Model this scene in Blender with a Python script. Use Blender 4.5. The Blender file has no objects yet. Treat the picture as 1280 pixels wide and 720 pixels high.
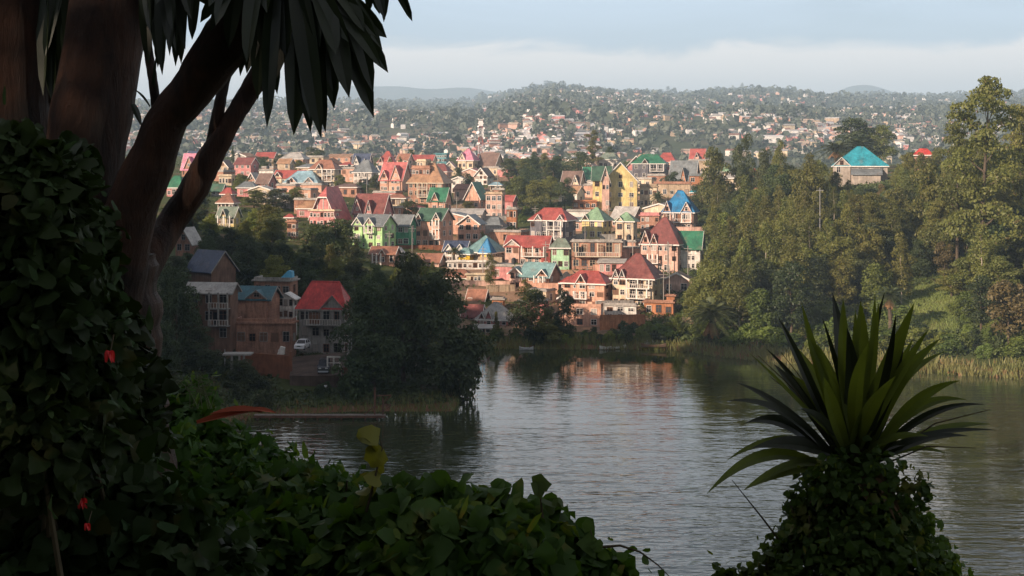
import bpy, math, random
import numpy as np
from mathutils import Vector, Matrix
random.seed(7)
rng = np.random.default_rng(11)
sc = bpy.context.scene
C = sc.collection
PI = math.pi
R = math.radians

# ------------------------------------------------------------------ camera
F = 1778.0            # focal length in photo pixels (50 mm on 36 mm)
HC = 38.0             # camera height above the lake
HY = 200.0            # row of the horizon in the photo
cd = bpy.data.cameras.new("camera")
cam = bpy.data.objects.new("camera", cd)
C.objects.link(cam)
cam.location = (0, 0, HC)
cam.rotation_euler = (R(90), 0, 0)
cd.lens = 50.0
cd.sensor_width = 36.0
cd.shift_y = -(360 - HY) / 1280.0
cd.clip_start = 0.1
cd.clip_end = 60000
sc.camera = cam

# ------------------------------------------------------------------ sky and sun
SUN_EL = R(21.0)
SUN_AZ = math.atan2(-0.60, -0.80)          # direction of the sun in the XY plane (left and behind)
sdir = Vector((math.cos(SUN_EL) * math.cos(SUN_AZ), math.cos(SUN_EL) * math.sin(SUN_AZ), math.sin(SUN_EL)))
w = bpy.data.worlds.new("World")
sc.world = w
w.use_nodes = True
nt = w.node_tree
for n in list(nt.nodes):
    nt.nodes.remove(n)
def N(nt, t, **kw):
    n = nt.nodes.new(t)
    for k, v in kw.items():
        if k == 'ins':
            for a, b in v.items():
                n.inputs[a].default_value = b
        else:
            setattr(n, k, v)
    return n
def L(nt, a, ao, b, bi):
    nt.links.new(a.outputs[ao], b.inputs[bi])
wo = N(nt, 'ShaderNodeOutputWorld')
bg = N(nt, 'ShaderNodeBackground', ins={'Strength': 0.043})
sky = N(nt, 'ShaderNodeTexSky', sky_type='NISHITA', sun_disc=False, sun_elevation=SUN_EL,
        sun_rotation=PI / 2 - SUN_AZ, altitude=1400.0, air_density=1.0, dust_density=1.2, ozone_density=1.5)
# clouds live in the sky itself: a bank lying on the horizon and a thin veil above
tc = N(nt, 'ShaderNodeTexCoord')
sep = N(nt, 'ShaderNodeSeparateXYZ')
L(nt, tc, 'Generated', sep, 0)
mp = N(nt, 'ShaderNodeMapping')
mp.inputs['Scale'].default_value = (9, 9, 34)
L(nt, tc, 'Generated', mp, 0)
cn = N(nt, 'ShaderNodeTexNoise', ins={'Scale': 1.0, 'Detail': 7.0, 'Roughness': 0.6, 'Distortion': 0.6})
L(nt, mp, 0, cn, 'Vector')
zz = N(nt, 'ShaderNodeMath', operation='MULTIPLY_ADD')
L(nt, cn, 'Fac', zz, 0)
zz.inputs[1].default_value = -0.05
L(nt, sep, 'Z', zz, 2)
ramp = N(nt, 'ShaderNodeMapRange')
ramp.inputs['From Min'].default_value = 0.047
ramp.inputs['From Max'].default_value = 0.060
ramp.inputs['To Min'].default_value = 0.90
ramp.inputs['To Max'].default_value = 0.0
ramp.interpolation_type = 'SMOOTHSTEP'
L(nt, zz, 0, ramp, 0)
mp2 = N(nt, 'ShaderNodeMapping')
mp2.inputs['Scale'].default_value = (2.2, 2.2, 9)
L(nt, tc, 'Generated', mp2, 0)
cn2 = N(nt, 'ShaderNodeTexNoise', ins={'Scale': 1.3, 'Detail': 6.0, 'Roughness': 0.55, 'Distortion': 1.0})
L(nt, mp2, 0, cn2, 'Vector')
veil = N(nt, 'ShaderNodeMapRange')
veil.inputs['From Min'].default_value = 0.30
veil.inputs['From Max'].default_value = 0.75
veil.inputs['To Min'].default_value = 0.40
veil.inputs['To Max'].default_value = 0.90
L(nt, cn2, 'Fac', veil, 0)
mxv = N(nt, 'ShaderNodeMixRGB')
mxv.inputs['Color2'].default_value = (9.4, 11.8, 14.6, 1)
vf = N(nt, 'ShaderNodeMapRange')
vf.inputs['From Min'].default_value = 0.20
vf.inputs['From Max'].default_value = 0.48
vf.inputs['To Min'].default_value = 1.0
vf.inputs['To Max'].default_value = 0.0
L(nt, sep, 'Z', vf, 0)
vm = N(nt, 'ShaderNodeMath', operation='MULTIPLY')
L(nt, veil, 0, vm, 0)
L(nt, vf, 0, vm, 1)
L(nt, vm, 0, mxv, 'Fac')
L(nt, sky, 0, mxv, 'Color1')
mxc = N(nt, 'ShaderNodeMixRGB')
mxc.inputs['Color2'].default_value = (15.5, 14.3, 13.6, 1)
# the underside of the bank, down on the hills, is greyer than its sunlit top
lowr = N(nt, 'ShaderNodeMapRange')
lowr.inputs['From Min'].default_value = 0.028
lowr.inputs['From Max'].default_value = 0.062
L(nt, sep, 'Z', lowr, 0)
cbank = N(nt, 'ShaderNodeMixRGB')
cbank.inputs['Color1'].default_value = (13.6, 13.0, 12.6, 1)
cbank.inputs['Color2'].default_value = (18.0, 16.2, 14.8, 1)
L(nt, lowr, 0, cbank, 'Fac')
L(nt, cbank, 0, mxc, 'Color2')
L(nt, ramp, 0, mxc, 'Fac')
L(nt, mxv, 0, mxc, 'Color1')
# unseen broken warm cloud added above the frame to warm what the near water mirrors
hr = N(nt, 'ShaderNodeMapRange')
hr.inputs['From Min'].default_value = 0.115
hr.inputs['From Max'].default_value = 0.20
L(nt, sep, 'Z', hr, 0)
hr2 = N(nt, 'ShaderNodeMapRange')
hr2.inputs['From Min'].default_value = 0.22
hr2.inputs['From Max'].default_value = 0.34
hr2.inputs['To Min'].default_value = 1.0
hr2.inputs['To Max'].default_value = 0.25
L(nt, sep, 'Z', hr2, 0)
hn = N(nt, 'ShaderNodeMapRange')
hn.inputs['From Min'].default_value = 0.36
hn.inputs['From Max'].default_value = 0.56
hn.inputs['To Min'].default_value = 0.25
hn.inputs['To Max'].default_value = 0.95
L(nt, cn2, 'Fac', hn, 0)
h1 = N(nt, 'ShaderNodeMath', operation='MULTIPLY')
L(nt, hr, 0, h1, 0)
L(nt, hr2, 0, h1, 1)
h2 = N(nt, 'ShaderNodeMath', operation='MULTIPLY')
L(nt, h1, 0, h2, 0)
L(nt, hn, 0, h2, 1)
mxh = N(nt, 'ShaderNodeMixRGB')
mxh.inputs['Color2'].default_value = (18.5, 16.0, 14.4, 1)
L(nt, h2, 0, mxh, 'Fac')
L(nt, mxc, 0, mxh, 'Color1')
L(nt, mxh, 0, bg, 'Color')
L(nt, bg, 0, wo, 'Surface')

sl = bpy.data.lights.new("sun", 'SUN')
sl.energy = 5.0
sl.angle = R(0.5)
sl.color = (1.0, 0.78, 0.61)
sun = bpy.data.objects.new("sun", sl)
C.objects.link(sun)
sun.rotation_euler = (-sdir).to_track_quat('-Z', 'Y').to_euler()
sun.location = (-300, -300, 300)

vs = sc.view_settings
vs.view_transform = 'Standard'
vs.look = 'None'
vs.gamma = 1.0
vs.exposure = 1.08
vs.use_curve_mapping = False
HAZE = 0.00019
sc.cycles.max_bounces = 6
sc.cycles.diffuse_bounces = 3
sc.cycles.glossy_bounces = 3
sc.cycles.transmission_bounces = 4
sc.cycles.volume_bounces = 0
sc.cycles.use_denoising = True

# ------------------------------------------------------------------ materials
MATS = {}
def srgb(r, g, b):
    def f(c):
        c /= 255.0
        return c / 12.92 if c <= 0.04045 else ((c + 0.055) / 1.055) ** 2.4
    return (f(r), f(g), f(b))
def newmat(name):
    m = bpy.data.materials.new(name)
    m.use_nodes = True
    t = m.node_tree
    b = t.nodes['Principled BSDF']
    return m, t, b
def surf(name, col, rough=0.8, spec=0.3, var=0.25, scale=0.6, metal=0.0, kind=None, var2=0.12):
    """painted / rendered / brick surfaces: base colour broken by stains, grain and courses"""
    if name in MATS:
        return MATS[name]
    m, t, b = newmat(name)
    b.inputs['Roughness'].default_value = rough
    b.inputs['Specular IOR Level'].default_value = spec
    b.inputs['Metallic'].default_value = metal
    tcn = N(t, 'ShaderNodeTexCoord')
    oi = N(t, 'ShaderNodeObjectInfo')
    off = N(t, 'ShaderNodeVectorMath', operation='ADD')
    sc1 = N(t, 'ShaderNodeMath', operation='MULTIPLY')
    sc1.inputs[1].default_value = 91.0
    L(t, oi, 'Random', sc1, 0)
    L(t, tcn, 'Object', off, 0)
    L(t, sc1, 0, off, 1)
    nz = N(t, 'ShaderNodeTexNoise', ins={'Scale': scale, 'Detail': 6.0, 'Roughness': 0.65})
    L(t, off, 0, nz, 'Vector')
    mpn = N(t, 'ShaderNodeMapping')
    mpn.inputs['Scale'].default_value = (3.0, 3.0, 0.35)
    L(t, off, 0, mpn, 0)
    nz2 = N(t, 'ShaderNodeTexNoise', ins={'Scale': 1.0, 'Detail': 4.0, 'Roughness': 0.7})
    L(t, mpn, 0, nz2, 'Vector')
    base = N(t, 'ShaderNodeMixRGB', blend_type='MULTIPLY')
    base.inputs['Color1'].default_value = (*col, 1)
    mr = N(t, 'ShaderNodeMapRange')
    mr.inputs['From Min'].default_value = 0.3
    mr.inputs['From Max'].default_value = 0.7
    mr.inputs['To Min'].default_value = 1.0 - var * 1.6
    mr.inputs['To Max'].default_value = 1.0 + var * 0.5
    L(t, nz, 'Fac', mr, 0)
    mr2 = N(t, 'ShaderNodeMapRange')
    mr2.inputs['From Min'].default_value = 0.3
    mr2.inputs['From Max'].default_value = 0.7
    mr2.inputs['To Min'].default_value = 1.0 - var2 * 2
    mr2.inputs['To Max'].default_value = 1.0 + var2
    L(t, nz2, 'Fac', mr2, 0)
    mu = N(t, 'ShaderNodeMath', operation='MULTIPLY')
    L(t, mr, 0, mu, 0)
    L(t, mr2, 0, mu, 1)
    base.inputs['Fac'].default_value = 1.0
    L(t, mu, 0, base, 'Color2')
    out = base
    if kind == 'brick':
        rot = N(t, 'ShaderNodeMapping')
        rot.inputs['Rotation'].default_value = (R(90), 0, 0)
        L(t, tcn, 'Object', rot, 0)
        br = N(t, 'ShaderNodeTexBrick', ins={'Scale': 2.2, 'Mortar Size': 0.02, 'Color1': (1, 1, 1, 1),
                                             'Color2': (0.72, 0.7, 0.68, 1), 'Mortar': (0.8, 0.8, 0.82, 1)})
        L(t, rot, 0, br, 'Vector')
        mm = N(t, 'ShaderNodeMixRGB', blend_type='MULTIPLY', ins={'Fac': 0.8})
        L(t, base, 0, mm, 'Color1')
        L(t, br, 'Color', mm, 'Color2')
        out = mm
    if kind in ('roof', 'tile'):
        wv = N(t, 'ShaderNodeTexWave', ins={'Scale': 1.6 if kind == 'roof' else 1.1, 'Distortion': 0.3})
        wv.bands_direction = 'X' if kind == 'roof' else 'Z'
        L(t, tcn, 'Object', wv, 'Vector')
        bp = N(t, 'ShaderNodeBump', ins={'Strength': 0.5, 'Distance': 0.05})
        L(t, wv, 'Fac', bp, 'Height')
        L(t, bp, 0, b, 'Normal')
        # rust and dust in patches
        nz3 = N(t, 'ShaderNodeTexNoise', ins={'Scale': 0.35, 'Detail': 8.0, 'Roughness': 0.7})
        L(t, off, 0, nz3, 'Vector')
        mr3 = N(t, 'ShaderNodeMapRange')
        mr3.inputs['From Min'].default_value = 0.55
        mr3.inputs['From Max'].default_value = 0.72
        mr3.inputs['To Max'].default_value = 0.45
        L(t, nz3, 'Fac', mr3, 0)
        mm = N(t, 'ShaderNodeMixRGB', ins={'Color2': (0.22, 0.15, 0.11, 1)})
        L(t, mr3, 0, mm, 'Fac')
        L(t, base, 0, mm, 'Color1')
        out = mm
    L(t, out, 0, b, 'Base Color')
    MATS[name] = m
    return m
def leafmat(name, c1, c2, trans=0.25, rough=0.55, scale=0.35, spec=0.35, c3=None, bump=0):
    if name in MATS:
        return MATS[name]
    m, t, b = newmat(name)
    b.inputs['Roughness'].default_value = rough
    b.inputs['Specular IOR Level'].default_value = spec
    tcn = N(t, 'ShaderNodeTexCoord')
    oi = N(t, 'ShaderNodeObjectInfo')
    nz = N(t, 'ShaderNodeTexNoise', ins={'Scale': scale, 'Detail': 5.0, 'Roughness': 0.7})
    L(t, tcn, 'Object', nz, 'Vector')
    mr = N(t, 'ShaderNodeMapRange')
    mr.inputs['From Min'].default_value = 0.32
    mr.inputs['From Max'].default_value = 0.68
    L(t, nz, 'Fac', mr, 0)
    mx = N(t, 'ShaderNodeMixRGB', ins={'Color1': (*c1, 1), 'Color2': (*c2, 1)})
    L(t, mr, 0, mx, 'Fac')
    hs = N(t, 'ShaderNodeHueSaturation')
    mh = N(t, 'ShaderNodeMapRange', ins={'To Min': 0.472, 'To Max': 0.515})
    L(t, oi, 'Random', mh, 0)
    L(t, mh, 0, hs, 'Hue')
    mul = N(t, 'ShaderNodeMath', operation='MULTIPLY')
    mul.inputs[1].default_value = 7.31
    L(t, oi, 'Random', mul, 0)
    fr = N(t, 'ShaderNodeMath', operation='FRACT')
    L(t, mul, 0, fr, 0)
    mv = N(t, 'ShaderNodeMapRange', ins={'To Min': 0.72, 'To Max': 1.3})
    L(t, fr, 0, mv, 0)
    L(t, mv, 0, hs, 'Value')
    L(t, mx, 0, hs, 'Color')
    last = hs
    if c3:
        nzb = N(t, 'ShaderNodeTexNoise', ins={'Scale': scale * 3.1, 'Detail': 3.0})
        L(t, tcn, 'Object', nzb, 'Vector')
        mrb = N(t, 'ShaderNodeMapRange')
        mrb.inputs['From Min'].default_value = 0.6
        mrb.inputs['From Max'].default_value = 0.68
        L(t, nzb, 'Fac', mrb, 0)
        m3 = N(t, 'ShaderNodeMixRGB', ins={'Color2': (*c3, 1)})
        L(t, mrb, 0, m3, 'Fac')
        L(t, hs, 0, m3, 'Color1')
        last = m3
    L(t, last, 0, b, 'Base Color')
    tr = N(t, 'ShaderNodeBsdfTranslucent')
    br = N(t, 'ShaderNodeHueSaturation', ins={'Hue': 0.485, 'Saturation': 1.15, 'Value': 1.5})
    L(t, last, 0, br, 'Color')
    L(t, br, 0, tr, 'Color')
    ms = N(t, 'ShaderNodeMixShader', ins={'Fac': trans})
    L(t, b, 0, ms, 1)
    L(t, tr, 0, ms, 2)
    L(t, ms, 0, t.nodes['Material Output'], 'Surface')
    MATS[name] = m
    return m

# ------------------------------------------------------------------ object helpers
COUNT = {}
def tag(o, label=None, cat=None, group=None, kind=None):
    if label: o['label'] = label
    if cat: o['category'] = cat
    if group: o['group'] = group
    if kind: o['kind'] = kind
    return o
def empty(name, loc, rz=0.0):
    o = bpy.data.objects.new(name, None)
    o.empty_display_size = 0.5
    o.location = loc
    o.rotation_euler = (0, 0, rz)
    C.objects.link(o)
    return o
class MB:
    def __init__(s):
        s.v = []; s.f = []; s.m = []; s.mi = 0
    def poly(s, pts):
        b = len(s.v); s.v += [tuple(p) for p in pts]; s.f.append(list(range(b, b + len(pts)))); s.m.append(s.mi)
        return s
    def box(s, x0, y0, z0, x1, y1, z1):
        b = len(s.v)
        s.v += [(x0, y0, z0), (x1, y0, z0), (x1, y1, z0), (x0, y1, z0), (x0, y0, z1), (x1, y0, z1), (x1, y1, z1), (x0, y1, z1)]
        for q in ((0, 3, 2, 1), (4, 5, 6, 7), (0, 1, 5, 4), (1, 2, 6, 5), (2, 3, 7, 6), (3, 0, 4, 7)):
            s.f.append([b + i for i in q]); s.m.append(s.mi)
        return s
    def prism(s, pts, dz=None, vec=None):
        """polygon pts extruded by vec"""
        vec = Vector(vec) if vec is not None else Vector((0, 0, dz))
        n = len(pts); b = len(s.v)
        s.v += [tuple(p) for p in pts] + [tuple(Vector(p) + vec) for p in pts]
        s.f.append(list(range(b, b + n))[::-1]); s.f.append(list(range(b + n, b + 2 * n)))
        for i in range(n):
            j = (i + 1) % n
            s.f.append([b + i, b + j, b + n + j, b + n + i])
        s.m += [s.mi] * (n + 2)
        return s
    def tube(s, pts, rad, seg=8, cap=True):
        pts = [Vector(p) for p in pts]
        n = len(pts)
        if not hasattr(rad, '__len__'): rad = [rad] * n
        rings = []
        up = Vector((0.13, 0.31, 0.94))
        for i, p in enumerate(pts):
            d = (pts[min(i + 1, n - 1)] - pts[max(i - 1, 0)])
            if d.length < 1e-9: d = Vector((0, 0, 1))
            d.normalize()
            a = d.cross(up)
            if a.length < 0.05: a = d.cross(Vector((1, 0, 0)))
            a.normalize(); c = d.cross(a)
            b = len(s.v)
            for k in range(seg):
                t = 2 * PI * k / seg
                s.v.append(tuple(p + (a * math.cos(t) + c * math.sin(t)) * rad[i]))
            rings.append(b)
        for i in range(n - 1):
            for k in range(seg):
                k2 = (k + 1) % seg
                s.f.append([rings[i] + k, rings[i] + k2, rings[i + 1] + k2, rings[i + 1] + k]); s.m.append(s.mi)
        if cap:
            s.f.append([rings[0] + k for k in range(seg)]); s.m.append(s.mi)
            s.f.append([rings[-1] + k for k in range(seg)][::-1]); s.m.append(s.mi)
        return s
    def mesh(s, name, mat, smooth=False):
        me = bpy.data.meshes.new(name)
        me.from_pydata(s.v, [], s.f)
        mats = mat if isinstance(mat, (list, tuple)) else [mat]
        for m in mats: me.materials.append(m)
        if len(mats) > 1: me.polygons.foreach_set('material_index', s.m)
        if smooth: me.polygons.foreach_set('use_smooth', [True] * len(me.polygons))
        me.update()
        return me
    def build(s, name, mat, parent=None, smooth=False, loc=None):
        return mobj(name, s.mesh(name, mat, smooth), parent, loc)
def mobj(name, me, parent=None, loc=None, rot=None, scale=None):
    o = bpy.data.objects.new(name, me)
    C.objects.link(o)
    if parent is not None: o.parent = parent
    if loc is not None: o.location = loc
    if rot is not None: o.rotation_euler = rot
    if scale is not None: o.scale = scale
    return o
def np_mesh(name, verts, faces_k, mat, smooth=False):
    """verts (n,3), all faces the same size k: faces_k (m,k)"""
    me = bpy.data.meshes.new(name)
    verts = np.asarray(verts, dtype=np.float32); f = np.asarray(faces_k, dtype=np.int32)
    m, k = f.shape
    me.vertices.add(len(verts)); me.vertices.foreach_set('co', verts.ravel())
    me.loops.add(m * k); me.loops.foreach_set('vertex_index', f.ravel())
    me.polygons.add(m)
    me.polygons.foreach_set('loop_start', np.arange(m, dtype=np.int32) * k)
    me.polygons.foreach_set('loop_total', np.full(m, k, dtype=np.int32))
    if smooth: me.polygons.foreach_set('use_smooth', np.ones(m, dtype=bool))
    mats = mat if isinstance(mat, (list, tuple)) else [mat]
    for mm in mats: me.materials.append(mm)
    me.update(calc_edges=True)
    me.validate()
    return me
def copy_tree(o, parent=None):
    c = o.copy()
    C.objects.link(c)
    if parent is not None: c.parent = parent
    for ch in KIDS.get(o.name, []) if False else list(o.children):
        copy_tree(ch, c)
    return c
def P(px, py, D):
    return Vector(((px - 640) / F * D, D, HC + (HY - py) / F * D))

# ------------------------------------------------------------------ terrain height
COLS = [  # photo column -> (distance, height) pairs of the ground
    (-900, [(30, 30), (120, 16), (200, 14), (300, 20), (400, 28), (600, 42), (900, 46), (1100, 38)]),
    (100,  [(60, -4), (150, -3), (190, 1), (212, 5), (240, 9), (280, 13), (330, 17), (400, 23), (470, 27), (560, 33), (650, 38), (760, 42), (900, 36), (1100, 25)]),
    (300,  [(60, -5), (150, -4), (200, -1.5), (208, 0), (222, 2.0), (245, 5.0), (280, 9.5), (330, 14), (400, 20), (470, 25), (560, 31), (650, 36), (760, 41), (900, 36), (1100, 25)]),
    (440,  [(60, -5), (150, -4), (208, -2), (216, 0.3), (228, 2.2), (250, 4.0), (300, 7.5), (350, 12), (420, 19), (480, 24), (560, 29), (650, 35), (760, 41), (900, 36), (1100, 25)]),
    (565,  [(60, -5), (150, -4), (206, -3), (215, 0.2), (240, 1.0), (262, 0.5), (275, 0), (290, 1.0), (330, 7), (370, 11), (420, 17), (470, 22), (550, 28.7), (620, 34.5), (720, 40), (900, 36), (1100, 25)]),
    (615,  [(60, -5), (150, -5), (250, -3), (282, -1), (290, 0.5), (305, 2), (330, 7), (370, 11), (420, 17), (470, 22), (550, 28.7), (620, 34.5), (720, 40), (900, 36), (1100, 25)]),
    (840,  [(60, -5), (150, -5), (250, -3), (280, -1), (287, 0.3), (300, 3), (330, 7.5), (370, 12), (420, 18), (470, 23), (550, 29.5), (620, 34), (720, 37), (900, 34), (1100, 25)]),
    (920,  [(60, -5), (150, -5), (245, -3), (268, -.8), (275, 0.2), (290, 2.5), (330, 9), (380, 16), (450, 24), (560, 30), (700, 34), (900, 32), (1100, 25)]),
    (1100, [(60, -5), (150, -5), (235, -3), (254, -.8), (261, 0.3), (275, 2.5), (300, 7), (340, 15), (400, 25), (450, 31.7), (600, 36), (800, 34), (1100, 25)]),
    (1280, [(60, -5), (150, -5), (225, -3), (243, -.8), (250, 0.3), (265, 3), (300, 11), (340, 19), (400, 28), (500, 35), (700, 40), (900, 38), (1100, 28)]),
    (1900, [(60, -5), (140, -5), (200, -2), (225, 0.3), (245, 6), (300, 22), (360, 36), (500, 52), (700, 55), (1100, 40)]),
]
FAR = [(-600, 130), (0, 134), (230, 136), (400, 132), (520, 133), (590, 134), (640, 122), (690, 112), (760, 119), (840, 124), (900, 121), (960, 119), (1030, 126), (1120, 128), (1200, 126), (1400, 120), (2000, 118)]
_cu = np.array([c[0] for c in COLS], float)
_dd = np.array([20, 60, 100, 150, 180, 195, 200, 205, 210, 215, 220, 225, 230, 240, 250, 255, 260, 265, 270, 275, 280, 285, 290, 300, 310, 320, 330, 340, 355, 370, 385, 400, 420, 450, 480, 520, 560, 620, 700, 800, 950, 1100], float)
_tab = np.array([[np.interp(d, [q[0] for q in c[1]], [q[1] for q in c[1]]) for d in _dd] for c in COLS])
RIDGE = [(-20, -260, 56), (-64, -42, 56), (-85, 60, 66), (-100, 165, 65), (-116, 197, 57), (-131, 302, 50), (-152, 385, 26)]
def vnoise(x, y, s, seed=0):
    """cheap smooth noise from sines"""
    x = x / s + seed * 3.7; y = y / s - seed * 1.9
    return (np.sin(x * 1.7 + np.sin(y * 1.3 + 1.1) * 1.4) * np.cos(y * 1.9 - np.sin(x * 0.9) * 1.2) * 0.6
            + np.sin(x * 4.1 - y * 2.7) * 0.22 + np.sin(x * 7.7 + y * 8.9 + 2.0) * 0.12)
def Hgt(x, y, noise=True):
    x = np.atleast_1d(np.asarray(x, float)); y = np.atleast_1d(np.asarray(y, float))
    yy = np.maximum(y, 20.0)
    px = 640 + F * x / yy
    # table
    pc = np.clip(px, _cu[0], _cu[-1]); dc = np.clip(y, 20, 1100)
    i = np.clip(np.searchsorted(_cu, pc) - 1, 0, len(_cu) - 2)
    fu = (pc - _cu[i]) / (_cu[i + 1] - _cu[i])
    j = np.clip(np.searchsorted(_dd, dc) - 1, 0, len(_dd) - 2)
    fd = (dc - _dd[j]) / (_dd[j + 1] - _dd[j])
    z = (_tab[i, j] * (1 - fd) + _tab[i, j + 1] * fd) * (1 - fu) + (_tab[i + 1, j] * (1 - fd) + _tab[i + 1, j + 1] * fd) * fu
    # far hills
    crest = 38 + (200 - np.interp(px, [c[0] for c in FAR], [c[1] for c in FAR])) / F * 6500
    t = np.clip((y - 1100) / 5400.0, 0, 1)
    far = 25 + (crest - 25) * (t ** 0.8) * (1 - 0.3 * np.clip((y - 6500) / 1500, 0, 1))
    far = far + vnoise(x, y, 420, 2) * 26 * np.clip((y - 1200) / 500, 0, 1) * np.clip((6300 - y) / 900, 0, 1)
    # bright spur on the middle slope
    far = far + 9 * np.exp(-((px - 690) / 60) ** 2 - ((y - 1400) / 200) ** 2)
    z = np.where(y > 1100, far, z)
    # mountains behind
    mt = 38 + 10000 * (33 * np.exp(-((px - 1085) / 70) ** 2) + 31 * np.exp(-((px - 500) / 170) ** 4) + 61 + 1.5 * np.sin(px / 31) + np.sin(px / 13 + 1)) / F
    z = np.where(y > 8000, z + (np.maximum(mt, z) - z) * np.clip((y - 8000) / 2000, 0, 1), z)
    if noise:
        land = np.clip((z - 0.6) / 3.0, 0, 1) * np.clip((y - 150) / 60, 0, 1)
        z = z + vnoise(x, y, 14, 1) * 0.45 * land
    # hill on which the camera stands
    sl = np.where(y > 2.5, 36.2 - 0.46 * (y - 2.5), 36.2 + np.minimum(0, y) * -0.02)
    sl = np.where(sl < -6, -6, sl)
    z = np.where(y < 110, np.maximum(sl, np.where(y < 20, -6, z)), z)
    # ridge on the left that shades the near bank and the camera
    best = np.full(x.shape, -1e9)
    for a, b in zip(RIDGE[:-1], RIDGE[1:]):
        ax, ay, ah = a; bx, by, bh = b
        tx = ((x - ax) * (bx - ax) + (y - ay) * (by - ay)) / ((bx - ax) ** 2 + (by - ay) ** 2)
        t = np.clip(tx, 0, 1)
        d = np.hypot(x - (ax + t * (bx - ax)), y - (ay + t * (by - ay)))
        side = (x - ax) * (by - ay) - (y - ay) * (bx - ax) > 0       # side facing the lake
        wd = np.where(side, np.interp(ay + t * (by - ay), [-60, 40, 165, 400], [78, 74, 62, 55]), 260)
        hh = (ah + t * (bh - ah)) * np.cos(np.clip(d / wd, 0, 1) * PI / 2) ** 2
        best = np.maximum(best, hh)
    z = np.where(best > 0.5, np.maximum(z, best), z)
    # keep a flat pocket round the camera
    dc0 = np.hypot(x, y)
    z = np.where((dc0 < 30) & (y > -20), np.minimum(z, np.maximum(sl, -6) + np.clip((dc0 - 6) * 0.8, 0, 60)), z)
    return z
def H1(x, y, noise=True):
    return float(Hgt(x, y, noise)[0])
_DS = np.arange(150, 1100, 1.0)
def hit(px, py, d0=180.0):
    """distance at which the view ray through photo pixel (px,py) meets the land beyond d0"""
    ds = _DS[_DS >= d0]
    zr = HC + (HY - py) / F * ds
    zg = Hgt((px - 640) / F * ds, ds, False)
    k = np.nonzero((zr <= zg) & (zg > -0.4))[0]
    return float(ds[k[0]]) if len(k) else 760.0
# ------------------------------------------------------------------ ground, hills, water
def groundmat(name, a, b, c, s1, s2, lo=0.46, hi=0.56, shore=False):
    m, t, bs = newmat(name)
    bs.inputs['Roughness'].default_value = 0.95
    bs.inputs['Specular IOR Level'].default_value = 0.1
    g = N(t, 'ShaderNodeNewGeometry')
    n1 = N(t, 'ShaderNodeTexNoise', ins={'Scale': s1, 'Detail': 8.0, 'Roughness': 0.7})
    n2 = N(t, 'ShaderNodeTexNoise', ins={'Scale': s2, 'Detail': 8.0, 'Roughness': 0.75})
    L(t, g, 'Position', n1, 'Vector'); L(t, g, 'Position', n2, 'Vector')
    r1 = N(t, 'ShaderNodeMapRange'); r1.inputs['From Min'].default_value = lo; r1.inputs['From Max'].default_value = hi
    r2 = N(t, 'ShaderNodeMapRange'); r2.inputs['From Min'].default_value = 0.35; r2.inputs['From Max'].default_value = 0.65
    L(t, n1, 'Fac', r1, 0); L(t, n2, 'Fac', r2, 0)
    m1 = N(t, 'ShaderNodeMixRGB', ins={'Color1': (*a, 1), 'Color2': (*b, 1)})
    m2 = N(t, 'ShaderNodeMixRGB', ins={'Color2': (*c, 1)})
    L(t, r2, 0, m1, 'Fac'); L(t, r1, 0, m2, 'Fac'); L(t, m1, 0, m2, 'Color1')
    last = m2
    if shore:
        sp = N(t, 'ShaderNodeSeparateXYZ'); L(t, g, 'Position', sp, 0)
        ad = N(t, 'ShaderNodeMath', operation='MULTIPLY_ADD'); ad.inputs[1].default_value = 1.2
        L(t, n2, 'Fac', ad, 0); L(t, sp, 'Z', ad, 2)
        rs = N(t, 'ShaderNodeMapRange'); rs.inputs['From Min'].default_value = 1.0; rs.inputs['From Max'].default_value = 1.6
        L(t, ad, 0, rs, 0)
        m3 = N(t, 'ShaderNodeMixRGB', ins={'Color1': (0.16, 0.085, 0.045, 1)})
        L(t, rs, 0, m3, 'Fac'); L(t, m2, 0, m3, 'Color2')
        last = m3
    L(t, last, 0, bs, 'Base Color')
    bp = N(t, 'ShaderNodeBump', ins={'Strength': 0.8, 'Distance': 0.4})
    L(t, n2, 'Fac', bp, 'Height'); L(t, bp, 0, bs, 'Normal')
    return m
M_ground = groundmat('ground', (0.045, 0.06, 0.018), (0.075, 0.085, 0.028), (0.15, 0.10, 0.06), 0.05, 0.6, 0.52, 0.62, shore=True)
M_hill = groundmat('hill_cover', (0.045, 0.065, 0.03), (0.075, 0.085, 0.045), (0.14, 0.115, 0.085), 0.006, 0.05, 0.5, 0.62)
M_scar = groundmat('bare_cliff', (0.26, 0.19, 0.15), (0.17, 0.13, 0.10), (0.06, 0.07, 0.04), 0.01, 0.03, 0.5, 0.65)

az = np.concatenate([np.linspace(-180, -26, 62, endpoint=False), np.linspace(-26, 26, 420, endpoint=False), np.linspace(26, 180, 63)])
def polar(name, radii, mats):
    a = np.radians(az)
    rr, aa = np.meshgrid(radii, a, indexing='ij')
    X = rr * np.sin(aa); Y = rr * np.cos(aa)
    Z = Hgt(X.ravel(), Y.ravel()).reshape(X.shape)
    nr, na = X.shape
    v = np.stack([X, Y, Z], -1).reshape(-1, 3)
    i, j = np.meshgrid(np.arange(nr - 1), np.arange(na - 1), indexing='ij')
    i = i.ravel(); j = j.ravel()
    f = np.stack([i * na + j, i * na + j + 1, (i + 1) * na + j + 1, (i + 1) * na + j], 1)[:, ::-1]
    me = np_mesh(name, v, f, mats, smooth=True)
    return me, v, f
rad1 = np.concatenate([np.geomspace(0.6, 20, 22, endpoint=False), np.linspace(20, 190, 44, endpoint=False),
                       np.linspace(190, 480, 120, endpoint=False), np.linspace(480, 1100, 90)])
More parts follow.
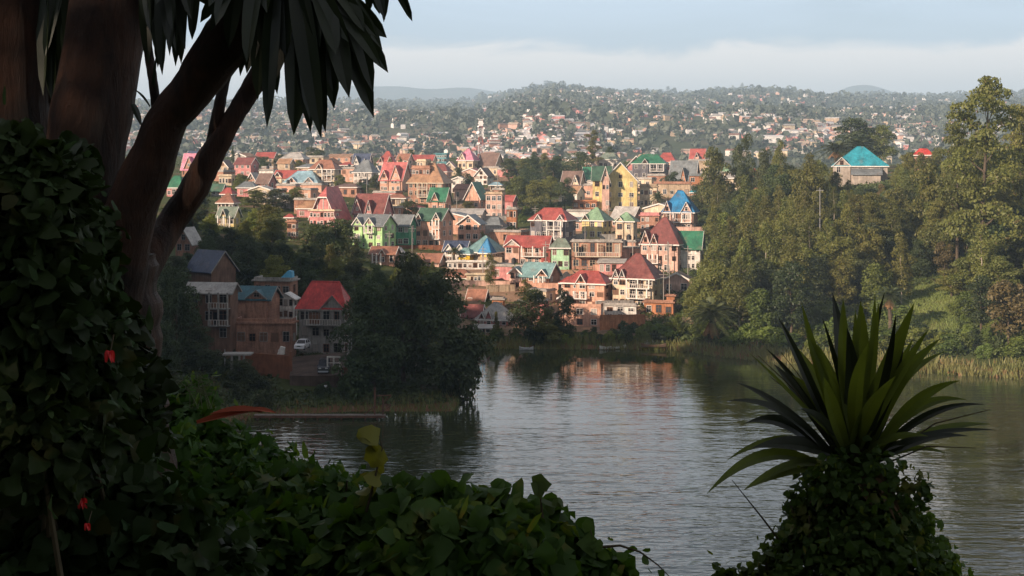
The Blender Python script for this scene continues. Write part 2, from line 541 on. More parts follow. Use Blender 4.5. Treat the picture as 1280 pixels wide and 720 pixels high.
M_soil = groundmat('town_soil', (0.30, 0.19, 0.125), (0.20, 0.135, 0.09), (0.07, 0.085, 0.03), 0.09, 0.5, 0.52, 0.6)
me, v, f = polar('ground', rad1, [M_ground, M_soil])
cen = v[f].mean(1); cpx = 640 + F * cen[:, 0] / np.maximum(cen[:, 1], 1)
k = (cpx > 560 + 14 * vnoise(cen[:, 0], cen[:, 1], 11, 2)) & (cpx < 850) & (cen[:, 1] > 294) & (cen[:, 1] < 640) & (vnoise(cen[:, 0], cen[:, 1], 17, 8) > -.35) & ~((cpx > 636) & (cpx < 712) & (cen[:, 1] > 420))
me.polygons.foreach_set('material_index', k.astype(np.int32))
ground = mobj('ground', me); tag(ground, kind='structure')
rad2 = np.concatenate([np.linspace(1100, 6900, 140, endpoint=False), np.linspace(6900, 11500, 40)])
me, v, f = polar('hills', rad2, [M_hill, M_scar])
cen = v[f].mean(1)
cpx = 640 + F * cen[:, 0] / np.maximum(cen[:, 1], 1)
cpy = HY - F * (cen[:, 2] - HC) / np.maximum(cen[:, 1], 1)
k = (((cpx - 505) / 42) ** 2 + ((cpy - 157) / 15) ** 2 + 0.45 * vnoise(cpx * 1.0, cpy * 2.6, 9, 3) < 0.7) & (cen[:, 1] > 1700)
k |= (((cpx - 440) / 20) ** 2 + ((cpy - 165) / 7) ** 2 + 0.5 * vnoise(cpx, cpy * 2.2, 7, 5) < 0.7) & (cen[:, 1] > 1700)
me.polygons.foreach_set('material_index', k.astype(np.int32))
hills = mobj('hills', me); tag(hills, kind='structure')

# water
m, t, bs = newmat('lake_water')
bs.inputs['Base Color'].default_value = (0.034, 0.040, 0.016, 1)
bs.inputs['Roughness'].default_value = 0.03
bs.inputs['IOR'].default_value = 1.5
g = N(t, 'ShaderNodeNewGeometry')
def wn(sx, sy, det, rough, dist=0.0, rot=0.0):
    mpx = N(t, 'ShaderNodeMapping'); mpx.inputs['Scale'].default_value = (sx, sy, 1); mpx.inputs['Rotation'].default_value = (0, 0, rot)
    L(t, g, 'Position', mpx, 0)
    n = N(t, 'ShaderNodeTexNoise', ins={'Scale': 1.0, 'Detail': det, 'Roughness': rough, 'Distortion': dist})
    L(t, mpx, 0, n, 'Vector')
    return n
na_ = wn(0.11, 0.32, 3.0, 0.55, 0.5, R(5))
nb_ = wn(0.5, 1.2, 2.0, 0.5, 0.2, R(-9))
nc_ = wn(0.011, 0.02, 3.0, 0.5)           # calm and ruffled patches
# calm under the banks, ruffled in the open channel
sp = N(t, 'ShaderNodeSeparateXYZ'); L(t, g, 'Position', sp, 0)
rc = N(t, 'ShaderNodeMapRange'); rc.inputs['From Min'].default_value = 0.38; rc.inputs['From Max'].default_value = 0.62
rc.inputs['To Min'].default_value = 0.45; rc.inputs['To Max'].default_value = 1.0
L(t, nc_, 'Fac', rc, 0)
ry = N(t, 'ShaderNodeMapRange'); ry.inputs['From Min'].default_value = 288.0; ry.inputs['From Max'].default_value = 150.0
ry.inputs['To Min'].default_value = 0.0; ry.inputs['To Max'].default_value = 1.0
L(t, sp, 'Y', ry, 0)
am = N(t, 'ShaderNodeMath', operation='MULTIPLY'); L(t, rc, 0, am, 0)
rp = N(t, 'ShaderNodeMath', operation='POWER'); rp.inputs[1].default_value = 1.35; L(t, ry, 0, rp, 0)
rq = N(t, 'ShaderNodeMath', operation='MULTIPLY_ADD'); rq.inputs[1].default_value = 1.55; rq.inputs[2].default_value = 0.09; L(t, rp, 0, rq, 0); L(t, rq, 0, am, 1)
hb = N(t, 'ShaderNodeMath', operation='MULTIPLY_ADD'); hb.inputs[1].default_value = 0.35
L(t, nb_, 'Fac', hb, 0); L(t, na_, 'Fac', hb, 2)
hm = N(t, 'ShaderNodeMath', operation='MULTIPLY'); L(t, hb, 0, hm, 0); L(t, am, 0, hm, 1)
bp = N(t, 'ShaderNodeBump', ins={'Strength': 1.0, 'Distance': 0.20})
L(t, hm, 0, bp, 'Height'); L(t, bp, 0, bs, 'Normal')
M_water = m
wb = MB(); wb.poly([(-900, -50, 0), (900, -50, 0), (900, 600, 0), (-900, 600, 0)])
water = wb.build('lake_water', M_water); tag(water, kind='structure')
# ------------------------------------------------------------------ foliage
G_olive = leafmat('leaf_olive', (0.090, 0.110, 0.023), (0.158, 0.165, 0.042), 0.3, scale=0.5, c3=(0.11, 0.085, 0.03))
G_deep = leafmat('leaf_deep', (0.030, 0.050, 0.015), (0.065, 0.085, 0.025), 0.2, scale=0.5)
G_fresh = leafmat('leaf_fresh', (0.085, 0.125, 0.022), (0.145, 0.185, 0.038), 0.3, scale=0.6)
G_brown = leafmat('leaf_brown', (0.09, 0.080, 0.03), (0.13, 0.105, 0.038), 0.2, scale=0.6)
G_palm = leafmat('leaf_palm', (0.05, 0.075, 0.025), (0.085, 0.10, 0.04), 0.15, scale=0.6)
M_bark = surf('bark', (0.11, 0.085, 0.06), 0.9, 0.1, 0.3, 1.2)
M_barkw = surf('pale_bark', (0.36, 0.31, 0.25), 0.85, 0.1, 0.3, 1.2)

def leaf_cloud(cen, nrm, size, asp, rg, curl=0.0):
    """folded leaf quads: centres (n,3), normals (n,3), half length size (n)"""
    n = len(cen)
    nrm = nrm / np.maximum(np.linalg.norm(nrm, axis=1, keepdims=True), 1e-6)
    r = rg.normal(size=(n, 3))
    a = np.cross(nrm, r); a /= np.maximum(np.linalg.norm(a, axis=1, keepdims=True), 1e-6)
    b = np.cross(nrm, a)
    s = size[:, None]
    v = np.empty((n, 4, 3))
    j = rg.uniform(0.7, 1.3, (n, 4, 1))
    v[:, 0] = cen - a * s * j[:, 0]
    v[:, 1] = cen - b * s * asp * j[:, 1] + nrm * s * 0.25
    v[:, 2] = cen + a * s * j[:, 2]
    v[:, 3] = cen + b * s * asp * j[:, 3] + nrm * s * 0.25
    return v.reshape(-1, 3), np.arange(n * 4).reshape(n, 4)
def crown(name, lobes, n, leaf, mat, seed, asp=0.6, out=0.75, fill=0.35, droop=0.0):
    rg = np.random.default_rng(seed)
    lb = np.array(lobes, float)
    area = (lb[:, 3] * lb[:, 4] + lb[:, 3] * lb[:, 5] + lb[:, 4] * lb[:, 5])
    idx = rg.choice(len(lb), n, p=area / area.sum())
    d = rg.normal(size=(n, 3)); d /= np.linalg.norm(d, axis=1, keepdims=True)
    d[:, 2] = np.where((d[:, 2] < 0) & (rg.random(n) < 0.55), -d[:, 2], d[:, 2])
    rr = 1 - fill * rg.random(n) ** 1.5 + rg.normal(size=n) * 0.09
    cen = lb[idx, :3] + d * lb[idx, 3:6] * rr[:, None]
    nr = d * out + rg.normal(size=(n, 3)) * 0.5 + np.array([0, 0, 0.15])
    cen[:, 2] -= droop * rg.random(n)
    v, f = leaf_cloud(cen, nr, leaf * rg.uniform(0.6, 1.5, n), asp, rg)
    return np_mesh(name, v, f, mat)
def trunk_mesh(name, h, r, lobes, mat, seed, lean=0.0, limbs=9, start=0.3):
    rd = random.Random(seed)
    m = MB()
    pts = []; n = 7
    bx, by = rd.uniform(-1, 1) * h * 0.025, rd.uniform(-1, 1) * h * 0.025
    for i in range(n):
        t = i / (n - 1)
        pts.append(Vector((lean * t * t + bx * math.sin(t * 5), by * math.sin(t * 4), h * t - (1.5 if i == 0 else 0))))
    m.tube(pts, [r * (1.25 if i == 0 else 1) * (1 - 0.85 * (i / (n - 1))) for i in range(n)], 7)
    ls = list(lobes); rd.shuffle(ls)
    for l in ls[:limbs]:
        c = Vector(l[:3])
        z0 = max(h * start, min(h * 0.85, c.z - 0.25 * (abs(c.x) + abs(c.y)) - 0.6 * h * 0.1))
        t = max(0.05, z0 / h)
        p0 = Vector((lean * t * t + bx * math.sin(t * 5), by * math.sin(t * 4), z0))
        mid = p0.lerp(c, 0.5) + Vector((0, 0, -0.08 * (c - p0).length))
        rr = r * (1 - 0.8 * t) * 0.55
        m.tube([p0, mid, c], [rr, rr * 0.65, rr * 0.25], 5)
    return m.mesh(name, mat, smooth=True)
def lobes_env(seed, h, z0, rmax, n, prof, lr=(0.9, 1.6), flat=1.0, skew=0.0):
    rd = random.Random(seed); out = []
    for i in range(n):
        t = (i + rd.random()) / n
        z = z0 + (h - z0) * t
        R_ = rmax * prof(t)
        a = rd.uniform(0, 2 * PI); q = R_ * math.sqrt(rd.uniform(0.05, 1))
        s = rd.uniform(*lr) * (0.6 + 0.5 * prof(t))
        out.append((q * math.cos(a) + skew * t, q * math.sin(a), z - s * 0.5 * flat, s * rd.uniform(0.8, 1.25), s * rd.uniform(0.8, 1.25), s * flat * rd.uniform(0.8, 1.1)))
    return out
PROTO = {}
def proto(kind, height, lobes, n, leaf, mat, bark, r, seed, **kw):
    cm = crown(kind + '_crown', lobes, n, leaf, mat, seed, asp=kw.get('asp', 0.6), droop=kw.get('droop', 0), fill=kw.get('fill', 0.35), out=kw.get('out', .75))
    tm = trunk_mesh(kind + '_trunk', height * kw.get('th', 0.9), r, lobes, bark, seed, limbs=kw.get('limbs', 9), start=kw.get('start', 0.3))
    xs = [abs(l[0]) + l[3] for l in lobes]
    PROTO.setdefault(kind, []).append((cm, tm, height, sum(sorted(xs)[-4:]) / 4))
egg = lambda t: max(0.12, math.sin(PI * min(1, (t * 0.86 + 0.14)) ** 0.9) ** 0.7)
cone = lambda t: max(0.08, (1 - t) ** 0.75) * (0.6 + 0.4 * min(1, t * 6))
dome = lambda t: max(0.25, math.sqrt(max(0, 1 - (t * 0.95) ** 2))) * (0.75 + 0.25 * min(1, t * 5))
for k_ in range(3):
    lb = lobes_env(100 + k_, 17, 4.5, 2.3, 30, egg, (0.8, 1.5), 1.15)
    proto('slender_tree', 17, lb, 5200, 0.20, G_olive, M_barkw, 0.22, 100 + k_, asp=0.45, droop=0.5)
for k_ in range(3):
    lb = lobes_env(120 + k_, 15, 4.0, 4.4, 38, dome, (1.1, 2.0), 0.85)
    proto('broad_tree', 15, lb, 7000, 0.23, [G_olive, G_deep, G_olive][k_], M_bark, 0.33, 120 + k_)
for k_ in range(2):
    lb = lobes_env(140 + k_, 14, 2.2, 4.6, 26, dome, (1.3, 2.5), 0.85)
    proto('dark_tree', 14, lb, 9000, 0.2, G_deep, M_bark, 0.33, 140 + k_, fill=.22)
for k_ in range(2):
    lb = lobes_env(160 + k_, 13, 1.2, 2.6, 34, cone, (0.7, 1.2), 1.1)
    proto('conical_tree', 13, lb, 4800, 0.19, [G_deep, G_olive][k_], M_bark, 0.22, 160 + k_)
for k_ in range(2):   # layered cedar-like
    lb = lobes_env(180 + k_, 24, 5.5, 5.6, 46, lambda t: (0.55 + 0.45 * math.sin(t * 17)) * (1 - 0.55 * t) + 0.12, (1.3, 2.4), 0.42)
    proto('layered_tree', 24, lb, 13000, 0.18, G_olive, M_bark, 0.42, 180 + k_, droop=0.35, limbs=22)
for k_ in range(2):
    lb = lobes_env(200 + k_, 3.2, 0.3, 1.9, 16, dome, (0.6, 1.0), 0.85)
    proto('bush', 3.2, lb, 2300, 0.14, [G_fresh, G_deep][k_], M_bark, 0.08, 200 + k_, limbs=5, start=0.05, th=0.6)
lb = lobes_env(241, 13, 4.0, 4.6, 17, dome, (0.9, 1.5), 0.8)
proto('sparse_tree', 13, lb, 2600, 0.2, G_deep, M_bark, 0.3, 241, fill=.6)
lb = lobes_env(220, 9, 2.6, 2.4, 26, dome, (0.7, 1.2), 0.95)
proto('brown_tree', 9, lb, 3200, 0.18, G_brown, M_bark, 0.16, 220)
lb = lobes_env(222, 8, 2.0, 2.7, 26, dome, (0.8, 1.3), 0.95)
proto('fresh_tree', 8, lb, 3800, 0.19, G_fresh, M_bark, 0.18, 222)

def frond(m, base, dirv, length, droop, width, rg):
    """feather palm frond: rachis with many leaflets"""
    d = Vector(dirv).normalized()
    pts = []; n = 9
    for i in range(n + 1):
        t = i / n
        pts.append(Vector(base) + d * length * t + Vector((0, 0, -droop * t * t * length)))
    side = d.cross(Vector((0, 0, 1))).normalized()
    m.tube(pts, [0.05 * (1 - 0.8 * i / n) for i in range(n + 1)], 4, cap=False)
    for i in range(1, n * 3):
        t = i / (n * 3)
        p = pts[int(t * n)].lerp(pts[min(n, int(t * n) + 1)], t * n - int(t * n))
        ww = width * math.sin(PI * min(1, t * 0.9 + 0.1)) ** 0.6
        for s in (-1, 1):
            tip = p + side * s * ww + d * ww * 0.5 + Vector((0, 0, -0.35 * ww + rg.uniform(-.1, .1)))
            e = d * 0.07
            m.poly([p - e, p + e, tip + e * 0.3, tip - e * 0.3])
def palm_meshes(seed, h, nf, fl):
    rg = random.Random(seed)
    c = MB()
    for i in range(nf):
        a = i * 2.39996 + rg.uniform(-.2, .2); el = 1.25 - 1.75 * (i / nf) ** 0.9
        frond(c, (0, 0, h), (math.cos(a) * math.cos(el), math.sin(a) * math.cos(el), math.sin(el)), fl * rg.uniform(.85, 1.1), 0.35 + 0.25 * math.cos(el), 0.62, rg)
    cm = c.mesh('palm_crown', G_palm)
    t = MB()
    n = 10
    t.tube([(0.15 * math.sin(i * .5), 0, h * i / n - (1 if i == 0 else 0)) for i in range(n + 1)], [0.33 - 0.1 * i / n + (0.05 if i % 2 else 0) for i in range(n + 1)], 8)
    t.tube([(0, 0, h - 0.9), (0, 0, h - 0.3), (0, 0, h + 0.2)], [0.3, 0.5, 0.25], 8)
    return cm, t.mesh('palm_trunk', M_bark)
for k_, (h_, nf_, fl_) in enumerate([(4.2, 46, 4.2), (8.5, 34, 3.6)]):
    cm, tm = palm_meshes(300 + k_, h_, nf_, fl_)
    PROTO.setdefault('palm_tree', []).append((cm, tm, h_ + fl_ * 0.75, fl_ * 0.9))
# dead fronds hanging under the palm's crown
sk = MB(); rg_ = random.Random(5)
for i in range(26):
    a = i * 2.4
    sk.mi = 0
    frond(sk, (0, 0, 0), (math.cos(a) * .45, math.sin(a) * .45, -.85), 2.6 * rg_.uniform(.7, 1.1), 0.05, 0.3, rg_)
SKIRT = sk.mesh('dead_frond_skirt', surf('dead_frond', (0.30, 0.17, 0.085), 0.9, 0.1, 0.3, 1.5))

LANDMARKS = []     # (px, py, phrase)
PEND = []          # plants waiting for their labels
GROUPS = {'slender_tree': 'slender feathery trees', 'broad_tree': 'broad rounded trees', 'dark_tree': 'dense dark green trees',
          'conical_tree': 'conical trees', 'layered_tree': 'tall layered trees', 'bush': 'leafy bushes', 'brown_tree': 'brownish small trees',
          'fresh_tree': 'bright green small trees', 'palm_tree': 'feather palms'}
LOOK = {'slender_tree': ['slender feathery olive tree', 'tall narrow grey-green tree', 'narrow pale-trunked tree'],
        'broad_tree': ['broad rounded olive tree', 'broad dark-leaved tree', 'wide-crowned green tree'],
        'dark_tree': ['dense dark green tree', 'bushy dark evergreen tree'], 'conical_tree': ['conical dark tree', 'conical olive tree'],
        'layered_tree': ['tall layered cedar-like tree', 'tall tiered evergreen tree'], 'bush': ['bright green bush', 'dark green bush'],
        'brown_tree': ['small brownish tree'], 'fresh_tree': ['small bright green tree'], 'palm_tree': ['low feather palm', 'taller feather palm']}
CAT = {'bush': 'bush', 'palm_tree': 'palm'}
NAMES = {'broad_tree': 'broadleaf_tree', 'dark_tree': 'evergreen_tree', 'fresh_tree': 'broadleaf_tree', 'brown_tree': 'broadleaf_tree', 'slender_tree': 'eucalyptus_tree', 'conical_tree': 'cypress_tree', 'layered_tree': 'cedar_tree'}
def plant(kind, px, D, hpx=None, h=None, var=None, label=None, sx=None, z=None, zone='', group=None, wpx=None):
    """a plant on the ground at photo column px and distance D; hpx = height in photo pixels"""
    lst = PROTO[kind]
    v = random.randrange(len(lst)) if var is None else var
    cm, tm, h0, r0 = lst[v]
    if h is None: h = hpx * D / F
    s = h / h0
    x = (px - 640) / F * D
    zz_ = H1(x, D) if z is None else z
    root = empty(NAMES.get(kind, kind), (x, D, zz_ - 0.15), random.uniform(0, 2 * PI))
    sxx = s * (sx if sx else random.uniform(0.92, 1.12))
    if wpx: sxx = wpx * D / F / 2 / r0
    root.scale = (sxx, sxx, s)
    mobj('trunk', tm, root)
    mobj('crown', cm, root)
    if kind == 'palm_tree': mobj('dead_fronds', SKIRT, root, loc=(0, 0, (h0 - lst[v][3]) * 0.93 if v == 0 else 8.1))
    cat = CAT.get(kind, 'tree')
    py = HY - F * (zz_ + h * 0.6 - HC) / D
    PEND.append([root, label, LOOK[kind][v % len(LOOK[kind])], cat, group or (GROUPS[kind] + (' ' + zone if zone else '')), px, py, D, zone])
    return root
def label_plants():
    pend = []
    used = {}
    for rec in PEND:
        o, label, look, cat, group, px, py, D, zone = rec
        o['category'] = cat
        o['group'] = group
        if label:
            o['label'] = label; continue
        best = min(LANDMARKS, key=lambda q: (q[0] - px) ** 2 + (q[1] - py) ** 2)
        dx, dy = px - best[0], py - best[1]
        dist = math.hypot(dx, dy)
        near = 'just ' if dist < 22 else ('' if dist < 60 else 'well ')
        if abs(dx) > abs(dy): rel = near + ('right of' if dx > 0 else 'left of')
        else: rel = near + ('below' if dy > 0 else 'above')
        key = (look, rel, best[2])
        used.setdefault(key, []).append(rec)
    ords = ['leftmost', 'second from left', 'third from left', 'fourth from left', 'fifth from left', 'sixth from left', 'seventh from left', 'eighth from left', 'ninth from left', 'tenth from left']
    for key, recs in used.items():
        recs.sort(key=lambda r: r[5])
        for i, r in enumerate(recs):
            lb = f'{key[0]} {key[1]} {key[2]}'
            if len(recs) > 1:
                lb += ', ' + ((ords[i] if i < len(recs) - 1 else 'rightmost') if len(recs) > 1 and i < len(ords) else f'number {i+1} from left') + f' of {len(recs)}'
            if len(lb.split()) > 16: lb = lb.rsplit(' of ', 1)[0] if len(recs) > 1 and lb.rstrip()[-1].isdigit() else lb
            r[0]['label'] = ' '.join(lb.split()[:16])
# ------------------------------------------------------------------ houses
WALLC = {'brick': (0.46, 0.25, 0.17), 'pink': (0.66, 0.43, 0.34), 'salmon': (0.66, 0.38, 0.27), 'cream': (0.66, 0.54, 0.38),
         'white': (0.72, 0.68, 0.61), 'lime': (0.47, 0.72, 0.33), 'mint': (0.42, 0.66, 0.42), 'yellow': (0.72, 0.58, 0.26), 'tan': (0.50, 0.38, 0.26),
         'grey': (0.33, 0.31, 0.29), 'conc': (0.40, 0.37, 0.33), 'dgrey': (0.16, 0.155, 0.17), 'orange': (0.55, 0.24, 0.12), 'stone': (0.42, 0.36, 0.30),
         'gold': (0.75, 0.50, 0.06), 'green': (0.10, 0.36, 0.20), 'rose': (0.60, 0.26, 0.24), 'redw': (0.40, 0.10, 0.08), 'brown': (0.22, 0.13, 0.09), 'teal': (0.12, 0.30, 0.33)}
ROOFC = {'red': (0.42, 0.070, 0.055), 'pinkred': (0.56, 0.13, 0.12), 'maroon': (0.21, 0.045, 0.038), 'green': (0.018, 0.17, 0.085), 'dgreen': (0.03, 0.115, 0.065),
         'blue': (0.008, 0.20, 0.42), 'teal': (0.012, 0.30, 0.38), 'navy': (0.03, 0.06, 0.13), 'grey': (0.27, 0.27, 0.25), 'ggreen': (0.20, 0.26, 0.20),
         'lblue': (0.30, 0.50, 0.58), 'ochre': (0.42, 0.23, 0.12), 'brown': (0.17, 0.10, 0.075), 'tin': (0.48, 0.46, 0.42), 'pink': (0.72, 0.25, 0.36),
         'slate': (0.17, 0.20, 0.21), 'rust': (0.34, 0.14, 0.08), 'dteal': (0.012, 0.13, 0.17), 'sage': (0.22, 0.38, 0.22), 'tgrey': (0.17, 0.33, 0.33), 'cream': (0.58, 0.45, 0.33), 'brred': (0.62, 0.05, 0.04)}
def _fade(c, q, t=(0.30, 0.25, 0.22)):
    return tuple(a * (1 - q) + b * q for a, b in zip(c, t))
for _k in list(ROOFC):
    ROOFC[_k] = _fade(ROOFC[_k], 0.13 if _k not in ('blue', 'teal', 'green', 'brred') else 0.06)
for _k, _v in WALLC.items():
    ROOFC.setdefault(_k, _v)
def WM(c):
    return surf('wall_' + c, WALLC[c], 0.85, 0.2, 0.30, 0.45, var2=0.2, kind='brick' if c in ('brick', 'orange') else None)
def RM(c):
    return surf('roof_' + c, ROOFC[c], 0.5, 0.35, 0.32, 0.5, var2=0.18, kind='roof')
M_trim = surf('white_trim', (0.74, 0.70, 0.64), 0.6, 0.3, 0.1, 1.5)
M_tcream = surf('cream_trim', (0.62, 0.52, 0.38), 0.7, 0.3, 0.15, 1.5)
M_rail = surf('railing_paint', (0.55, 0.50, 0.44), 0.6, 0.3, 0.15, 1.5)
M_glass, t_, b_ = newmat('window_glass')
b_.inputs['Base Color'].default_value = (0.018, 0.016, 0.016, 1)
b_.inputs['Roughness'].default_value = 0.12
b_.inputs['Specular IOR Level'].default_value = 0.45
M_wood = surf('timber', (0.24, 0.12, 0.07), 0.8, 0.2, 0.3, 1.5)
M_dish, t_, b_ = newmat('dish_white')
b_.inputs['Base Color'].default_value = (0.78, 0.77, 0.74, 1)
b_.inputs['Roughness'].default_value = 0.4
_wc = {}
def win_mesh(w, h, mat):
    k = (round(w, 1), round(h, 1), mat.name)
    if k in _wc: return _wc[k]
    w, h = k[0], k[1]
    fr = MB(); t = 0.09
    fr.box(-w / 2 - t, -0.09, -t, -w / 2, 0.0, h + t).box(w / 2, -0.09, -t, w / 2 + t, 0.0, h + t)
    fr.box(-w / 2, -0.09, h, w / 2, 0.0, h + t).box(-w / 2, -0.12, -t, w / 2, 0.0, 0)
    if w > 0.8: fr.box(-0.03, -0.07, 0, 0.03, 0, h)
    fr.box(-w / 2, -0.065, h * 0.62, w / 2, 0, h * 0.62 + 0.05)
    pn = MB(); pn.box(-w / 2, -0.03, 0, w / 2, 0.02, h)
    _wc[k] = (fr.mesh('window', mat), pn.mesh('pane', M_glass))
    return _wc[k]
_vg = []
for _n, _c, _r in (('curtained_glass', (.30, .26, .22), .5), ('shutter', (.14, .075, .045), .8), ('sky_glass', (.05, .06, .07), .06), ('window_void', (.025, .02, .018), .95)):
    _m, _t, _b = newmat(_n); _b.inputs['Base Color'].default_value = (*_c, 1); _b.inputs['Roughness'].default_value = _r; _vg.append(_m)
def window(root, x, y, z, rz, w, h, mat):
    q = random.random()
    w *= random.choice((.8, 1, 1, 1.15)); h *= random.choice((.85, 1, 1, 1.1))
    if q < .06: return None
    f, p = win_mesh(w, h, mat if random.random() < .75 else M_wood)
    q = random.random()
    if q < .5:
        k = (p.name, int(q * 8)); 
        if k not in _wc:
            p2 = p.copy(); p2.materials[0] = _vg[int(q * 8)]; _wc[k] = p2
        p = _wc[k]
    o = mobj('window', f, root, (x, y, z), (0, 0, rz))
    mobj('pane', p, o)
    return o
def slab(mb, pts, th):
    mb.prism(pts, dz=-th)
def body(root, ox, oy, w, d, H, rh, rtype, wall, roof, st, nw, yaws, gables=(), balc=(), trim=True, oh=0.55, rl=0.45, z0=0.0,
         wtrim=None, chimney=False, found=3.0, ww=1.15, open_top=False, half=False):
    """one volume of a house in local metres; returns roof object"""
    wt = wtrim or M_trim
    x0, x1, y0, y1 = ox - w / 2, ox + w / 2, oy - d / 2, oy + d / 2
    wl = MB()
    zt = z0 + H
    if rtype == 'gabley':
        pts = [(x0, y0, z0 - found), (x1, y0, z0 - found), (x1, y0, zt), (ox, y0, zt + rh), (x0, y0, zt)]
        wl.prism(pts, vec=(0, d, 0))
    elif rtype == 'gablex':
        pts = [(x0, y0, z0 - found), (x0, y1, z0 - found), (x0, y1, zt), (x0, oy, zt + rh), (x0, y0, zt)]
        wl.prism(pts, vec=(w, 0, 0))
    elif rtype == 'jerk':
        c = 0.38
        pts = [(x0, y0, z0 - found), (x1, y0, z0 - found), (x1, y0, zt), (ox + w / 2 * c, y0, zt + rh * (1 - c)), (ox - w / 2 * c, y0, zt + rh * (1 - c)), (x0, y0, zt)]
        wl.prism(pts, vec=(0, d, 0))
    else:
        wl.box(x0, y0, z0 - found, x1, y1, zt)
    bays = []
    for (fx, fw, fh) in gables:
        xc = ox + fx * w; gw = fw * w; gh = fh * rh * .82
        bays.append((xc, gw, gh))
        if fh > 0:
            yb = y0 - 0.35
            pts = [(xc - gw / 2, yb, z0 - found), (xc + gw / 2, yb, z0 - found), (xc + gw / 2, yb, zt), (xc, yb, zt + gh), (xc - gw / 2, yb, zt)]
            wl.prism(pts, vec=(0, 0.34, 0))
    # plinth and floor bands
    for s in range(1, st):
        zz_ = z0 + H * s / st
        wl.box(x0 - 0.05, y0 - 0.06, zz_ - 0.1, x1 + 0.05, y0 - 0.003, zz_ + 0.06)
    wo_ = wl.build('wall', WM(wall), root)
    # roof
    rf = MB(); th = 0.2; tr = MB()
    o = oh
    if rtype in ('gabley', 'gablex'):
        if rtype == 'gablex':
            s = rh / (d / 2); ze = zt - o * s
            slab(rf, [(x0 - o, y0 - o, ze), (x1 + o, y0 - o, ze), (x1 + o, oy, zt + rh + .12), (x0 - o, oy, zt + rh + .12)], th)
            slab(rf, [(x1 + o, y1 + o, ze), (x0 - o, y1 + o, ze), (x0 - o, oy, zt + rh + .12), (x1 + o, oy, zt + rh + .12)], th)
            for X in (x0 - o - 0.03, x1 + o - 0.03):
                te = MB()
                for (ya, yb_) in ((y0 - o, oy), (y1 + o, oy)):
                    te.prism([(X, ya, ze - th - .05), (X, yb_, zt + rh - th), (X, yb_, zt + rh + .16), (X, ya, ze + .06)], vec=(.07, 0, 0))
                if trim: te.build('roof_trim', wt, root)
        else:
            s = rh / (w / 2); ze = zt - o * s
            slab(rf, [(x0 - o, y1 + o, ze), (x0 - o, y0 - o, ze), (ox, y0 - o, zt + rh + .12), (ox, y1 + o, zt + rh + .12)], th)
            slab(rf, [(x1 + o, y0 - o, ze), (x1 + o, y1 + o, ze), (ox, y1 + o, zt + rh + .12), (ox, y0 - o, zt + rh + .12)], th)
            for (xa, xb) in ((x0 - o, ox), (x1 + o, ox)):
                tr.prism([(xa, y0 - o - .05, ze - th - .08), (xb, y0 - o - .05, zt + rh - th - .04), (xb, y0 - o - .05, zt + rh + .18), (xa, y0 - o - .05, ze + .08)], vec=(0, .08, 0))
    elif rtype == 'jerk':
        c = 0.38; s = rh / (w / 2); ze = zt - o * s; zc = zt + rh * (1 - c) + .1; yi = y0 + d * 0.22
        slab(rf, [(x0 - o, y1 + o, ze), (x0 - o, y0 - o, ze), (ox - w / 2 * c, y0 - o, zc), (ox, yi, zt + rh + .1), (ox, y1 + o, zt + rh + .1)], th)
        slab(rf, [(x1 + o, y0 - o, ze), (x1 + o, y1 + o, ze), (ox, y1 + o, zt + rh + .1), (ox, yi, zt + rh + .1), (ox + w / 2 * c, y0 - o, zc)], th)
        slab(rf, [(ox - w / 2 * c, y0 - o, zc), (ox + w / 2 * c, y0 - o, zc), (ox, yi, zt + rh + .1)], th)
        for sg in (-1, 1):
            xa, xb = ox + sg * (w / 2 + o), ox + sg * w / 2 * c
            tr.prism([(xa, y0 - o - .05, ze - th - .1), (xb, y0 - o - .05, zc - th - .05), (xb, y0 - o - .05, zc + .1), (xa, y0 - o - .05, ze + .1)], vec=(0, .08, 0))
        tr.box(ox - w / 2 * c, y0 - o - .05, zc - th - .05, ox + w / 2 * c, y0 - o + .03, zc + .1)
    elif rtype == 'hip':
        hl = w / 2 * rl
        if w >= d:
            A, B = (ox - hl, oy, zt + rh), (ox + hl, oy, zt + rh)
        else:
            hl = d / 2 * rl
            A, B = (ox, oy - hl, zt + rh), (ox, oy + hl, zt + rh)
        e = [(x0 - o, y0 - o, zt - .15), (x1 + o, y0 - o, zt - .15), (x1 + o, y1 + o, zt - .15), (x0 - o, y1 + o, zt - .15)]
        if w >= d:
            slab(rf, [e[0], e[1], B, A], th); slab(rf, [e[2], e[3], A, B], th); slab(rf, [e[1], e[2], B], th); slab(rf, [e[3], e[0], A], th)
        else:
            slab(rf, [e[0], e[1], A], th); slab(rf, [e[2], e[3], B], th); slab(rf, [e[1], e[2], B, A], th); slab(rf, [e[3], e[0], A, B], th)
        tr.box(x0 - o - .04, y0 - o - .05, zt - .42, x1 + o + .04, y0 - o - .003, zt - .13)
        tr.box(x1 + o + .003, y0 - o, zt - .42, x1 + o + .05, y1 + o, zt - .13)
        tr.box(x0 - o - .05, y0 - o, zt - .42, x0 - o - .003, y1 + o, zt - .13)
        # ridge capping
        rf.tube([A, B], 0.13, 5); 
        for q, R_ in zip(e, ([A, B, B, A] if w >= d else [A, A, B, B])): rf.tube([q, R_], 0.1, 4)
    elif rtype == 'shed':
        slab(rf, [(x0 - o, y0 - o, zt), (x1 + o, y0 - o, zt), (x1 + o, y1 + o, zt + rh), (x0 - o, y1 + o, zt + rh)], th)
        wl2 = MB(); wl2.prism([(x0, y1, zt), (x0, y0, zt - .05), (x0, y1, zt + rh - th - .1)], vec=(w, 0, 0)); wl2.build('upper_wall', WM(wall), root)
    else:
        rf.box(x0 - o * .7, y0 - o * .7, zt + .003, x1 + o * .7, y1 + o * .7, zt + .3)
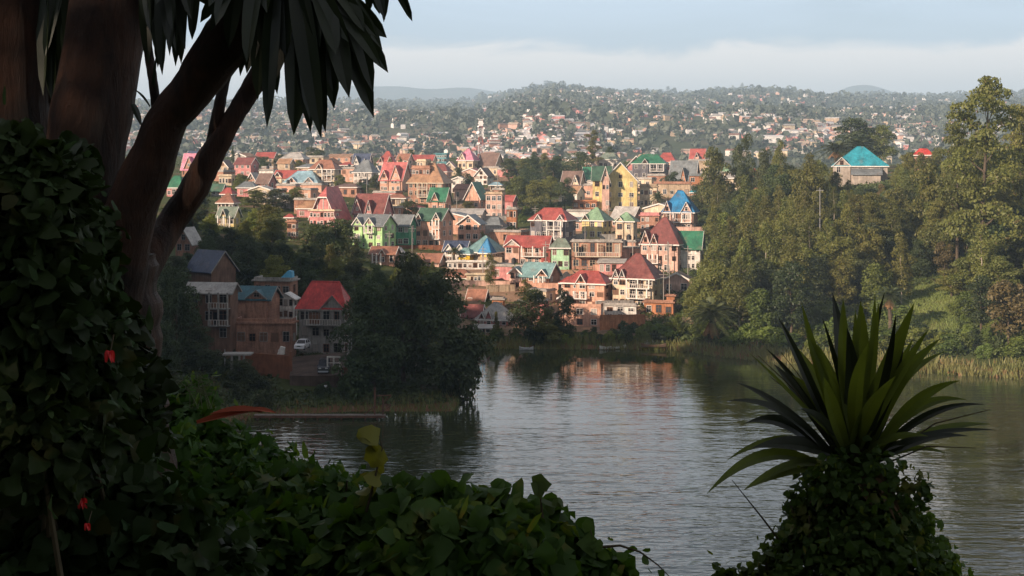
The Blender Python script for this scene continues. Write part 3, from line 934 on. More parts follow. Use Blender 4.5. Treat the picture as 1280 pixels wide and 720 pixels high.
        rf.box(x0, y0, zt + .3, x1, y0 + .18, zt + .3 + rh); rf.box(x0, y0 + .18, zt + .3, x0 + .18, y1, zt + .3 + rh)
        rf.box(x1 - .18, y0 + .18, zt + .3, x1, y1, zt + .3 + rh)
    s_main = rh / (d / 2) if rtype in ('gablex', 'hip') else None
    for (xc, gw, gh) in bays:
        if gh <= 0 or not s_main: continue
        og = 0.3; gs = gh / (gw / 2); yf = y0 - 0.35 - 0.35
        yb_ = min(oy, y0 - o + (gh + o * s_main) / s_main + 0.2)
        ye = y0 + .4
        for sg in (-1, 1):
            xe = xc + sg * (gw / 2 + og)
            q = [(xe, yf, zt - og * gs), (xc, yf, zt + gh + .1), (xc, yb_, zt + gh + .1), (xe, ye, zt - og * gs)]
            slab(rf, q if sg < 0 else q[::-1], 0.14)
            tr.prism([(xe, yf - .06, zt - og * gs - .16), (xc, yf - .06, zt + gh - .08), (xc, yf - .06, zt + gh + .15), (xe, yf - .06, zt - og * gs + .08)], vec=(0, .07, 0))
    ro = rf.build('roof', RM(roof) if rtype != 'flat' else WM(roof) if roof in WALLC else RM(roof), root)
    if trim and tr.v: tr.build('roof_trim', wt, root)
    # windows
    sh = H / st
    wh = max(0.7, min(1.45, sh * 0.48))
    nf, ns = nw
    for s in range(st):
        zz_ = z0 + s * sh + sh * 0.30
        if open_top and s == st - 1: wv = sh * 0.62
        else: wv = wh
        for i in range(nf):
            x = x0 + w * (i + 0.5) / nf
            yo = y0
            for (xc, gw, gh) in bays:
                if abs(x - xc) < gw / 2 + 0.2 and gh > 0:
                    yo = y0 - 0.35
                    if abs(abs(x - xc) - gw / 2) < ww * .62: x = xc + math.copysign(max(0, gw / 2 - ww * .75), x - xc)
            wx = min(ww, w / nf * 0.62)
            window(root, x, yo, zz_, 0, wx, wv, wt)
        for i in range(ns):
            y = y0 + d * (i + 0.5) / ns
            sd = 1 if yaws < 0 else -1
            window(root, x1 if sd > 0 else x0, y, zz_, PI / 2 * sd, min(1.1, d / ns * .6), wv, wt)
    for (xc, gw, gh) in bays:
        if gh > 1.2: window(root, xc, y0 - .35, zt + gh * 0.12, 0, min(.9, gw * .3), min(gh * .5, 1.1), wt)
    if rtype in ('gabley', 'jerk') and rh > 1.8 and not half:
        window(root, ox, y0, zt + rh * 0.12, 0, min(1.1, w * .2), min(rh * .38, 1.2), wt)
    # balconies
    for bq in balc:
        s, f0, f1 = bq[:3]
        xa, xb = x0 + w * f0, x0 + w * f1
        zb = z0 + s * sh
        dp = bq[3] if len(bq) > 3 else 1.4
        bm = MB()
        bm.box(xa, y0 - dp, zb - .12, xb, y0 - .004, zb + .06)
        bal = bm.build('balcony', wt, root)
        rl_ = MB()
        rl_.box(xa, y0 - dp - .02, zb + .95, xb, y0 - dp + .06, zb + 1.05)
        nb = max(3, int((xb - xa) / 0.45))
        for i in range(nb + 1):
            x = xa + (xb - xa) * i / nb
            rl_.box(x - .05, y0 - dp, zb + .06, x + .05, y0 - dp + .05, zb + .95)
        rl_.build('railing', M_rail, bal)
        for i in range(3):
            ps = MB()
            x = xa + .12 + (xb - xa - .24) * i / 2
            ps.box(x - .13, y0 - dp + .06, zb + .061, x + .13, y0 - dp + .3, zb + sh - .13)
            ps.build('post', wt, bal)
        dk = MB(); dk.box(xa + .4, y0 - .04, zb + .07, xa + .4 + min(2.0, (xb - xa) * .35), y0 - .005, zb + min(2.3, sh * .75)); dk.build('door', M_glass if random.random() < .5 else M_wood, bal)
    if chimney:
        cb = MB(); cb.box(ox + w * .2, oy - .3, zt, ox + w * .2 + .7, oy + .3, zt + rh + 1.0); cb.box(ox + w * .2 - .1, oy - .4, zt + rh + 1.003, ox + w * .2 + .8, oy + .4, zt + rh + 1.15)
        cb.build('chimney', WM('brick'), ro)
    if half:   # half-timber facade: posts and beams in front of open floors
        tb = MB(); n = max(4, int(w / 1.7))
        for i in range(n + 1):
            x = x0 + w * i / n
            top = zt + (rh * (1 - abs(x - ox) / (w / 2)) if rtype in ('gabley', 'jerk') else 0)
            if rtype == 'jerk': top = min(top, zt + rh * .62)
            tb.box(x - .09, y0 - .18, z0, x + .09, y0 - .08, top - .1)
        for s in range(st + 1):
            zz_ = z0 + sh * s
            tb.box(x0, y0 - .22, zz_ - .12, x1, y0 - .183, zz_ + .1)
        tb.build('timber_frame', wt, root)
        nz_ = MB()
        for s in range(st):
            for i in range(n):
                if (i * 7 + s * 3) % 5 < 3:
                    nz_.box(x0 + w * i / n + .2, y0 - .05, z0 + sh * s + .3, x0 + w * (i + 1) / n - .2, y0 - .003, z0 + sh * (s + 1) - .35)
        nz_.build('glazing', M_glass, root)
    return ro
_dishm = None
def dish(parent, x, y, z, r=0.9, rz=0.3):
    global _dishm
    if _dishm is None:
        m = MB(); n = 14
        rings = []
        for j in range(4):
            q = j / 3; b = len(m.v)
            for i in range(n):
                a = 2 * PI * i / n
                m.v.append((q * math.cos(a), -0.45 + .35 * (1 - q * q) + .1, q * math.sin(a) * 1.0))
            rings.append(b)
        for j in range(3):
            for i in range(n):
                i2 = (i + 1) % n
                m.f.append([rings[j] + i, rings[j] + i2, rings[j + 1] + i2, rings[j + 1] + i]); m.m.append(0)
        m.tube([(0, .2, -1.3), (0, .1, 0)], .06, 5)
        m.tube([(0, 0, -.9), (0, -.7, -.1)], .03, 4)
        _dishm = m.mesh('satellite_dish', M_dish)
    return mobj('satellite_dish', _dishm, parent, (x, y, z + 1.2 * r), (R(-25), 0, rz), (r, r, r))
HR = []       # screen rectangles of houses, to keep plants off them
def house(label, lm, px, yb, W, H, rh, wall, roof, rtype='hip', yaw=-24, k=0.8, st=2, nw=(3, 2), D=None, name='house', cat='house', dishes=(), extra=(), group='houses of the hillside town', **kw):
    Dd = D or hit(px, yb, 225)
    u = Dd / F
    Wm = W * u; a = R(abs(yaw))
    w = Wm / (math.cos(a) + k * math.sin(a)); d = k * w
    yc = Dd + (w * math.sin(a) + d * math.cos(a)) / 2
    x = (px - 640) * u
    z = HC + (HY - yb) * u
    root = empty(name, (x, yc, z), R(yaw))
    tag(root, label, cat, group)
    ro = body(root, 0, 0, w, d, H * u, rh * u, rtype, wall, roof, st, nw, yaw, **kw)
    for e in extra:
        e = dict(e)
        bw = e.pop('W') * u; bh = e.pop('H') * u; brh = e.pop('rh') * u; bd = e.pop('d', 0.6 * bw)
        body(root, e.pop('dx') * u, e.pop('dy', 0), bw, bd, bh, brh, e.pop('rtype', 'hip'), e.pop('wall', wall), e.pop('roof', roof), e.pop('st', st), e.pop('nw', (2, 1)), yaw, z0=e.pop('z', 0) * u, **e)
    for (dx, dz) in dishes:
        dish(root, dx * u, -d * 0.25, H * u + dz * u, 0.95)
    HR.append((px - W / 2, px + W / 2, yb - H - rh, yb, Dd))
    if lm: LANDMARKS.append((px, yb - (H + rh) / 2, lm))
    return root
# ------------------------------------------------------------------ the town: every house of the photograph
h = house
# --- waterfront and lower town
h('pink three storey waterfront house with red roof and single front gable', 'the pink waterfront house', 738, 384, 66, 30, 13, 'salmon', 'red', st=3, nw=(5, 2), k=.7, gables=[(-.05, .24, .95)], balc=[(1, .3, .62)], extra=[dict(dx=-22, W=20, H=29, rh=6, rtype='hip', wall='pink', dy=-1.5, nw=(3, 1))], name='waterfront_house')
h('salmon brick terrace block standing at the waterline under the pink house', None, 727, 410, 56, 26, 2, 'salmon', 'salmon', 'flat', st=2, nw=(3, 1), k=.35, yaw=-12, oh=.1, name='terrace_house')
h('tall cream house with maroon hipped roof and white double gable by the shore', 'the maroon hipped waterfront house', 800, 386, 66, 38, 29, 'cream', 'maroon', 'hip', st=3, nw=(5, 2), k=.75, rl=.12, gables=[(-.40, .16, .42), (-.24, .16, .42)], balc=[(2, .38, .95), (1, .38, .9)], name='waterfront_house', dishes=[])
h('small white house with open ground floor below the maroon hipped house', None, 777, 400, 42, 17, 2, 'white', 'conc', 'flat', st=2, nw=(3, 1), k=.4, yaw=-10, name='terrace_house', oh=.3)
h('low red brick house beside the rough slope right of the waterfront', None, 826, 396, 40, 17, 2, 'orange', 'brick', 'flat', st=1, nw=(3, 1), k=.5, yaw=-14, name='terrace_house', extra=[dict(dx=14, W=10, H=25, rh=1, rtype='flat', wall='orange')])
h('house with brick walls under a shallow grey-teal gabled roof', 'the grey-teal roofed house', 676, 366, 50, 22, 14, 'brick', 'tgrey', 'gablex', st=2, nw=(4, 2), k=.75, yaw=-30, gables=[(.30, .34, .6)], balc=[(1, .55, .9)])
h('small pink house with teal awning left of the grey-teal roof', None, 646, 362, 18, 22, 6, 'pink', 'tgrey', 'gabley', st=2, nw=(2, 1), yaw=-20)
h('grey gabled house with red walls behind the conical lakeside shrub', 'the grey gabled lakeside house', 620, 409, 46, 10, 19, 'rose', 'tin', 'hip', st=1, nw=(5, 2), rl=.15, gables=[(-.34, .22, .5), (-.1, .24, .7)], yaw=-18)
h('low house with faded red roof at the left edge of the grey gabled house', 'the faded red roof', 592, 402, 26, 9, 11, 'salmon', 'maroon', 'gablex', st=1, nw=(3, 1), yaw=-16)
h('orange-red tiled roof house peeping between trees above the faded red roof', None, 597, 379, 26, 5, 11, 'brick', 'rust', 'gablex', st=1, nw=(3, 1), yaw=-20)
h('square red brick block with water tank above the grey gabled house', None, 623, 390, 16, 15, 2, 'orange', 'conc', 'flat', st=1, nw=(2, 1), yaw=-10)
h('low cream boathouse at the water edge below the grey gabled house', None, 604, 417, 24, 7, 2.5, 'cream', 'tin', 'shed', st=1, nw=(3, 1), yaw=-8, name='boathouse', cat='boathouse')
h('long house with brown tiled roof behind the dark left tree', None, 574, 352, 36, 5, 9, 'pink', 'rust', 'hip', st=1, nw=(4, 1), yaw=-12)
h('white arcaded terrace building with row of small arches', 'the white arcade', 588, 337, 58, 9, 1, 'white', 'white', 'flat', st=1, nw=(9, 1), yaw=-4, k=.25, name='arcade_building', cat='building', ww=1.6)
h('pale low arcade with balustrade under the white terrace', None, 597, 353, 28, 9, 1, 'cream', 'cream', 'flat', st=1, nw=(6, 1), yaw=-4, k=.3, name='arcade_building', cat='building')
h('cream building with yellow balconies under a blue and teal roof', 'the yellow balconied house', 607, 331, 50, 16, 19, 'conc', 'tgrey', 'hip', st=2, nw=(5, 2), rl=.05, k=.8, yaw=-30, extra=[dict(dx=-16, W=16, H=14, rh=6, wall='gold', rtype='hip', dy=-4.5, nw=(3, 1)), dict(dx=15, W=14, H=16, rh=17, wall='gold', roof='blue', rtype='hip', dy=-4.6, rl=.1, nw=(2, 1))])
h('pair of white gables under one deep blue roof', 'the twin white gables', 571, 327, 32, 15, 10, 'white', 'navy', 'gablex', st=2, nw=(4, 1), gables=[(-.28, .38, .8), (.26, .38, .8)], yaw=-14)
h('pink house with long red roof and cream gabled end', 'the long red roofed house', 662, 334, 60, 27, 11, 'pink', 'red', 'gablex', st=2, nw=(6, 2), k=.6, yaw=-14, gables=[(-.34, .34, .75)], balc=[(1, .4, .95)])
h('mint green cube-like house with grey-green roof and tiny dark windows', 'the mint green house', 702, 337, 25, 28, 10, 'mint', 'ggreen', 'hip', st=2, nw=(3, 1), k=.7, yaw=-12)
h('narrow grey and red house squeezed left of the mint green house', None, 683, 335, 13, 22, 3, 'redw', 'maroon', 'flat', st=2, nw=(1, 1), yaw=-10)
h('long brick house with tall open columned floors under a flat slab', 'the columned brick house', 748, 338, 66, 35, 2, 'brick', 'conc', 'flat', st=2, nw=(6, 1), k=.45, yaw=-8, balc=[(1, .08, .98, 1.8)], open_top=True, ww=1.7, wtrim=M_tcream)
h('pinkish low house with arched porch right of the columned brick house', None, 766, 344, 34, 16, 3, 'rose', 'tin', 'shed', st=1, nw=(4, 1), yaw=-10)
h('tan terrace house with pale yellow turret roof left of the pink waterfront house', None, 708, 357, 34, 11, 7, 'tan', 'ochre', 'hip', st=1, nw=(3, 1), yaw=-14, extra=[dict(dx=4, W=10, H=10, rh=8, rtype='hip', roof='cream', wall='cream', dy=-3, nw=(1, 1), rl=.05)])
h('small cream gabled cottage between waterfront house and mint green house', None, 706, 383, 14, 12, 4, 'cream', 'red', 'gabley', st=1, nw=(1, 1), yaw=-10)
# --- right cluster
h('large house with steep maroon roof and two cream gables on its left', 'the steep maroon roof', 834, 342, 60, 37, 32, 'pink', 'maroon', 'hip', st=3, nw=(5, 2), rl=.1, k=.8, gables=[(-.38, .26, .60), (-.14, .20, .45)], yaw=-26, balc=[(1, .2, .5)])
h('white house with bright green roof and gridded front', 'the white gridded house', 862, 338, 42, 30, 18, 'white', 'green', 'gablex', st=3, nw=(6, 2), gables=[(-.28, .36, .55)], yaw=-16, half=False)
h('timbered house with brilliant blue roof and two white-edged gables', 'the bright blue gabled house', 853, 291, 46, 26, 26, 'pink', 'blue', 'hip', st=2, nw=(6, 2), rl=.18, gables=[(-.36, .26, .62), (.28, .36, .58)], k=.8, yaw=-18, balc=[(1, .35, .95)])
h('orange walled house with teal roof behind the bright blue gabled house', None, 876, 252, 24, 12, 6, 'orange', 'teal', 'hip', st=1, nw=(3, 1), yaw=-14)
h('wide house with grey-tan roof in front of the yellow apartment house', 'the grey-tan roof', 786, 286, 40, 14, 13, 'brick', 'tin', 'gablex', st=1, nw=(4, 1), yaw=-34, k=.9)
h('tall brick block with pinkish slab roof between grey-tan and blue roofs', None, 815, 298, 28, 28, 3, 'brick', 'rose', 'flat', st=3, nw=(4, 1), yaw=-16)
h('cream and pink house with small sage green hipped roof and oval window', 'the small sage roofed house', 784, 306, 28, 30, 10, 'cream', 'sage', 'hip', st=2, nw=(2, 2), yaw=-20, rl=.1, gables=[(-.25, .4, .6)])
h('yellow and pink house with pointed sage green roof', 'the pointed sage roof', 747, 300, 38, 25, 15, 'yellow', 'sage', 'hip', st=2, nw=(3, 2), rl=.1, yaw=-28, k=.9, gables=[(-.3, .34, .55)])
h('large grey house with red roof, white windows and white dormer gables', 'the grey house with red roof', 692, 312, 58, 37, 14, 'dgrey', 'red', 'hip', st=3, nw=(6, 3), rl=.5, yaw=-24, k=.7, gables=[(-.26, .2, .55), (.36, .2, .55)], balc=[(2, .5, .92), (1, .5, .92)], ww=1.4)
h('small orange cube house with open window grid over a green base', 'the orange cube house', 640, 288, 14, 26, 2, 'orange', 'conc', 'flat', st=2, nw=(3, 1), yaw=-10)
h('yellow four storey apartment house with steep green roof and gable', 'the yellow apartment house', 778, 262, 46, 37, 22, 'yellow', 'dgreen', 'gabley', st=3, nw=(3, 2), yaw=-6, k=1.1, extra=[dict(dx=-24, W=22, H=38, rh=16, rtype='gablex', roof='dgreen', wall='yellow', dy=1, d=10, nw=(2, 1), st=3), dict(dx=-18, W=9, H=40, rh=14, rtype='gabley', roof='green', wall='pink', dy=-8.5, d=2, nw=(2, 1), st=2)], name='apartment_house')
h('cream two storey house just right of the yellow apartment house', None, 812, 260, 24, 26, 3, 'cream', 'tan', 'flat', st=2, nw=(4, 1), yaw=-10)
h('broad pinkish-brown block behind and right of the cream house', None, 842, 248, 48, 18, 2, 'tan', 'brick', 'flat', st=1, nw=(5, 1), yaw=-10, k=.4)
h('house with green roof over grey walls and white veranda columns', 'the green veranda roof', 814, 224, 46, 20, 11, 'dgrey', 'green', 'hip', st=2, nw=(4, 1), yaw=-12, rl=.5, balc=[(1, .55, 1.0)], gables=[(-.1, .2, .6)])
h('red and white gabled house pressed left of the green veranda house', None, 797, 222, 24, 16, 11, 'rose', 'red', 'gabley', st=1, nw=(3, 1), yaw=-10)
h('house with wide rust red hipped roof behind the green veranda roof', None, 835, 210, 26, 8, 11, 'pink', 'red', 'hip', st=1, nw=(3, 1), yaw=-16)
h('big grey corrugated roof with white pointed dormer', 'the big grey roof', 858, 236, 40, 9, 26, 'orange', 'slate', 'gablex', st=1, nw=(4, 1), yaw=-20, gables=[(.05, .24, .8)], k=.9)
h('orange brick annexe with dark windows beneath the big grey roof', None, 871, 240, 18, 20, 2, 'orange', 'slate', 'flat', st=2, nw=(2, 1), yaw=-8)
h('distant tan roofed bungalow above the green veranda roof', None, 804, 206, 20, 6, 7, 'cream', 'cream', 'hip', st=1, nw=(3, 1), yaw=-10)
h('small bright red roof at the hill top left of the tall grey-green tree', None, 874, 205, 22, 8, 11, 'pink', 'red', 'gablex', st=1, nw=(2, 1), yaw=-20, gables=[(0, .3, .7)])
h('white bungalow with pale hipped roof and mast', 'the white hilltop bungalow', 762, 212, 27, 13, 8, 'white', 'ggreen', 'hip', st=1, nw=(4, 1), yaw=-12)
h('house with vivid green roof left of the yellow apartment house', 'the vivid green roof', 742, 230, 28, 6, 15, 'cream', 'green', 'gablex', st=1, nw=(3, 1), yaw=-18, gables=[(.28, .3, .6)])
h('low brown roofed house with cream gable left of the vivid green roof', None, 717, 238, 30, 9, 15, 'cream', 'brown', 'gablex', st=1, nw=(3, 1), yaw=-24, gables=[(.3, .35, .8)])
h('long low orange garden building below the vivid green roof', None, 731, 262, 30, 10, 1, 'orange', 'orange', 'flat', st=1, nw=(4, 1), yaw=-4, k=.2)
# --- centre
h('brick house with vivid green roof and white front gable', 'the upper green roof', 549, 268, 28, 19, 14, 'salmon', 'green', 'gablex', st=1, nw=(2, 2), yaw=-20, gables=[(-.08, .36, .7)], k=.9)
h('big pink brick house with dark green roof and stacked balconies', 'the dark green roofed brick house', 542, 311, 46, 37, 13, 'salmon', 'dgreen', 'gablex', st=3, nw=(4, 2), k=.95, yaw=-24, gables=[(-.36, .22, .6), (.34, .28, .75)], balc=[(1, .72, 1.0), (2, .72, 1.0)])
h('plain pink brick house with broad gable end facing the lake', 'the plain pink gable', 589, 302, 34, 23, 10, 'salmon', 'slate', 'gabley', st=2, nw=(3, 2), yaw=-14, k=1.1)
h('low grey slate roof right of the plain pink gable', None, 618, 292, 30, 8, 12, 'grey', 'slate', 'hip', st=1, nw=(2, 1), yaw=-24)
h('brick house with vivid green roof and one wide gable', 'the green roofed gable house', 595, 264, 28, 18, 18, 'salmon', 'green', 'gabley', st=1, nw=(2, 2), yaw=-22, k=1.2)
h('tan three storey block right of the green roofed gable house', None, 619, 275, 24, 32, 2, 'pink', 'tan', 'flat', st=3, nw=(3, 1), yaw=-12)
h('cream box house with pale blue flat roof', None, 620, 240, 15, 9, 3, 'cream', 'lblue', 'hip', st=1, nw=(2, 1), yaw=-10)
h('white gabled house with arched porch and brown side roof', 'the white arched gable', 605, 231, 23, 12, 9, 'white', 'brown', 'gabley', st=2, nw=(3, 1), yaw=-26, k=1.0)
h('large dark brown barn roof with tan hipped end', 'the dark barn roof', 613, 212, 32, 7, 14, 'tan', 'brown', 'gablex', st=1, nw=(3, 1), yaw=-30)
h('house with pink roof and cream half-timbered gable near the lattice tower', 'the pink hilltop roof', 585, 212, 26, 12, 14, 'cream', 'pink', 'hip', st=1, nw=(3, 1), yaw=-24, gables=[(-.2, .5, .8)], rl=.15)
h('large unfinished brick mansion with bare orange tiers', 'the unfinished brick mansion', 536, 256, 54, 28, 24, 'brick', 'ochre', 'hip', st=3, nw=(6, 3), rl=.3, yaw=-18, k=.7, balc=[(1, .3, .6), (2, .3, .6)], extra=[dict(dx=-8, W=24, H=45, rh=3, rtype='flat', roof='brick', wall='brick', d=6, nw=(5, 1), st=5), dict(dx=-8, W=12, H=54, rh=2, rtype='flat', roof='cream', wall='cream', d=5, nw=(3, 1), st=6)], wtrim=M_tcream, name='mansion')
h('dark red hipped roof behind the unfinished brick mansion', None, 551, 224, 26, 10, 9, 'pink', 'maroon', 'hip', st=1, nw=(3, 1), yaw=-20)
h('plain cream gable rising behind the dark red hipped roof', None, 563, 220, 20, 9, 9, 'cream', 'rust', 'gabley', st=1, nw=(1, 1), yaw=-10)
h('blue-grey glass fronted office block on the hilltop', 'the blue-grey office block', 552, 208, 18, 15, 1, 'teal', 'teal', 'flat', st=3, nw=(5, 2), yaw=-14, name='office_building', cat='office block')
h('pink house with bright red roof and twin white-edged gables', 'the twin gabled red roof', 493, 240, 38, 17, 20, 'salmon', 'pinkred', 'gablex', st=2, nw=(5, 1), gables=[(-.30, .34, .62), (.22, .42, .98)], yaw=-20, k=.9)
h('crimson hipped roof with pink gable at the top of the town', None, 484, 214, 24, 11, 14, 'pink', 'red', 'hip', st=1, nw=(3, 1), yaw=-16, gables=[(.3, .34, .6), (-.3, .3, .6)], rl=.15)
h('white gable left of the twin gabled red roof', None, 473, 226, 12, 10, 9, 'white', 'slate', 'gabley', st=1, nw=(1, 1), yaw=-20)
h('white walled house with grey hipped roof and slim columns', 'the grey hipped roof', 456, 232, 30, 17, 15, 'white', 'slate', 'hip', st=2, nw=(4, 1), rl=.3, yaw=-20, balc=[(1, .3, .7)])
h('lime gabled house with dark dormer behind the grey hipped roof', None, 452, 214, 24, 9, 13, 'white', 'navy', 'gablex', st=1, nw=(3, 1), yaw=-14, gables=[(-.26, .42, .95), (.3, .3, .6)])
h('low cream house with thin red roof left of the lime gable', None, 434, 214, 18, 8, 3, 'cream', 'red', 'hip', st=1, nw=(3, 1), yaw=-10)
h('cream three storey block with two brown hipped roofs', 'the cream three storey block', 405, 235, 38, 24, 11, 'cream', 'rust', 'hip', st=3, nw=(6, 2), rl=.5, yaw=-18, k=.6, balc=[(1, .55, .95), (2, .55, .95)], gables=[(-.1, .28, .7)])
h('low building under a wide pale blue roof with arched eaves', 'the pale blue roof', 378, 235, 48, 7, 14, 'pink', 'lblue', 'hip', st=1, nw=(6, 1), rl=.45, yaw=-10, gables=[(-.26, .3, .55), (.26, .3, .55)])
h('long magenta red roof over small cream walls', 'the long magenta roof', 362, 233, 42, 12, 8, 'cream', 'red', 'gablex', st=1, nw=(5, 1), yaw=-14, k=.5, gables=[(-.36, .26, .9)])
h('brown gabled house with red side wall below the long magenta roof', 'the brown gabled house', 331, 237, 24, 10, 10, 'rose', 'brown', 'gablex', st=1, nw=(3, 1), yaw=-30)
h('small tan gable left of the brown gabled house', None, 316, 233, 16, 8, 9, 'brick', 'tin', 'gabley', st=1, nw=(2, 1), yaw=-24)
h('half-timbered house with huge coral red half-hipped roof', 'the coral red roof', 410, 284, 44, 16, 34, 'rose', 'pinkred', 'jerk', st=1, nw=(4, 2), yaw=-22, k=1.05, half=True, oh=.8, extra=[dict(dx=0, dy=-3.2, W=35, H=20, rh=1, d=3.5, rtype='flat', wall='rose', roof='cream', nw=(7, 1), st=2)])
h('dark maroon roofed house with white triangular gable', 'the white triangular gable', 464, 284, 48, 19, 22, 'rose', 'maroon', 'gablex', st=2, nw=(5, 2), yaw=-18, gables=[(-.34, .30, .85), (.05, .2, .8)], k=.8)
h('plain ochre roof rising behind the coral red roof', None, 447, 262, 32, 8, 13, 'tan', 'ochre', 'gablex', st=1, nw=(2, 1), yaw=-6, D=520)
h('cream villa half hidden right of the dark maroon roof', None, 496, 259, 26, 12, 4, 'cream', 'rust', 'hip', st=1, nw=(4, 1), yaw=-10)
h('lime green double gabled house with grey roof', 'the lime green house', 466, 312, 52, 31, 12, 'lime', 'slate', 'gablex', st=3, nw=(4, 2), yaw=-24, k=.85, gables=[(-.34, .34, .85), (.08, .34, .85)], balc=[(1, -.02, .3), (2, .44, .74)])
h('green side wing with grey roof joined right of the lime green house', None, 504, 309, 30, 29, 11, 'green', 'slate', 'gablex', st=2, nw=(3, 1), yaw=-24)
h('brown brick house with arches below the lime green house', 'the brown arched house', 480, 332, 34, 16, 7, 'brick', 'rust', 'gablex', st=1, nw=(4, 1), yaw=-10, gables=[(.0, .2, .8)], balc=[(0, .1, .5)])
h('small white pavilion with pointed gable on slender columns', None, 499, 329, 13, 13, 6, 'white', 'tin', 'gabley', st=1, nw=(1, 1), yaw=-10, name='pavilion', cat='pavilion')
h('low pink walls under brown roof behind the dark lakeside trees', None, 537, 333, 36, 7, 8, 'pink', 'rust', 'gablex', st=1, nw=(4, 1), yaw=-16)
# --- left part seen between the stems
h('brick house with bubblegum pink roof seen between the tree stems', 'the bubblegum pink roof', 238, 222, 24, 13, 17, 'brick', 'pink', 'gablex', st=1, nw=(3, 1), yaw=-16, gables=[(0, .6, .95)])
h('dark roofed house with blue patch behind the bubblegum pink roof', None, 243, 212, 34, 12, 11, 'cream', 'navy', 'gablex', st=1, nw=(3, 1), yaw=-30)
h('house with grass green roof over rose walls between the stems', 'the grass green roof', 219, 247, 24, 13, 14, 'rose', 'green', 'hip', st=1, nw=(3, 1), yaw=-16, rl=.4)
h('flat cream building right of the slanting orange-lit stem', None, 282, 232, 18, 12, 1, 'cream', 'cream', 'flat', st=1, nw=(4, 1), yaw=-8)
h('small brown gabled house right of the slanting stem, near the valley', None, 280, 216, 20, 8, 8, 'tan', 'brown', 'gabley', st=1, nw=(2, 1), yaw=-22)
h('low teal roofed house in shadow right of the slanting stem', None, 272, 245, 18, 8, 7, 'grey', 'dgreen', 'gablex', st=1, nw=(2, 1), yaw=-20)
h('small crimson flat-pitched roof above the orange-red hipped roof', None, 284, 249, 16, 7, 7, 'rose', 'red', 'hip', st=1, nw=(2, 1), yaw=-16)
h('white house with orange-red hipped roof among the left trees', 'the orange-red hipped roof', 283, 265, 24, 12, 11, 'white', 'rust', 'hip', st=1, nw=(4, 1), yaw=-14, rl=.15)
h('ochre house with grey-green roof and small pink gable', 'the grey-green gabled roof', 284, 284, 26, 15, 10, 'yellow', 'ggreen', 'gablex', st=1, nw=(4, 1), yaw=-16, gables=[(-.1, .3, .9)], balc=[(0, .1, .9)])
h('tiny cream hut with red roof left of the coral red roof', None, 362, 277, 10, 6, 3, 'cream', 'red', 'hip', st=1, nw=(1, 1), yaw=-10, name='hut', cat='hut')
h('ruined red brick shell beneath the tiny cream hut', None, 365, 298, 13, 20, 2, 'brick', 'brick', 'flat', st=2, nw=(2, 1), yaw=-10)
h('orange shack at the edge of the shaded trees', None, 386, 310, 10, 12, 4, 'orange', 'rust', 'shed', st=1, nw=(1, 1), yaw=-10, name='shack', cat='shack')
# --- hilltop on the right, among the trees
h('stone house with brilliant teal roof standing above the woods', 'the teal hilltop roof', 1082, 219, 74, 12, 24, 'stone', 'teal', 'hip', st=1, nw=(5, 2), rl=.12, yaw=-14, k=.6, D=446, found=9.0, gables=[(-.34, .32, .52)], extra=[dict(dx=8, dy=-5, W=34, H=1, rh=15, rtype='shed', roof='slate', wall='stone', d=6, nw=(0, 0), st=1)])
h('orange-red roof glimpsed between the tall trees on the right hilltop', 'the glimpsed orange-red roof', 1157, 205, 24, 12, 7, 'salmon', 'brred', 'hip', st=1, nw=(3, 1), yaw=-14, D=430)
h('small house with domed red roof and white band among the trees', 'the domed red roof', 944, 232, 20, 8, 13, 'white', 'red', 'hip', st=1, nw=(3, 1), yaw=-8, rl=.1)
h('tall red brick house seen through gaps under the domed red roof', None, 952, 268, 16, 30, 2, 'orange', 'brick', 'flat', st=3, nw=(2, 1), yaw=-8)
h('cream house peeping left of the domed red roof', None, 918, 240, 22, 18, 5, 'cream', 'tin', 'hip', st=1, nw=(3, 1), yaw=-14)
h('pale green roofed house at the foot of the grey-green hilltop trees', None, 905, 222, 18, 8, 8, 'cream', 'sage', 'hip', st=1, nw=(3, 1), yaw=-14)
# --- shaded bank on the left
M_shade = surf('shaded_trim', (0.30, 0.28, 0.25), .8, .2, .3, 1.2)  # darker copy of the trim: the bank's shade is put into its colour
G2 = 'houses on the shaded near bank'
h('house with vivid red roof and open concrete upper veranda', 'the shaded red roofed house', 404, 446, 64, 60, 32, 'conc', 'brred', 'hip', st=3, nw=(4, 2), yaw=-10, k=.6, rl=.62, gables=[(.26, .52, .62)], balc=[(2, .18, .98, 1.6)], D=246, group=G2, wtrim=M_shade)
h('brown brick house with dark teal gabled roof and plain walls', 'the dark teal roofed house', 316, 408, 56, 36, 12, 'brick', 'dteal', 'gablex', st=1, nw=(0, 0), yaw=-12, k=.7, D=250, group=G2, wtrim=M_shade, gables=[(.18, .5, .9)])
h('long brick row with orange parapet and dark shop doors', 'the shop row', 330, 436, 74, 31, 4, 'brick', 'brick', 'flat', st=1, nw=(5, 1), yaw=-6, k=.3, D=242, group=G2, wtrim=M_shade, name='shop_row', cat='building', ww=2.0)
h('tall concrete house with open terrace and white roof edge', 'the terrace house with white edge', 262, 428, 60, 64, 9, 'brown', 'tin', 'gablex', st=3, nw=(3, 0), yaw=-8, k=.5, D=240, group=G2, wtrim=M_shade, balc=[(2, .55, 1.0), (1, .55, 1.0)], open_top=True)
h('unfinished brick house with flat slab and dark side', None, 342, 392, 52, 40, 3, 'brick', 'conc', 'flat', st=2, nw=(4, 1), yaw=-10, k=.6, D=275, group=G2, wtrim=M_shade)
h('small white chapel-like house with arched front', None, 358, 400, 22, 28, 5, 'white', 'white', 'gabley', st=2, nw=(3, 1), yaw=-8, D=256, group=G2, wtrim=M_shade, trim=False)
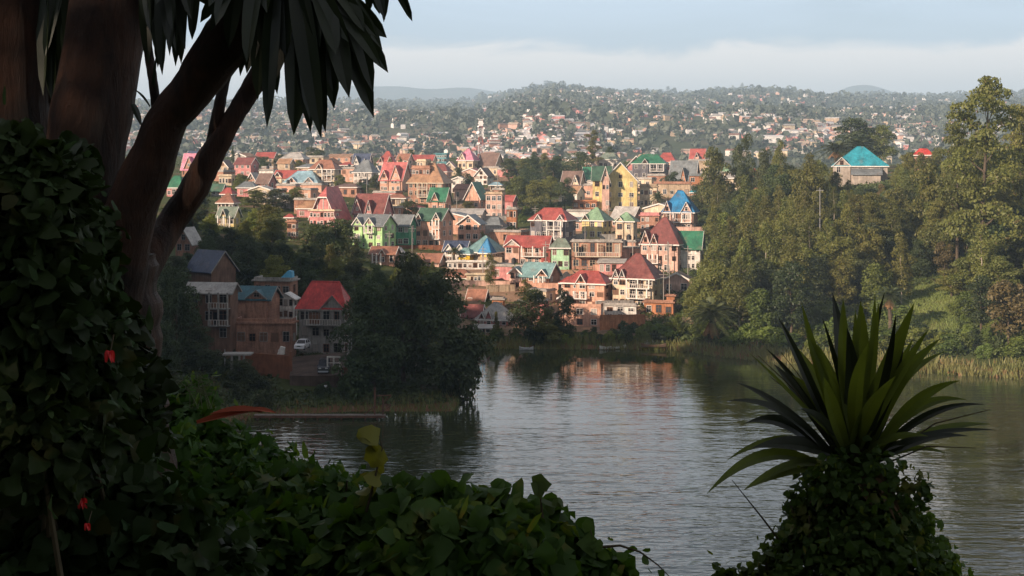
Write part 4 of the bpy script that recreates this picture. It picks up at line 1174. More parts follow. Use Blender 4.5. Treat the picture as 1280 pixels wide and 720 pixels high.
h('house with pale grey roof half hidden behind the slanting stem', None, 232, 318, 30, 16, 17, 'brick', 'tin', 'gabley', st=1, nw=(2, 1), yaw=-24, D=330, group=G2, wtrim=M_shade)
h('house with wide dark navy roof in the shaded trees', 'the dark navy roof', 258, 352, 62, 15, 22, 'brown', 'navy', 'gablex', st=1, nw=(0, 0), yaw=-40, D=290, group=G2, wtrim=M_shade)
# ------------------------------------------------------------------ smaller houses that fill the hillside between the named ones
rf_ = random.Random(404)
WD = {'pink': 'pink', 'salmon': 'salmon', 'cream': 'cream', 'tan': 'tan', 'brick': 'brick', 'white': 'white', 'rose': 'rose', 'conc': 'concrete'}
RD = {'rust': 'rust-brown', 'brown': 'dark brown', 'tin': 'pale tin', 'slate': 'slate grey', 'red': 'red', 'maroon': 'maroon', 'cream': 'cream', 'ochre': 'ochre', 'dgreen': 'dark green'}
FILL = []
LM0 = list(LANDMARKS)
tries = 0
while len(FILL) < 175 and tries < 22000:
    tries += 1
    px = rf_.uniform(262, 890); yb = rf_.uniform(212, 408)
    if px < 470 and (yb > 275 or rf_.random() < .45): continue
    if 636 < px < 712 and yb < 292: continue
    if px > 855 and yb > 250: continue
    if px < 600 and yb > 340: continue
    D = hit(px, yb, 225)
    small = len(FILL) > 66
    W = (rf_.uniform(4, 8) if small else rf_.uniform(6.5, 12)) * F / D; H = (rf_.uniform(2.4, 4) if small else rf_.uniform(3, 6.5)) * F / D; rh = rf_.uniform(.3, 2.6) * F / D
    a, b, t, bt = px - W / 2, px + W / 2, yb - H - rh, yb
    bad = False
    for (ha, hb, ht, hbt, hd) in HR:
        ox_ = min(b, hb) - max(a, ha); oy_ = min(bt, hbt) - max(t, ht)
        if ox_ <= 0 or oy_ <= 0: continue
        if hd > D:          # it would cover a house behind: only its foot may be hidden
            if oy_ > 6 and ox_ > 2: bad = True; break
        else:
            if oy_ > (bt - t) * .75 and ox_ > W * .5: bad = True; break
            if abs(hd - D) < 9: bad = True; break
    if bad: continue
    wc = rf_.choice(['pink', 'salmon', 'cream', 'tan', 'brick', 'white', 'rose', 'conc', 'brick', 'salmon']); rc_ = rf_.choice(['rust', 'brown', 'tin', 'slate', 'red', 'maroon', 'tin', 'rust', 'ochre', 'dgreen'])
    flat = rh < .9 * F / D
    rt = 'flat' if flat else rf_.choice(['hip', 'gablex', 'gabley', 'gablex'])
    if flat: rh = 1.5; rc_ = 'conc'
    st_ = 2 if H * D / F > 4.8 else 1
    best = min(LM0, key=lambda q: (q[0] - px) ** 2 + (q[1] - (yb - H / 2)) ** 2)
    dx, dy = px - best[0], yb - H / 2 - best[1]
    rel = ('right of' if dx > 0 else 'left of') if abs(dx) > abs(dy) else ('below' if dy > 0 else 'above')
    lb = f"small {WD.get(wc, wc)} house with " + ('flat slab roof ' if flat else f"{RD.get(rc_, rc_)} roof ") + f"{rel} {best[2]}"
    FILL.append([px, lb, house(lb, None, px, yb, W, H, rh, wc, rc_, rt, yaw=rf_.uniform(-32, -8), st=st_, nw=(max(2, int(W * D / F / 3)), 1), oh=.4, group='small houses between the larger town houses')])
seen = {}
for px, lb, o in FILL: seen.setdefault(lb, []).append((px, o))
for lb, q in seen.items():
    if len(q) > 1:
        q.sort(key=lambda z: z[0])
        for i, (px, o) in enumerate(q): o['label'] = lb + (', left one' if i == 0 else ', right one' if i == len(q) - 1 else ', middle one')

def auto_label(what, px, py, used={}):
    best = min(LM0, key=lambda q: (q[0] - px) ** 2 + (q[1] - py) ** 2)
    dx, dy = px - best[0], py - best[1]
    rel = ('right of' if dx > 0 else 'left of') if abs(dx) > abs(dy) else ('below' if dy > 0 else 'above')
    lb = f"{what} {rel} {best[2]}"
    k = used.get(lb, 0); used[lb] = k + 1
    return lb + ('' if not k else (', farther one' if k == 1 else f', a farther one in row {k + 1}'))
# poles, tanks, retaining walls: the clutter of the hillside
M_pole = surf('pole_grey', (0.30, 0.27, 0.24), .8, .2, .2, 1)
M_tank, _t, _b = newmat('black_tank'); _b.inputs['Base Color'].default_value = (.02, .02, .022, 1); _b.inputs['Roughness'].default_value = .45
pm = MB(); pm.tube([(0, 0, -1), (0, 0, 8.2)], [.14, .09], 6); pole_me = pm.mesh('pole', M_pole)
pm = MB(); pm.box(-1.0, -.06, 7.4, 1.0, .06, 7.52); pm.box(-.7, -.05, 6.8, .7, .05, 6.9); arm_me = pm.mesh('crossarm', M_pole)
for i in range(30):
    px = rf_.uniform(300, 880); yb = rf_.uniform(225, 400)
    if px < 470 and yb > 280: continue
    if px < 600 and yb > 330: continue
    D = hit(px, yb, 225); x = (px - 640) / F * D
    r = empty('utility_pole', (x, D, H1(x, D)), rf_.uniform(-.6, .6)); mobj('pole', pole_me, r); mobj('crossarm', arm_me, r)
    tag(r, auto_label('thin wooden utility pole', px, yb - 12), 'pole', 'utility poles in the town')
tm_ = MB(); tm_.tube([(0, 0, 0), (0, 0, .05), (0, 0, 1.3), (0, 0, 1.55), (0, 0, 1.65)], [.55, .6, .6, .35, .2], 14); tank_me = tm_.mesh('tank', M_tank)
for i in range(34):
    px = rf_.uniform(560, 880); yb = rf_.uniform(262, 412)
    if 636 < px < 712 and yb < 292: continue
    D = hit(px, yb, 225); x, y, z = P(px, yb, D); W = rf_.uniform(5, 14); hh = rf_.uniform(1.0, 2.6)
    m = MB(); m.box(-W / 2, -.14, -2, W / 2, .14, hh); m.box(-W / 2 - .04, -.19, hh + .003, W / 2 + .04, .19, hh + .1)
    for k in range(int(W / 2.5) + 1):
        xx = -W / 2 + .2 + k * 2.5; m.box(xx - .16, -.22, -2, xx + .16, -.143, hh)
    wc = rf_.choice(['conc', 'salmon', 'brick', 'tan', 'pink', 'orange'])
    o = m.build('garden_wall', WM(wc), loc=(x, y, z)); o.rotation_euler = (0, 0, R(rf_.uniform(-14, 14)))
    tag(o, auto_label({'conc': 'low grey', 'salmon': 'low salmon', 'brick': 'low brick', 'tan': 'low tan', 'pink': 'low pink', 'orange': 'low orange'}[wc] + ' retaining wall', px, yb), 'wall', 'garden walls in the town')
# water tanks on flat slabs
for px, lb, o in FILL:
    if 'flat slab' in lb and rf_.random() < .6:
        wl_ = [c for c in o.children if c.name.startswith('roof')]
        if not wl_: continue
        zt = max(v[2] for v in wl_[0].bound_box)
        t_ = mobj('water_tank', tank_me, None, o.matrix_basis @ Vector((rf_.uniform(-1, 1), 0, wl_[0].bound_box[0][2] + .32)))
        tag(t_, auto_label('black water tank on a flat roof', px, 300), 'water tank', 'water tanks on the town roofs')
# ------------------------------------------------------------------ other things of the place
M_steelr = surf('tower_red', (0.45, 0.12, 0.09), 0.6, 0.3, 0.1, 1.0)
M_steelw = surf('tower_white', (0.75, 0.72, 0.70), 0.6, 0.3, 0.1, 1.0)
M_metal = surf('dull_metal', (0.35, 0.35, 0.34), 0.5, 0.4, 0.15, 1.0)
M_conc = surf('concrete', (0.36, 0.34, 0.31), 0.9, 0.2, 0.2, 0.8)
M_orange = surf('orange_earth', (0.24, 0.10, 0.055), 0.9, 0.2, 0.25, 0.8)
M_rubber, _t, _b = newmat('rubber'); _b.inputs['Base Color'].default_value = (0.02, 0.02, 0.02, 1); _b.inputs['Roughness'].default_value = 0.85

# lattice telecom tower
D = 760; u = D / F
tw = empty('telecom_tower', (P(601, 205, D).x, D, H1(P(601, 205, D).x, D)))
tag(tw, 'red and white lattice telecom tower rising behind the pink hilltop roof', 'tower')
base = tw.location.z; top = P(601, 150, D).z - base
def lattice(z0, z1, w0, w1):
    m = MB(); n = max(2, int((z1 - z0) / 2.2))
    for i in range(n):
        za = z0 + (z1 - z0) * i / n; zb = z0 + (z1 - z0) * (i + 1) / n
        a = w0 + (w1 - w0) * i / n; b = w0 + (w1 - w0) * (i + 1) / n
        ca = [(-a, -a), (a, -a), (a, a), (-a, a)]; cb = [(-b, -b), (b, -b), (b, b), (-b, b)]
        for k in range(4):
            k2 = (k + 1) % 4
            m.tube([(*ca[k], za), (*cb[k], zb)], .2, 4, cap=False)
            m.tube([(*ca[k], za), (*cb[k2], zb)], .07, 4, cap=False)
            m.tube([(*ca[k2], za), (*cb[k], zb)], .07, 4, cap=False)
            m.tube([(*cb[k], zb), (*cb[k2], zb)], .07, 4, cap=False)
    return m
nb = 5
for i in range(nb):
    z0, z1 = -2 + (top + 2) * i / nb, -2 + (top + 2) * (i + 1) / nb
    lattice(z0, z1, 1.5 - 0.75 * i / nb, 1.5 - 0.75 * (i + 1) / nb).build('lattice_section', [M_steelr, M_steelw][i % 2], tw)
for (dx, zf, r) in ((-1.6, .62, .9), (1.5, .5, .7), (-1.3, .35, .8), (1.5, .75, .6), (-1.4, .8, .5)):
    dish(tw, dx, -1.2, top * zf, r, 0.2 * dx)
for zf in (.55, .68, .9, .93):
    for dx in (-1.4, 1.4):
        a_ = MB(); a_.box(dx - .2, -1.2, top * zf, dx + .2, -.9, top * zf + 2.4); a_.box(dx - .04, -.9, top * zf + 1, dx + .04, 0, top * zf + 1.1); a_.build('panel_antenna', M_steelw, tw)
hd = MB(); hd.box(-1.3, -1.3, top, 1.3, 1.3, top + .25); hd.box(-1.2, -1.2, top - 3.2, 1.2, -1.15, top - .4); hd.build('platform', M_steelw, tw)
LANDMARKS.append((601, 176, 'the lattice tower'))
# slender mast on the far slope
Dm = 2600; x_ = P(977, 160, Dm).x
mz = H1(x_, Dm)
ms = lattice(-4, P(977, 127, Dm).z - mz, 1.2, .8); mm_ = ms.build('radio_mast', M_steelw); mm_.location = (x_, Dm, mz)
tag(mm_, 'slender pale radio mast standing on the hazy far slope', 'mast')

# --- cars on the shaded bank
def car_paint(name, col):
    m, t, b = newmat(name); b.inputs['Base Color'].default_value = (*col, 1); b.inputs['Roughness'].default_value = 0.3
    b.inputs['Coat Weight'].default_value = 0.5
    return m
M_cglass, _t, _b = newmat('car_glass'); _b.inputs['Base Color'].default_value = (0.01, 0.012, 0.015, 1); _b.inputs['Roughness'].default_value = 0.08
M_lamp, _t, _b = newmat('lamp_lens'); _b.inputs['Base Color'].default_value = (0.6, 0.6, 0.58, 1); _b.inputs['Roughness'].default_value = 0.15
M_dark, _t, _b = newmat('dark_plastic'); _b.inputs['Base Color'].default_value = (0.03, 0.03, 0.03, 1); _b.inputs['Roughness'].default_value = 0.6
def make_car(label, cat, loc, rz, paint, L_=4.2, W_=1.7, hb=.95, ht=1.5, suv=False, name='parked_car', bumper=None):
    r = empty(name, loc, rz); tag(r, label, cat, 'vehicles parked on the near bank')
    import bmesh
    prof = [(-L_/2, .35), (-L_/2 + .05, hb - .12), (-L_/2 + .12, hb - .02), (-L_/2 + 1.1, hb + .05), (L_/2 - .55, hb + .03), (L_/2 - .05, hb - .05), (L_/2, .4), (L_/2 - .2, .25), (-L_/2 + .2, .25)]
    m = MB(); n = len(prof)
    for s, ww in ((-1, W_/2),):
        pts = [(-ww, y, z) for (y, z) in prof]
        m.prism(pts, vec=(2 * ww, 0, 0))
    cab = [(-L_/2 + 1.0, hb), (-L_/2 + 1.75, ht), (L_/2 - (.35 if suv else 1.0), ht), (L_/2 - (.12 if suv else .35), hb)]
    wt_, wb_ = W_/2 - .2, W_/2 - .05
    tp = MB()
    tp.box(-wt_, cab[1][0] - .05, ht, wt_, cab[2][0] + .05, ht + .05)
    for sx in (-1, 1):
        for (ya, yb) in ((0, 1), (3, 2)):
            tp.tube([(sx * wb_, cab[ya][0], hb), (sx * wt_, cab[yb][0], ht)], .045, 5)
        ymid = (cab[1][0] + cab[2][0]) / 2 + .2
        tp.tube([(sx * wb_, ymid, hb), (sx * wt_, ymid, ht)], .05, 5)
    bo = m.build('body', paint, r)
    md = bo.modifiers.new('bevel', 'BEVEL'); md.width = .09; md.segments = 2
    tp.build('roof', paint, r)
    g = MB(); a, b_, c, d_ = cab; e = .03
    g.poly([(-wb_ + e, a[0], a[1]), (wb_ - e, a[0], a[1]), (wt_ - e, b_[0], b_[1]), (-wt_ + e, b_[0], b_[1])])
    g.build('windscreen', M_cglass, r)
    g = MB(); g.poly([(wb_ - e, d_[0], d_[1]), (-wb_ + e, d_[0], d_[1]), (-wt_ + e, c[0], c[1]), (wt_ - e, c[0], c[1])]); g.build('rear_window', M_cglass, r)
    for sx in (-1, 1):
        g = MB(); g.poly([(sx * (wb_ - .01), a[0], a[1]), (sx * (wb_ - .01), d_[0], d_[1]), (sx * (wt_ - .01), c[0], c[1]), (sx * (wt_ - .01), b_[0], b_[1])]); g.build('side_window', M_cglass, r)
        for y in (-L_/2 + .75, L_/2 - .8):
            t_ = MB(); t_.tube([(sx * (W_/2 - .22), y, .32), (sx * (W_/2 + .01), y, .32)], .32, 16); tt = t_.build('wheel', M_rubber, r)
            q = MB(); q.tube([(sx * (W_/2 - .02), y, .32), (sx * (W_/2 + .025), y, .32)], .19, 12); q.build('rim', M_metal, tt)
        q = MB(); q.box(sx * (W_/2 - .38) - .2, -L_/2 - .03, hb - .33, sx * (W_/2 - .38) + .2, -L_/2 + .1, hb - .14); q.build('headlight', M_lamp, r)
        q = MB(); q.box(sx * (W_/2 + .08) - .1, a[0] + .35, hb - .02, sx * (W_/2 + .08) + .1, a[0] + .5, hb + .14); q.build('wing_mirror', paint, r)
    q = MB(); q.box(-W_/2 + .1, -L_/2 - .08, .28, W_/2 - .1, -L_/2 + .03, .52); q.build('bumper', bumper or paint, r)
    q = MB(); q.box(-.45, -L_/2 - .02, hb - .36, .45, -L_/2 + .06, hb - .18); q.build('grille', M_dark, r)
    return r
def onground(px, py, D):
    p = P(px, py, D); return (p.x, p.y, p.z)
make_car('white parked car facing the lake beside the concrete walls of the shaded red roofed house', 'car', onground(378, 436, 236), R(-8), car_paint('white_paint', (0.75, 0.75, 0.76)))
make_car('dark van with a pale front bumper parked in the muddy yard near the lake', 'van', onground(405, 465, 229), R(4), car_paint('dark_paint', (0.03, 0.035, 0.045)), 4.6, 1.8, 1.15, 2.0, True, 'parked_van', bumper=car_paint('pale_bumper', (0.5, 0.52, 0.55)))

# --- yard: paved pad, ramp, retaining wall, fence, gate
def yard_block(name, label, cat, pts, z0, z1, mat, kind=None):
    m = MB(); m.prism([(x, y, z0) for x, y in pts], dz=z1 - z0)
    o = m.build(name, mat); tag(o, label, cat, kind=kind); return o
pz = P(405, 466, 229).z
m = MB()
a0 = P(362, 466, 226); a1 = P(436, 466, 226); b0 = P(366, 446, 240); b1 = P(396, 440, 240)
m.poly([(a0.x, a0.y, pz - .01), (a1.x, a1.y, pz - .01), (b1.x + 5, b1.y, b1.z), (b0.x, b0.y, b0.z)])
m.prism([(a0.x, a0.y, pz - 3), (a1.x, a1.y, pz - 3), (b1.x + 5, b1.y, pz - 3), (b0.x, b0.y, pz - 3)], dz=2.9)
yd = m.build('yard', surf('yard_mud', (0.12, 0.085, 0.065), 0.9, .2, .3, .5)); tag(yd, kind='structure')
w0 = P(298, 440, 232); w1 = P(362, 450, 229)
m = MB(); m.prism([(w0.x, w0.y, w0.z - 3.2), (w1.x, w1.y, w0.z - 4.2), (w1.x, w1.y, w0.z - .2), (w0.x, w0.y, w0.z)], vec=(0.1, .5, 0))
m.box(w1.x, w1.y - .1, w0.z - 4.2, w1.x + .35, w1.y + .6, w0.z + .4)
o = m.build('retaining_wall', M_orange); tag(o, 'orange earth retaining wall stepping down beside the muddy yard', 'wall')
p = P(351, 441, 231)
m = MB(); m.prism([(p.x - .65, p.y, p.z - .3), (p.x + .5, p.y, p.z - .3), (p.x + .6, p.y, p.z + .85), (p.x - .1, p.y, p.z + 1.0)], vec=(.05, .6, 0))
m.tube([(p.x - .4, p.y + .1, p.z - .5), (p.x - .4, p.y + .1, p.z + .5)], .05, 5); m.tube([(p.x + .4, p.y + .1, p.z - .5), (p.x + .4, p.y + .1, p.z + .5)], .05, 5)
o = m.build('white_signboard', M_trim); tag(o, 'small blank white board leaning on top of the orange retaining wall', 'board')
# white gate frame
p = P(417, 458, 227)
m = MB()
for dx in (-1.0, 0, 1.0): m.box(p.x + dx - .12, p.y, p.z - .3, p.x + dx + .12, p.y + .2, p.z + 1.4)
m.box(p.x - 1.1, p.y - .01, p.z + 1.4, p.x + 1.1, p.y + .22, p.z + 1.6); m.box(p.x - 1, p.y + .05, p.z + .5, p.x + 1, p.y + .12, p.z + .6)
o = m.build('white_gate', M_trim); tag(o, 'white gate frame of three posts behind the dark van', 'gate')
# orange fence with pale posts
p = P(438, 464, 226)
fr = empty('fence', (p.x, p.y, p.z)); tag(fr, 'low orange fence with pale posts right of the white gate', 'fence')
m = MB(); m.prism([(-1.6, 0, -.4), (1.7, .2, -.9), (1.7, .2, .1), (-1.6, 0, .7)], vec=(0, .1, 0)); m.build('fence_panel', M_orange, fr)
for dx, hh in ((-1.5, 1.2), (-.2, 1.5), (.5, 1.4), (1.6, .7)):
    m = MB(); m.box(dx - .08, -.14, -.8, dx + .08, -.01, hh); m.build('post', M_tcream, fr)
# slab shelter on pillars
p = P(298, 466, 226)
sh_ = empty('shelter', (p.x, p.y, p.z)); tag(sh_, 'grey slab roof on thick pillars at the foot of the shaded slope', 'shelter')
m = MB(); m.box(-2.3, -1.2, 2.9, 2.2, 1.3, 3.15); m.build('roof_slab', M_conc, sh_)
for dx in (-1.0, .2, .9):
    m = MB(); m.prism([(dx - .25, -.8, -1.2), (dx + .3, -.8, -1.2), (dx + .22, -.8, 2.899), (dx - .05, -.8, 2.899)], vec=(0, .35, 0)); m.build('pillar', M_conc, sh_)
# blue tarp on the flat slab
p = P(359, 347, 270)
m = MB(); m.prism([(p.x - 1.2, p.y, p.z), (p.x + .9, p.y, p.z), (p.x + .8, p.y, p.z + 1.2), (p.x + .1, p.y, p.z + 1.3)], vec=(.3, 1.2, 0))
o = m.build('tarpaulin', surf('tarp_blue', (0.12, 0.42, 0.62), .5, .3, .1, 1)); tag(o, 'bright blue tarpaulin heap on the flat slab of the unfinished brick house', 'tarpaulin')
# utility pole
for (px, yb, hp, D, lab) in ((281, 441, 26, 233, 'thin utility pole left of the slab shelter'), (1025, 300, 90, 345, 'pale lamp pole among trees left of the teal hilltop roof')):
    p = P(px, yb, D); r = empty('utility_pole', (p.x, p.y, H1(p.x, p.y))); tag(r, lab, 'pole')
    hh = hp * D / F
    m = MB(); m.tube([(0, 0, -1), (0, 0, hh)], [.13, .07], 6); m.build('pole', M_metal, r)
    m = MB(); m.box(-.9, -.06, hh - .7, .9, .06, hh - .58); m.build('crossarm', M_metal, r)
# jetty with timber frame
Dj = HC * F / (524 - HY)
jx0, jx1 = P(318, 524, Dj).x, P(482, 524, Dj).x
jr = empty('jetty', ((jx0 + jx1) / 2, Dj, 0)); tag(jr, 'long narrow timber jetty over dark water with an angled frame at its end', 'jetty')
hw = (jx1 - jx0) / 2
M_jet = surf('weathered_plank', (0.24, 0.20, 0.17), .85, .2, .3, 1.2)
M_jred = surf('red_timber', (0.17, 0.085, 0.055), .8, .2, .3, 1.2)
m = MB(); m.box(-hw, -.6, .55, hw, .6, .68); m.build('deck', M_jet, jr)
m = MB(); m.box(-hw, -.68, .3, hw, -.605, .60); m.build('edge_beam', M_jred, jr)
for i in range(11):
    x = -hw + 2 * hw * (i + .3) / 11
    m = MB(); m.tube([(x, -.45, -2), (x, -.45, .55)], .1, 6); m.tube([(x, .45, -2), (x, .45, .55)], .1, 6); m.build('pile', M_jred, jr)
m = MB(); e = hw - 1.6
m.tube([(e, 0, .68), (e, 0, 4.6)], .16, 6); m.tube([(e + 1.2, 0, .68), (e + 1.2, 0, 3.2)], .13, 6)
m.tube([(e - 1.5, 0, .68), (e, 0, 1.9)], .1, 5); m.tube([(e, 0, 3.4), (e + 2.4, 0, 3.5)], .1, 5); m.tube([(e + 1.2, 0, 2.1), (e + 2.4, 0, 2.1)], .08, 5)
m.tube([(e + 1.2, 0, 1.1), (e + 2.4, 0, 2.0)], .08, 5); m.tube([(e + 1.2, 0, 2.4), (e + 2.4, 0, 3.4)], .08, 5)
m.build('timber_frame', M_jred, jr)
LANDMARKS.append((470, 515, 'the timber jetty'))
# small boats
def boat(label, loc, rz, L_, col, name='rowing_boat'):
    r = empty(name, loc, rz); tag(r, label, 'boat', 'small boats along the far shore')
    m = MB(); n = 9; secs = []
    for i in range(n):
        t = i / (n - 1); x = (t - .5) * L_
        wd = .62 * math.sin(PI * min(1, .12 + t * .8)) ** .6; zt = .42 + .35 * (abs(t - .5) * 2) ** 3; b = len(m.v)
        m.v += [(x, -wd, zt), (x, -wd * .7, .08), (x, 0, -.08), (x, wd * .7, .08), (x, wd, zt), (x, wd * .88, zt), (x, wd * .6, .16), (x, 0, .03), (x, -wd * .6, .16), (x, -wd * .88, zt)]
        secs.append(b)
    for a, b in zip(secs[:-1], secs[1:]):
        for k in range(10):
            k2 = (k + 1) % 10; m.f.append([a + k, b + k, b + k2, a + k2]); m.m.append(0)
    for b in (secs[0], secs[-1]): m.f.append([b + k for k in range(10)]); m.m.append(0)
    m.build('hull', surf('boat_' + name + str(int(col[0] * 100)), col, .6, .3, .2, 1.0), r)
    for x in (-.25, .2):
        q = MB(); q.box(x * L_ - .12, -.5, .33, x * L_ + .12, .5, .38); q.build('thwart', M_jet, r)
    return r
Db = HC * F / (434 - HY)
boat('long pale boat drawn up slanting at the far shore', (P(765, 434, Db).x, Db - 3.0, .05), R(18), 5.6, (0.62, 0.60, 0.52))
Db2 = HC * F / (437.5 - HY)
boat('narrow white boat lying low before the conical lakeside shrub', (P(658, 437, Db2).x, Db2, .0), R(2), 2.8, (0.50, 0.50, 0.48))
boat('dark upturned boat lying among the bank grass right of the pale boat', (P(818, 437, 283).x, 284.5, .6), R(-6), 5.0, (0.14, 0.09, 0.06))
p = P(814, 428, 287)
m = MB()
for i in range(9):
    a = i * 1.9; m.prism([(p.x + i * .35 - 1.5, p.y + .1 * i, p.z - .4), (p.x + i * .35 - 1.2, p.y, p.z - .4), (p.x + i * .35 - 1.25 + .1 * math.sin(a), p.y, p.z + .25 + .25 * math.sin(a))], vec=(.1, .3, .05))
o = m.build('rubbish_heap', surf('rubbish', (0.5, 0.46, 0.42), .9, .1, .4, 3)); tag(o, 'heap of pale debris on the red bank above the dark upturned boat', 'debris heap')
# retaining and garden walls in the town
for (px, yb, W, hp, D, rz, mat, lab) in (
        (778, 412, 56, 18, 300, 8, WM('orange'), 'stepped red brick retaining wall under the maroon hipped house'),
        (696, 345, 70, 6, 352, 4, WM('salmon'), 'long pink garden wall behind the grey-teal roofed house'),
        (520, 312, 70, 5, 0, 3, M_orange, 'low orange garden wall under the dark green roofed brick house'),
        (655, 298, 40, 4, 0, -3, M_conc, 'grey garden wall right of the orange cube house'),
        (760, 316, 50, 5, 0, 2, WM('rose'), 'rose garden wall under the pointed sage roof')):
    D = D or hit(px, yb, 225)
    x, y, z = P(px, yb, D); uu = D / F
    m = MB(); m.box(-W * uu / 2, -.15, -2, W * uu / 2, .15, hp * uu); m.box(-W * uu / 2 - .05, -.2, hp * uu + .003, W * uu / 2 + .05, .2, hp * uu + .12)
    n = int(W * uu / 3)
    for i in range(n + 1):
        xx = -W * uu / 2 + W * uu * i / n; m.box(xx - .18, -.24, -2, xx + .18, -.153, hp * uu)
    o = m.build('garden_wall', mat, loc=(x, y, z)); o.rotation_euler = (0, 0, R(rz)); tag(o, lab, 'wall', 'garden walls in the town')
# ------------------------------------------------------------------ people on the near bank
def skin_mesh(name, verts, edges, radii, mat, parent=None, sub=2):
    me = bpy.data.meshes.new(name)
    me.from_pydata(verts, edges, [])
    me.materials.append(mat)
    o = mobj(name, me, parent)
    o.modifiers.new('skin', 'SKIN').use_smooth_shade = True
    o.modifiers.new('sub', 'SUBSURF').levels = sub
    o.modifiers['sub'].render_levels = sub
    for i, r in enumerate(radii):
        me.skin_vertices[0].data[i].radius = r if hasattr(r, '__len__') else (r, r)
    me.skin_vertices[0].data[0].use_root = True
    return o
M_skin = surf('skin', (0.10, 0.055, 0.035), .6, .3, .05, 2)
def person(label, loc, rz, shirt, trousers, name='person'):
    r = empty(name, loc, rz); tag(r, label, 'person')
    V = [(0, 0, .95), (0, 0, 1.15), (0, .01, 1.38), (0, 0, 1.50), (0, -.01, 1.58), (0, -.015, 1.68), (0, -.01, 1.75),
         (.09, 0, .90), (.10, -.02, .50), (.11, .03, .09), (.12, -.12, .03), (-.09, 0, .90), (-.11, .04, .50), (-.11, .10, .09), (-.12, -.04, .03),
         (.18, .01, 1.41), (.24, .03, 1.13), (.23, -.08, .90), (.23, -.12, .81), (-.18, .01, 1.41), (-.24, .03, 1.13), (-.22, -.10, .90), (-.21, -.14, .81)]
    E = [(0, 1), (1, 2), (2, 3), (3, 4), (4, 5), (5, 6), (0, 7), (7, 8), (8, 9), (9, 10), (0, 11), (11, 12), (12, 13), (13, 14), (2, 15), (15, 16), (16, 17), (17, 18), (2, 19), (19, 20), (20, 21), (21, 22)]
    Rr = [(.15, .10), (.13, .09), (.15, .10), .055, .075, (.085, .10), .05, .085, .058, .04, .035, .085, .058, .04, .035, .06, .042, .032, .028, .06, .042, .032, .028]
    skin_mesh('body', V, E, Rr, M_skin, r)
    SV = [(0, 0, .93), (0, 0, 1.15), (0, .01, 1.38), (0, .005, 1.46), (.18, .01, 1.40), (.235, .03, 1.2), (-.18, .01, 1.40), (-.235, .03, 1.2)]
    skin_mesh('shirt', SV, [(0, 1), (1, 2), (2, 3), (2, 4), (4, 5), (2, 6), (6, 7)], [(.175, .125), (.155, .11), (.17, .12), .075, .075, .062, .075, .062], shirt, r)
    TV = [(0, 0, .97), (.09, 0, .88), (.10, -.02, .50), (.11, .03, .14), (-.09, 0, .88), (-.11, .04, .50), (-.11, .10, .14)]
    skin_mesh('trousers', TV, [(0, 1), (1, 2), (2, 3), (0, 4), (4, 5), (5, 6)], [(.165, .12), .105, .078, .065, .105, .078, .065], trousers, r)
    h_ = MB()
    n = 10
    for j in range(4):
        a = j / 3 * PI * .5; zz_ = 1.70 + .105 * math.sin(a); rr = .1 * math.cos(a) + .004
        for i in range(n): h_.v.append((rr * math.cos(2 * PI * i / n), .01 + rr * 1.1 * math.sin(2 * PI * i / n), zz_))
    for j in range(3):
        for i in range(n): h_.f.append([j * n + i, j * n + (i + 1) % n, (j + 1) * n + (i + 1) % n, (j + 1) * n + i]); h_.m.append(0)
    h_.build('hair', M_dark, r, smooth=True)
    return r
pp = P(407, 476, 222)
person('person in a pale shirt standing at the muddy yard edge below the dark van', (pp.x, pp.y, P(405, 466, 229).z - 0.02 if False else pp.z), R(10), surf('cloth_pale', (0.62, 0.62, 0.62), .9, .1, .1, 2), surf('cloth_grey', (0.35, 0.36, 0.38), .9, .1, .1, 2))
_o = bpy.data.objects['person']; _o.location.z = H1(_o.location.x, _o.location.y)
# ------------------------------------------------------------------ trees of the middle ground
random.seed(21)
# three big trees on the point of the near bank
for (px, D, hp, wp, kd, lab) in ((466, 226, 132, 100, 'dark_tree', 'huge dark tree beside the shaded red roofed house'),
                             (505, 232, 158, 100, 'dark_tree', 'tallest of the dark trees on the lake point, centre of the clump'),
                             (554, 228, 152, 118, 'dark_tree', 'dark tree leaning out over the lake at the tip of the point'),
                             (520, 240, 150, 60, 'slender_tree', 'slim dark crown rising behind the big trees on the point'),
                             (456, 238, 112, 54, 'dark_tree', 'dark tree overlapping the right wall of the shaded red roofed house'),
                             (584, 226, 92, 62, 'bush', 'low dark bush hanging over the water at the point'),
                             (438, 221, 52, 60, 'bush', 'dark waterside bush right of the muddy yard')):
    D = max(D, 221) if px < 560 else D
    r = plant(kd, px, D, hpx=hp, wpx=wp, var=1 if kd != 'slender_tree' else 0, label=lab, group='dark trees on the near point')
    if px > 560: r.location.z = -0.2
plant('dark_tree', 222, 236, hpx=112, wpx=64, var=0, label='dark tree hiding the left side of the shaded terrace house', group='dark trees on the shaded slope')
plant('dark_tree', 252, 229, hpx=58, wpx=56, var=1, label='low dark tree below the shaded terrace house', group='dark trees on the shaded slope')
plant('dark_tree', 300, 224, hpx=34, wpx=50, var=0, label='low dark tree below the slab shelter on pillars', group='dark trees on the shaded slope')
LANDMARKS.append((520, 400, 'the dark lake point trees'))
# small helper: does a plant hide a house that stands behind it?
def hides(px, py_top, py_base, wpx, D, tol=2):
    for (a, b, t, bt, hd) in HR:
        if hd > D - 3 and px + wpx > a + tol and px - wpx < b - tol and py_top < bt - 3 and py_base > t: return True
        if abs(hd - D) < 14 and px + wpx > a and px - wpx < b and py_base < bt + 4 and py_base > t: return True
    return False
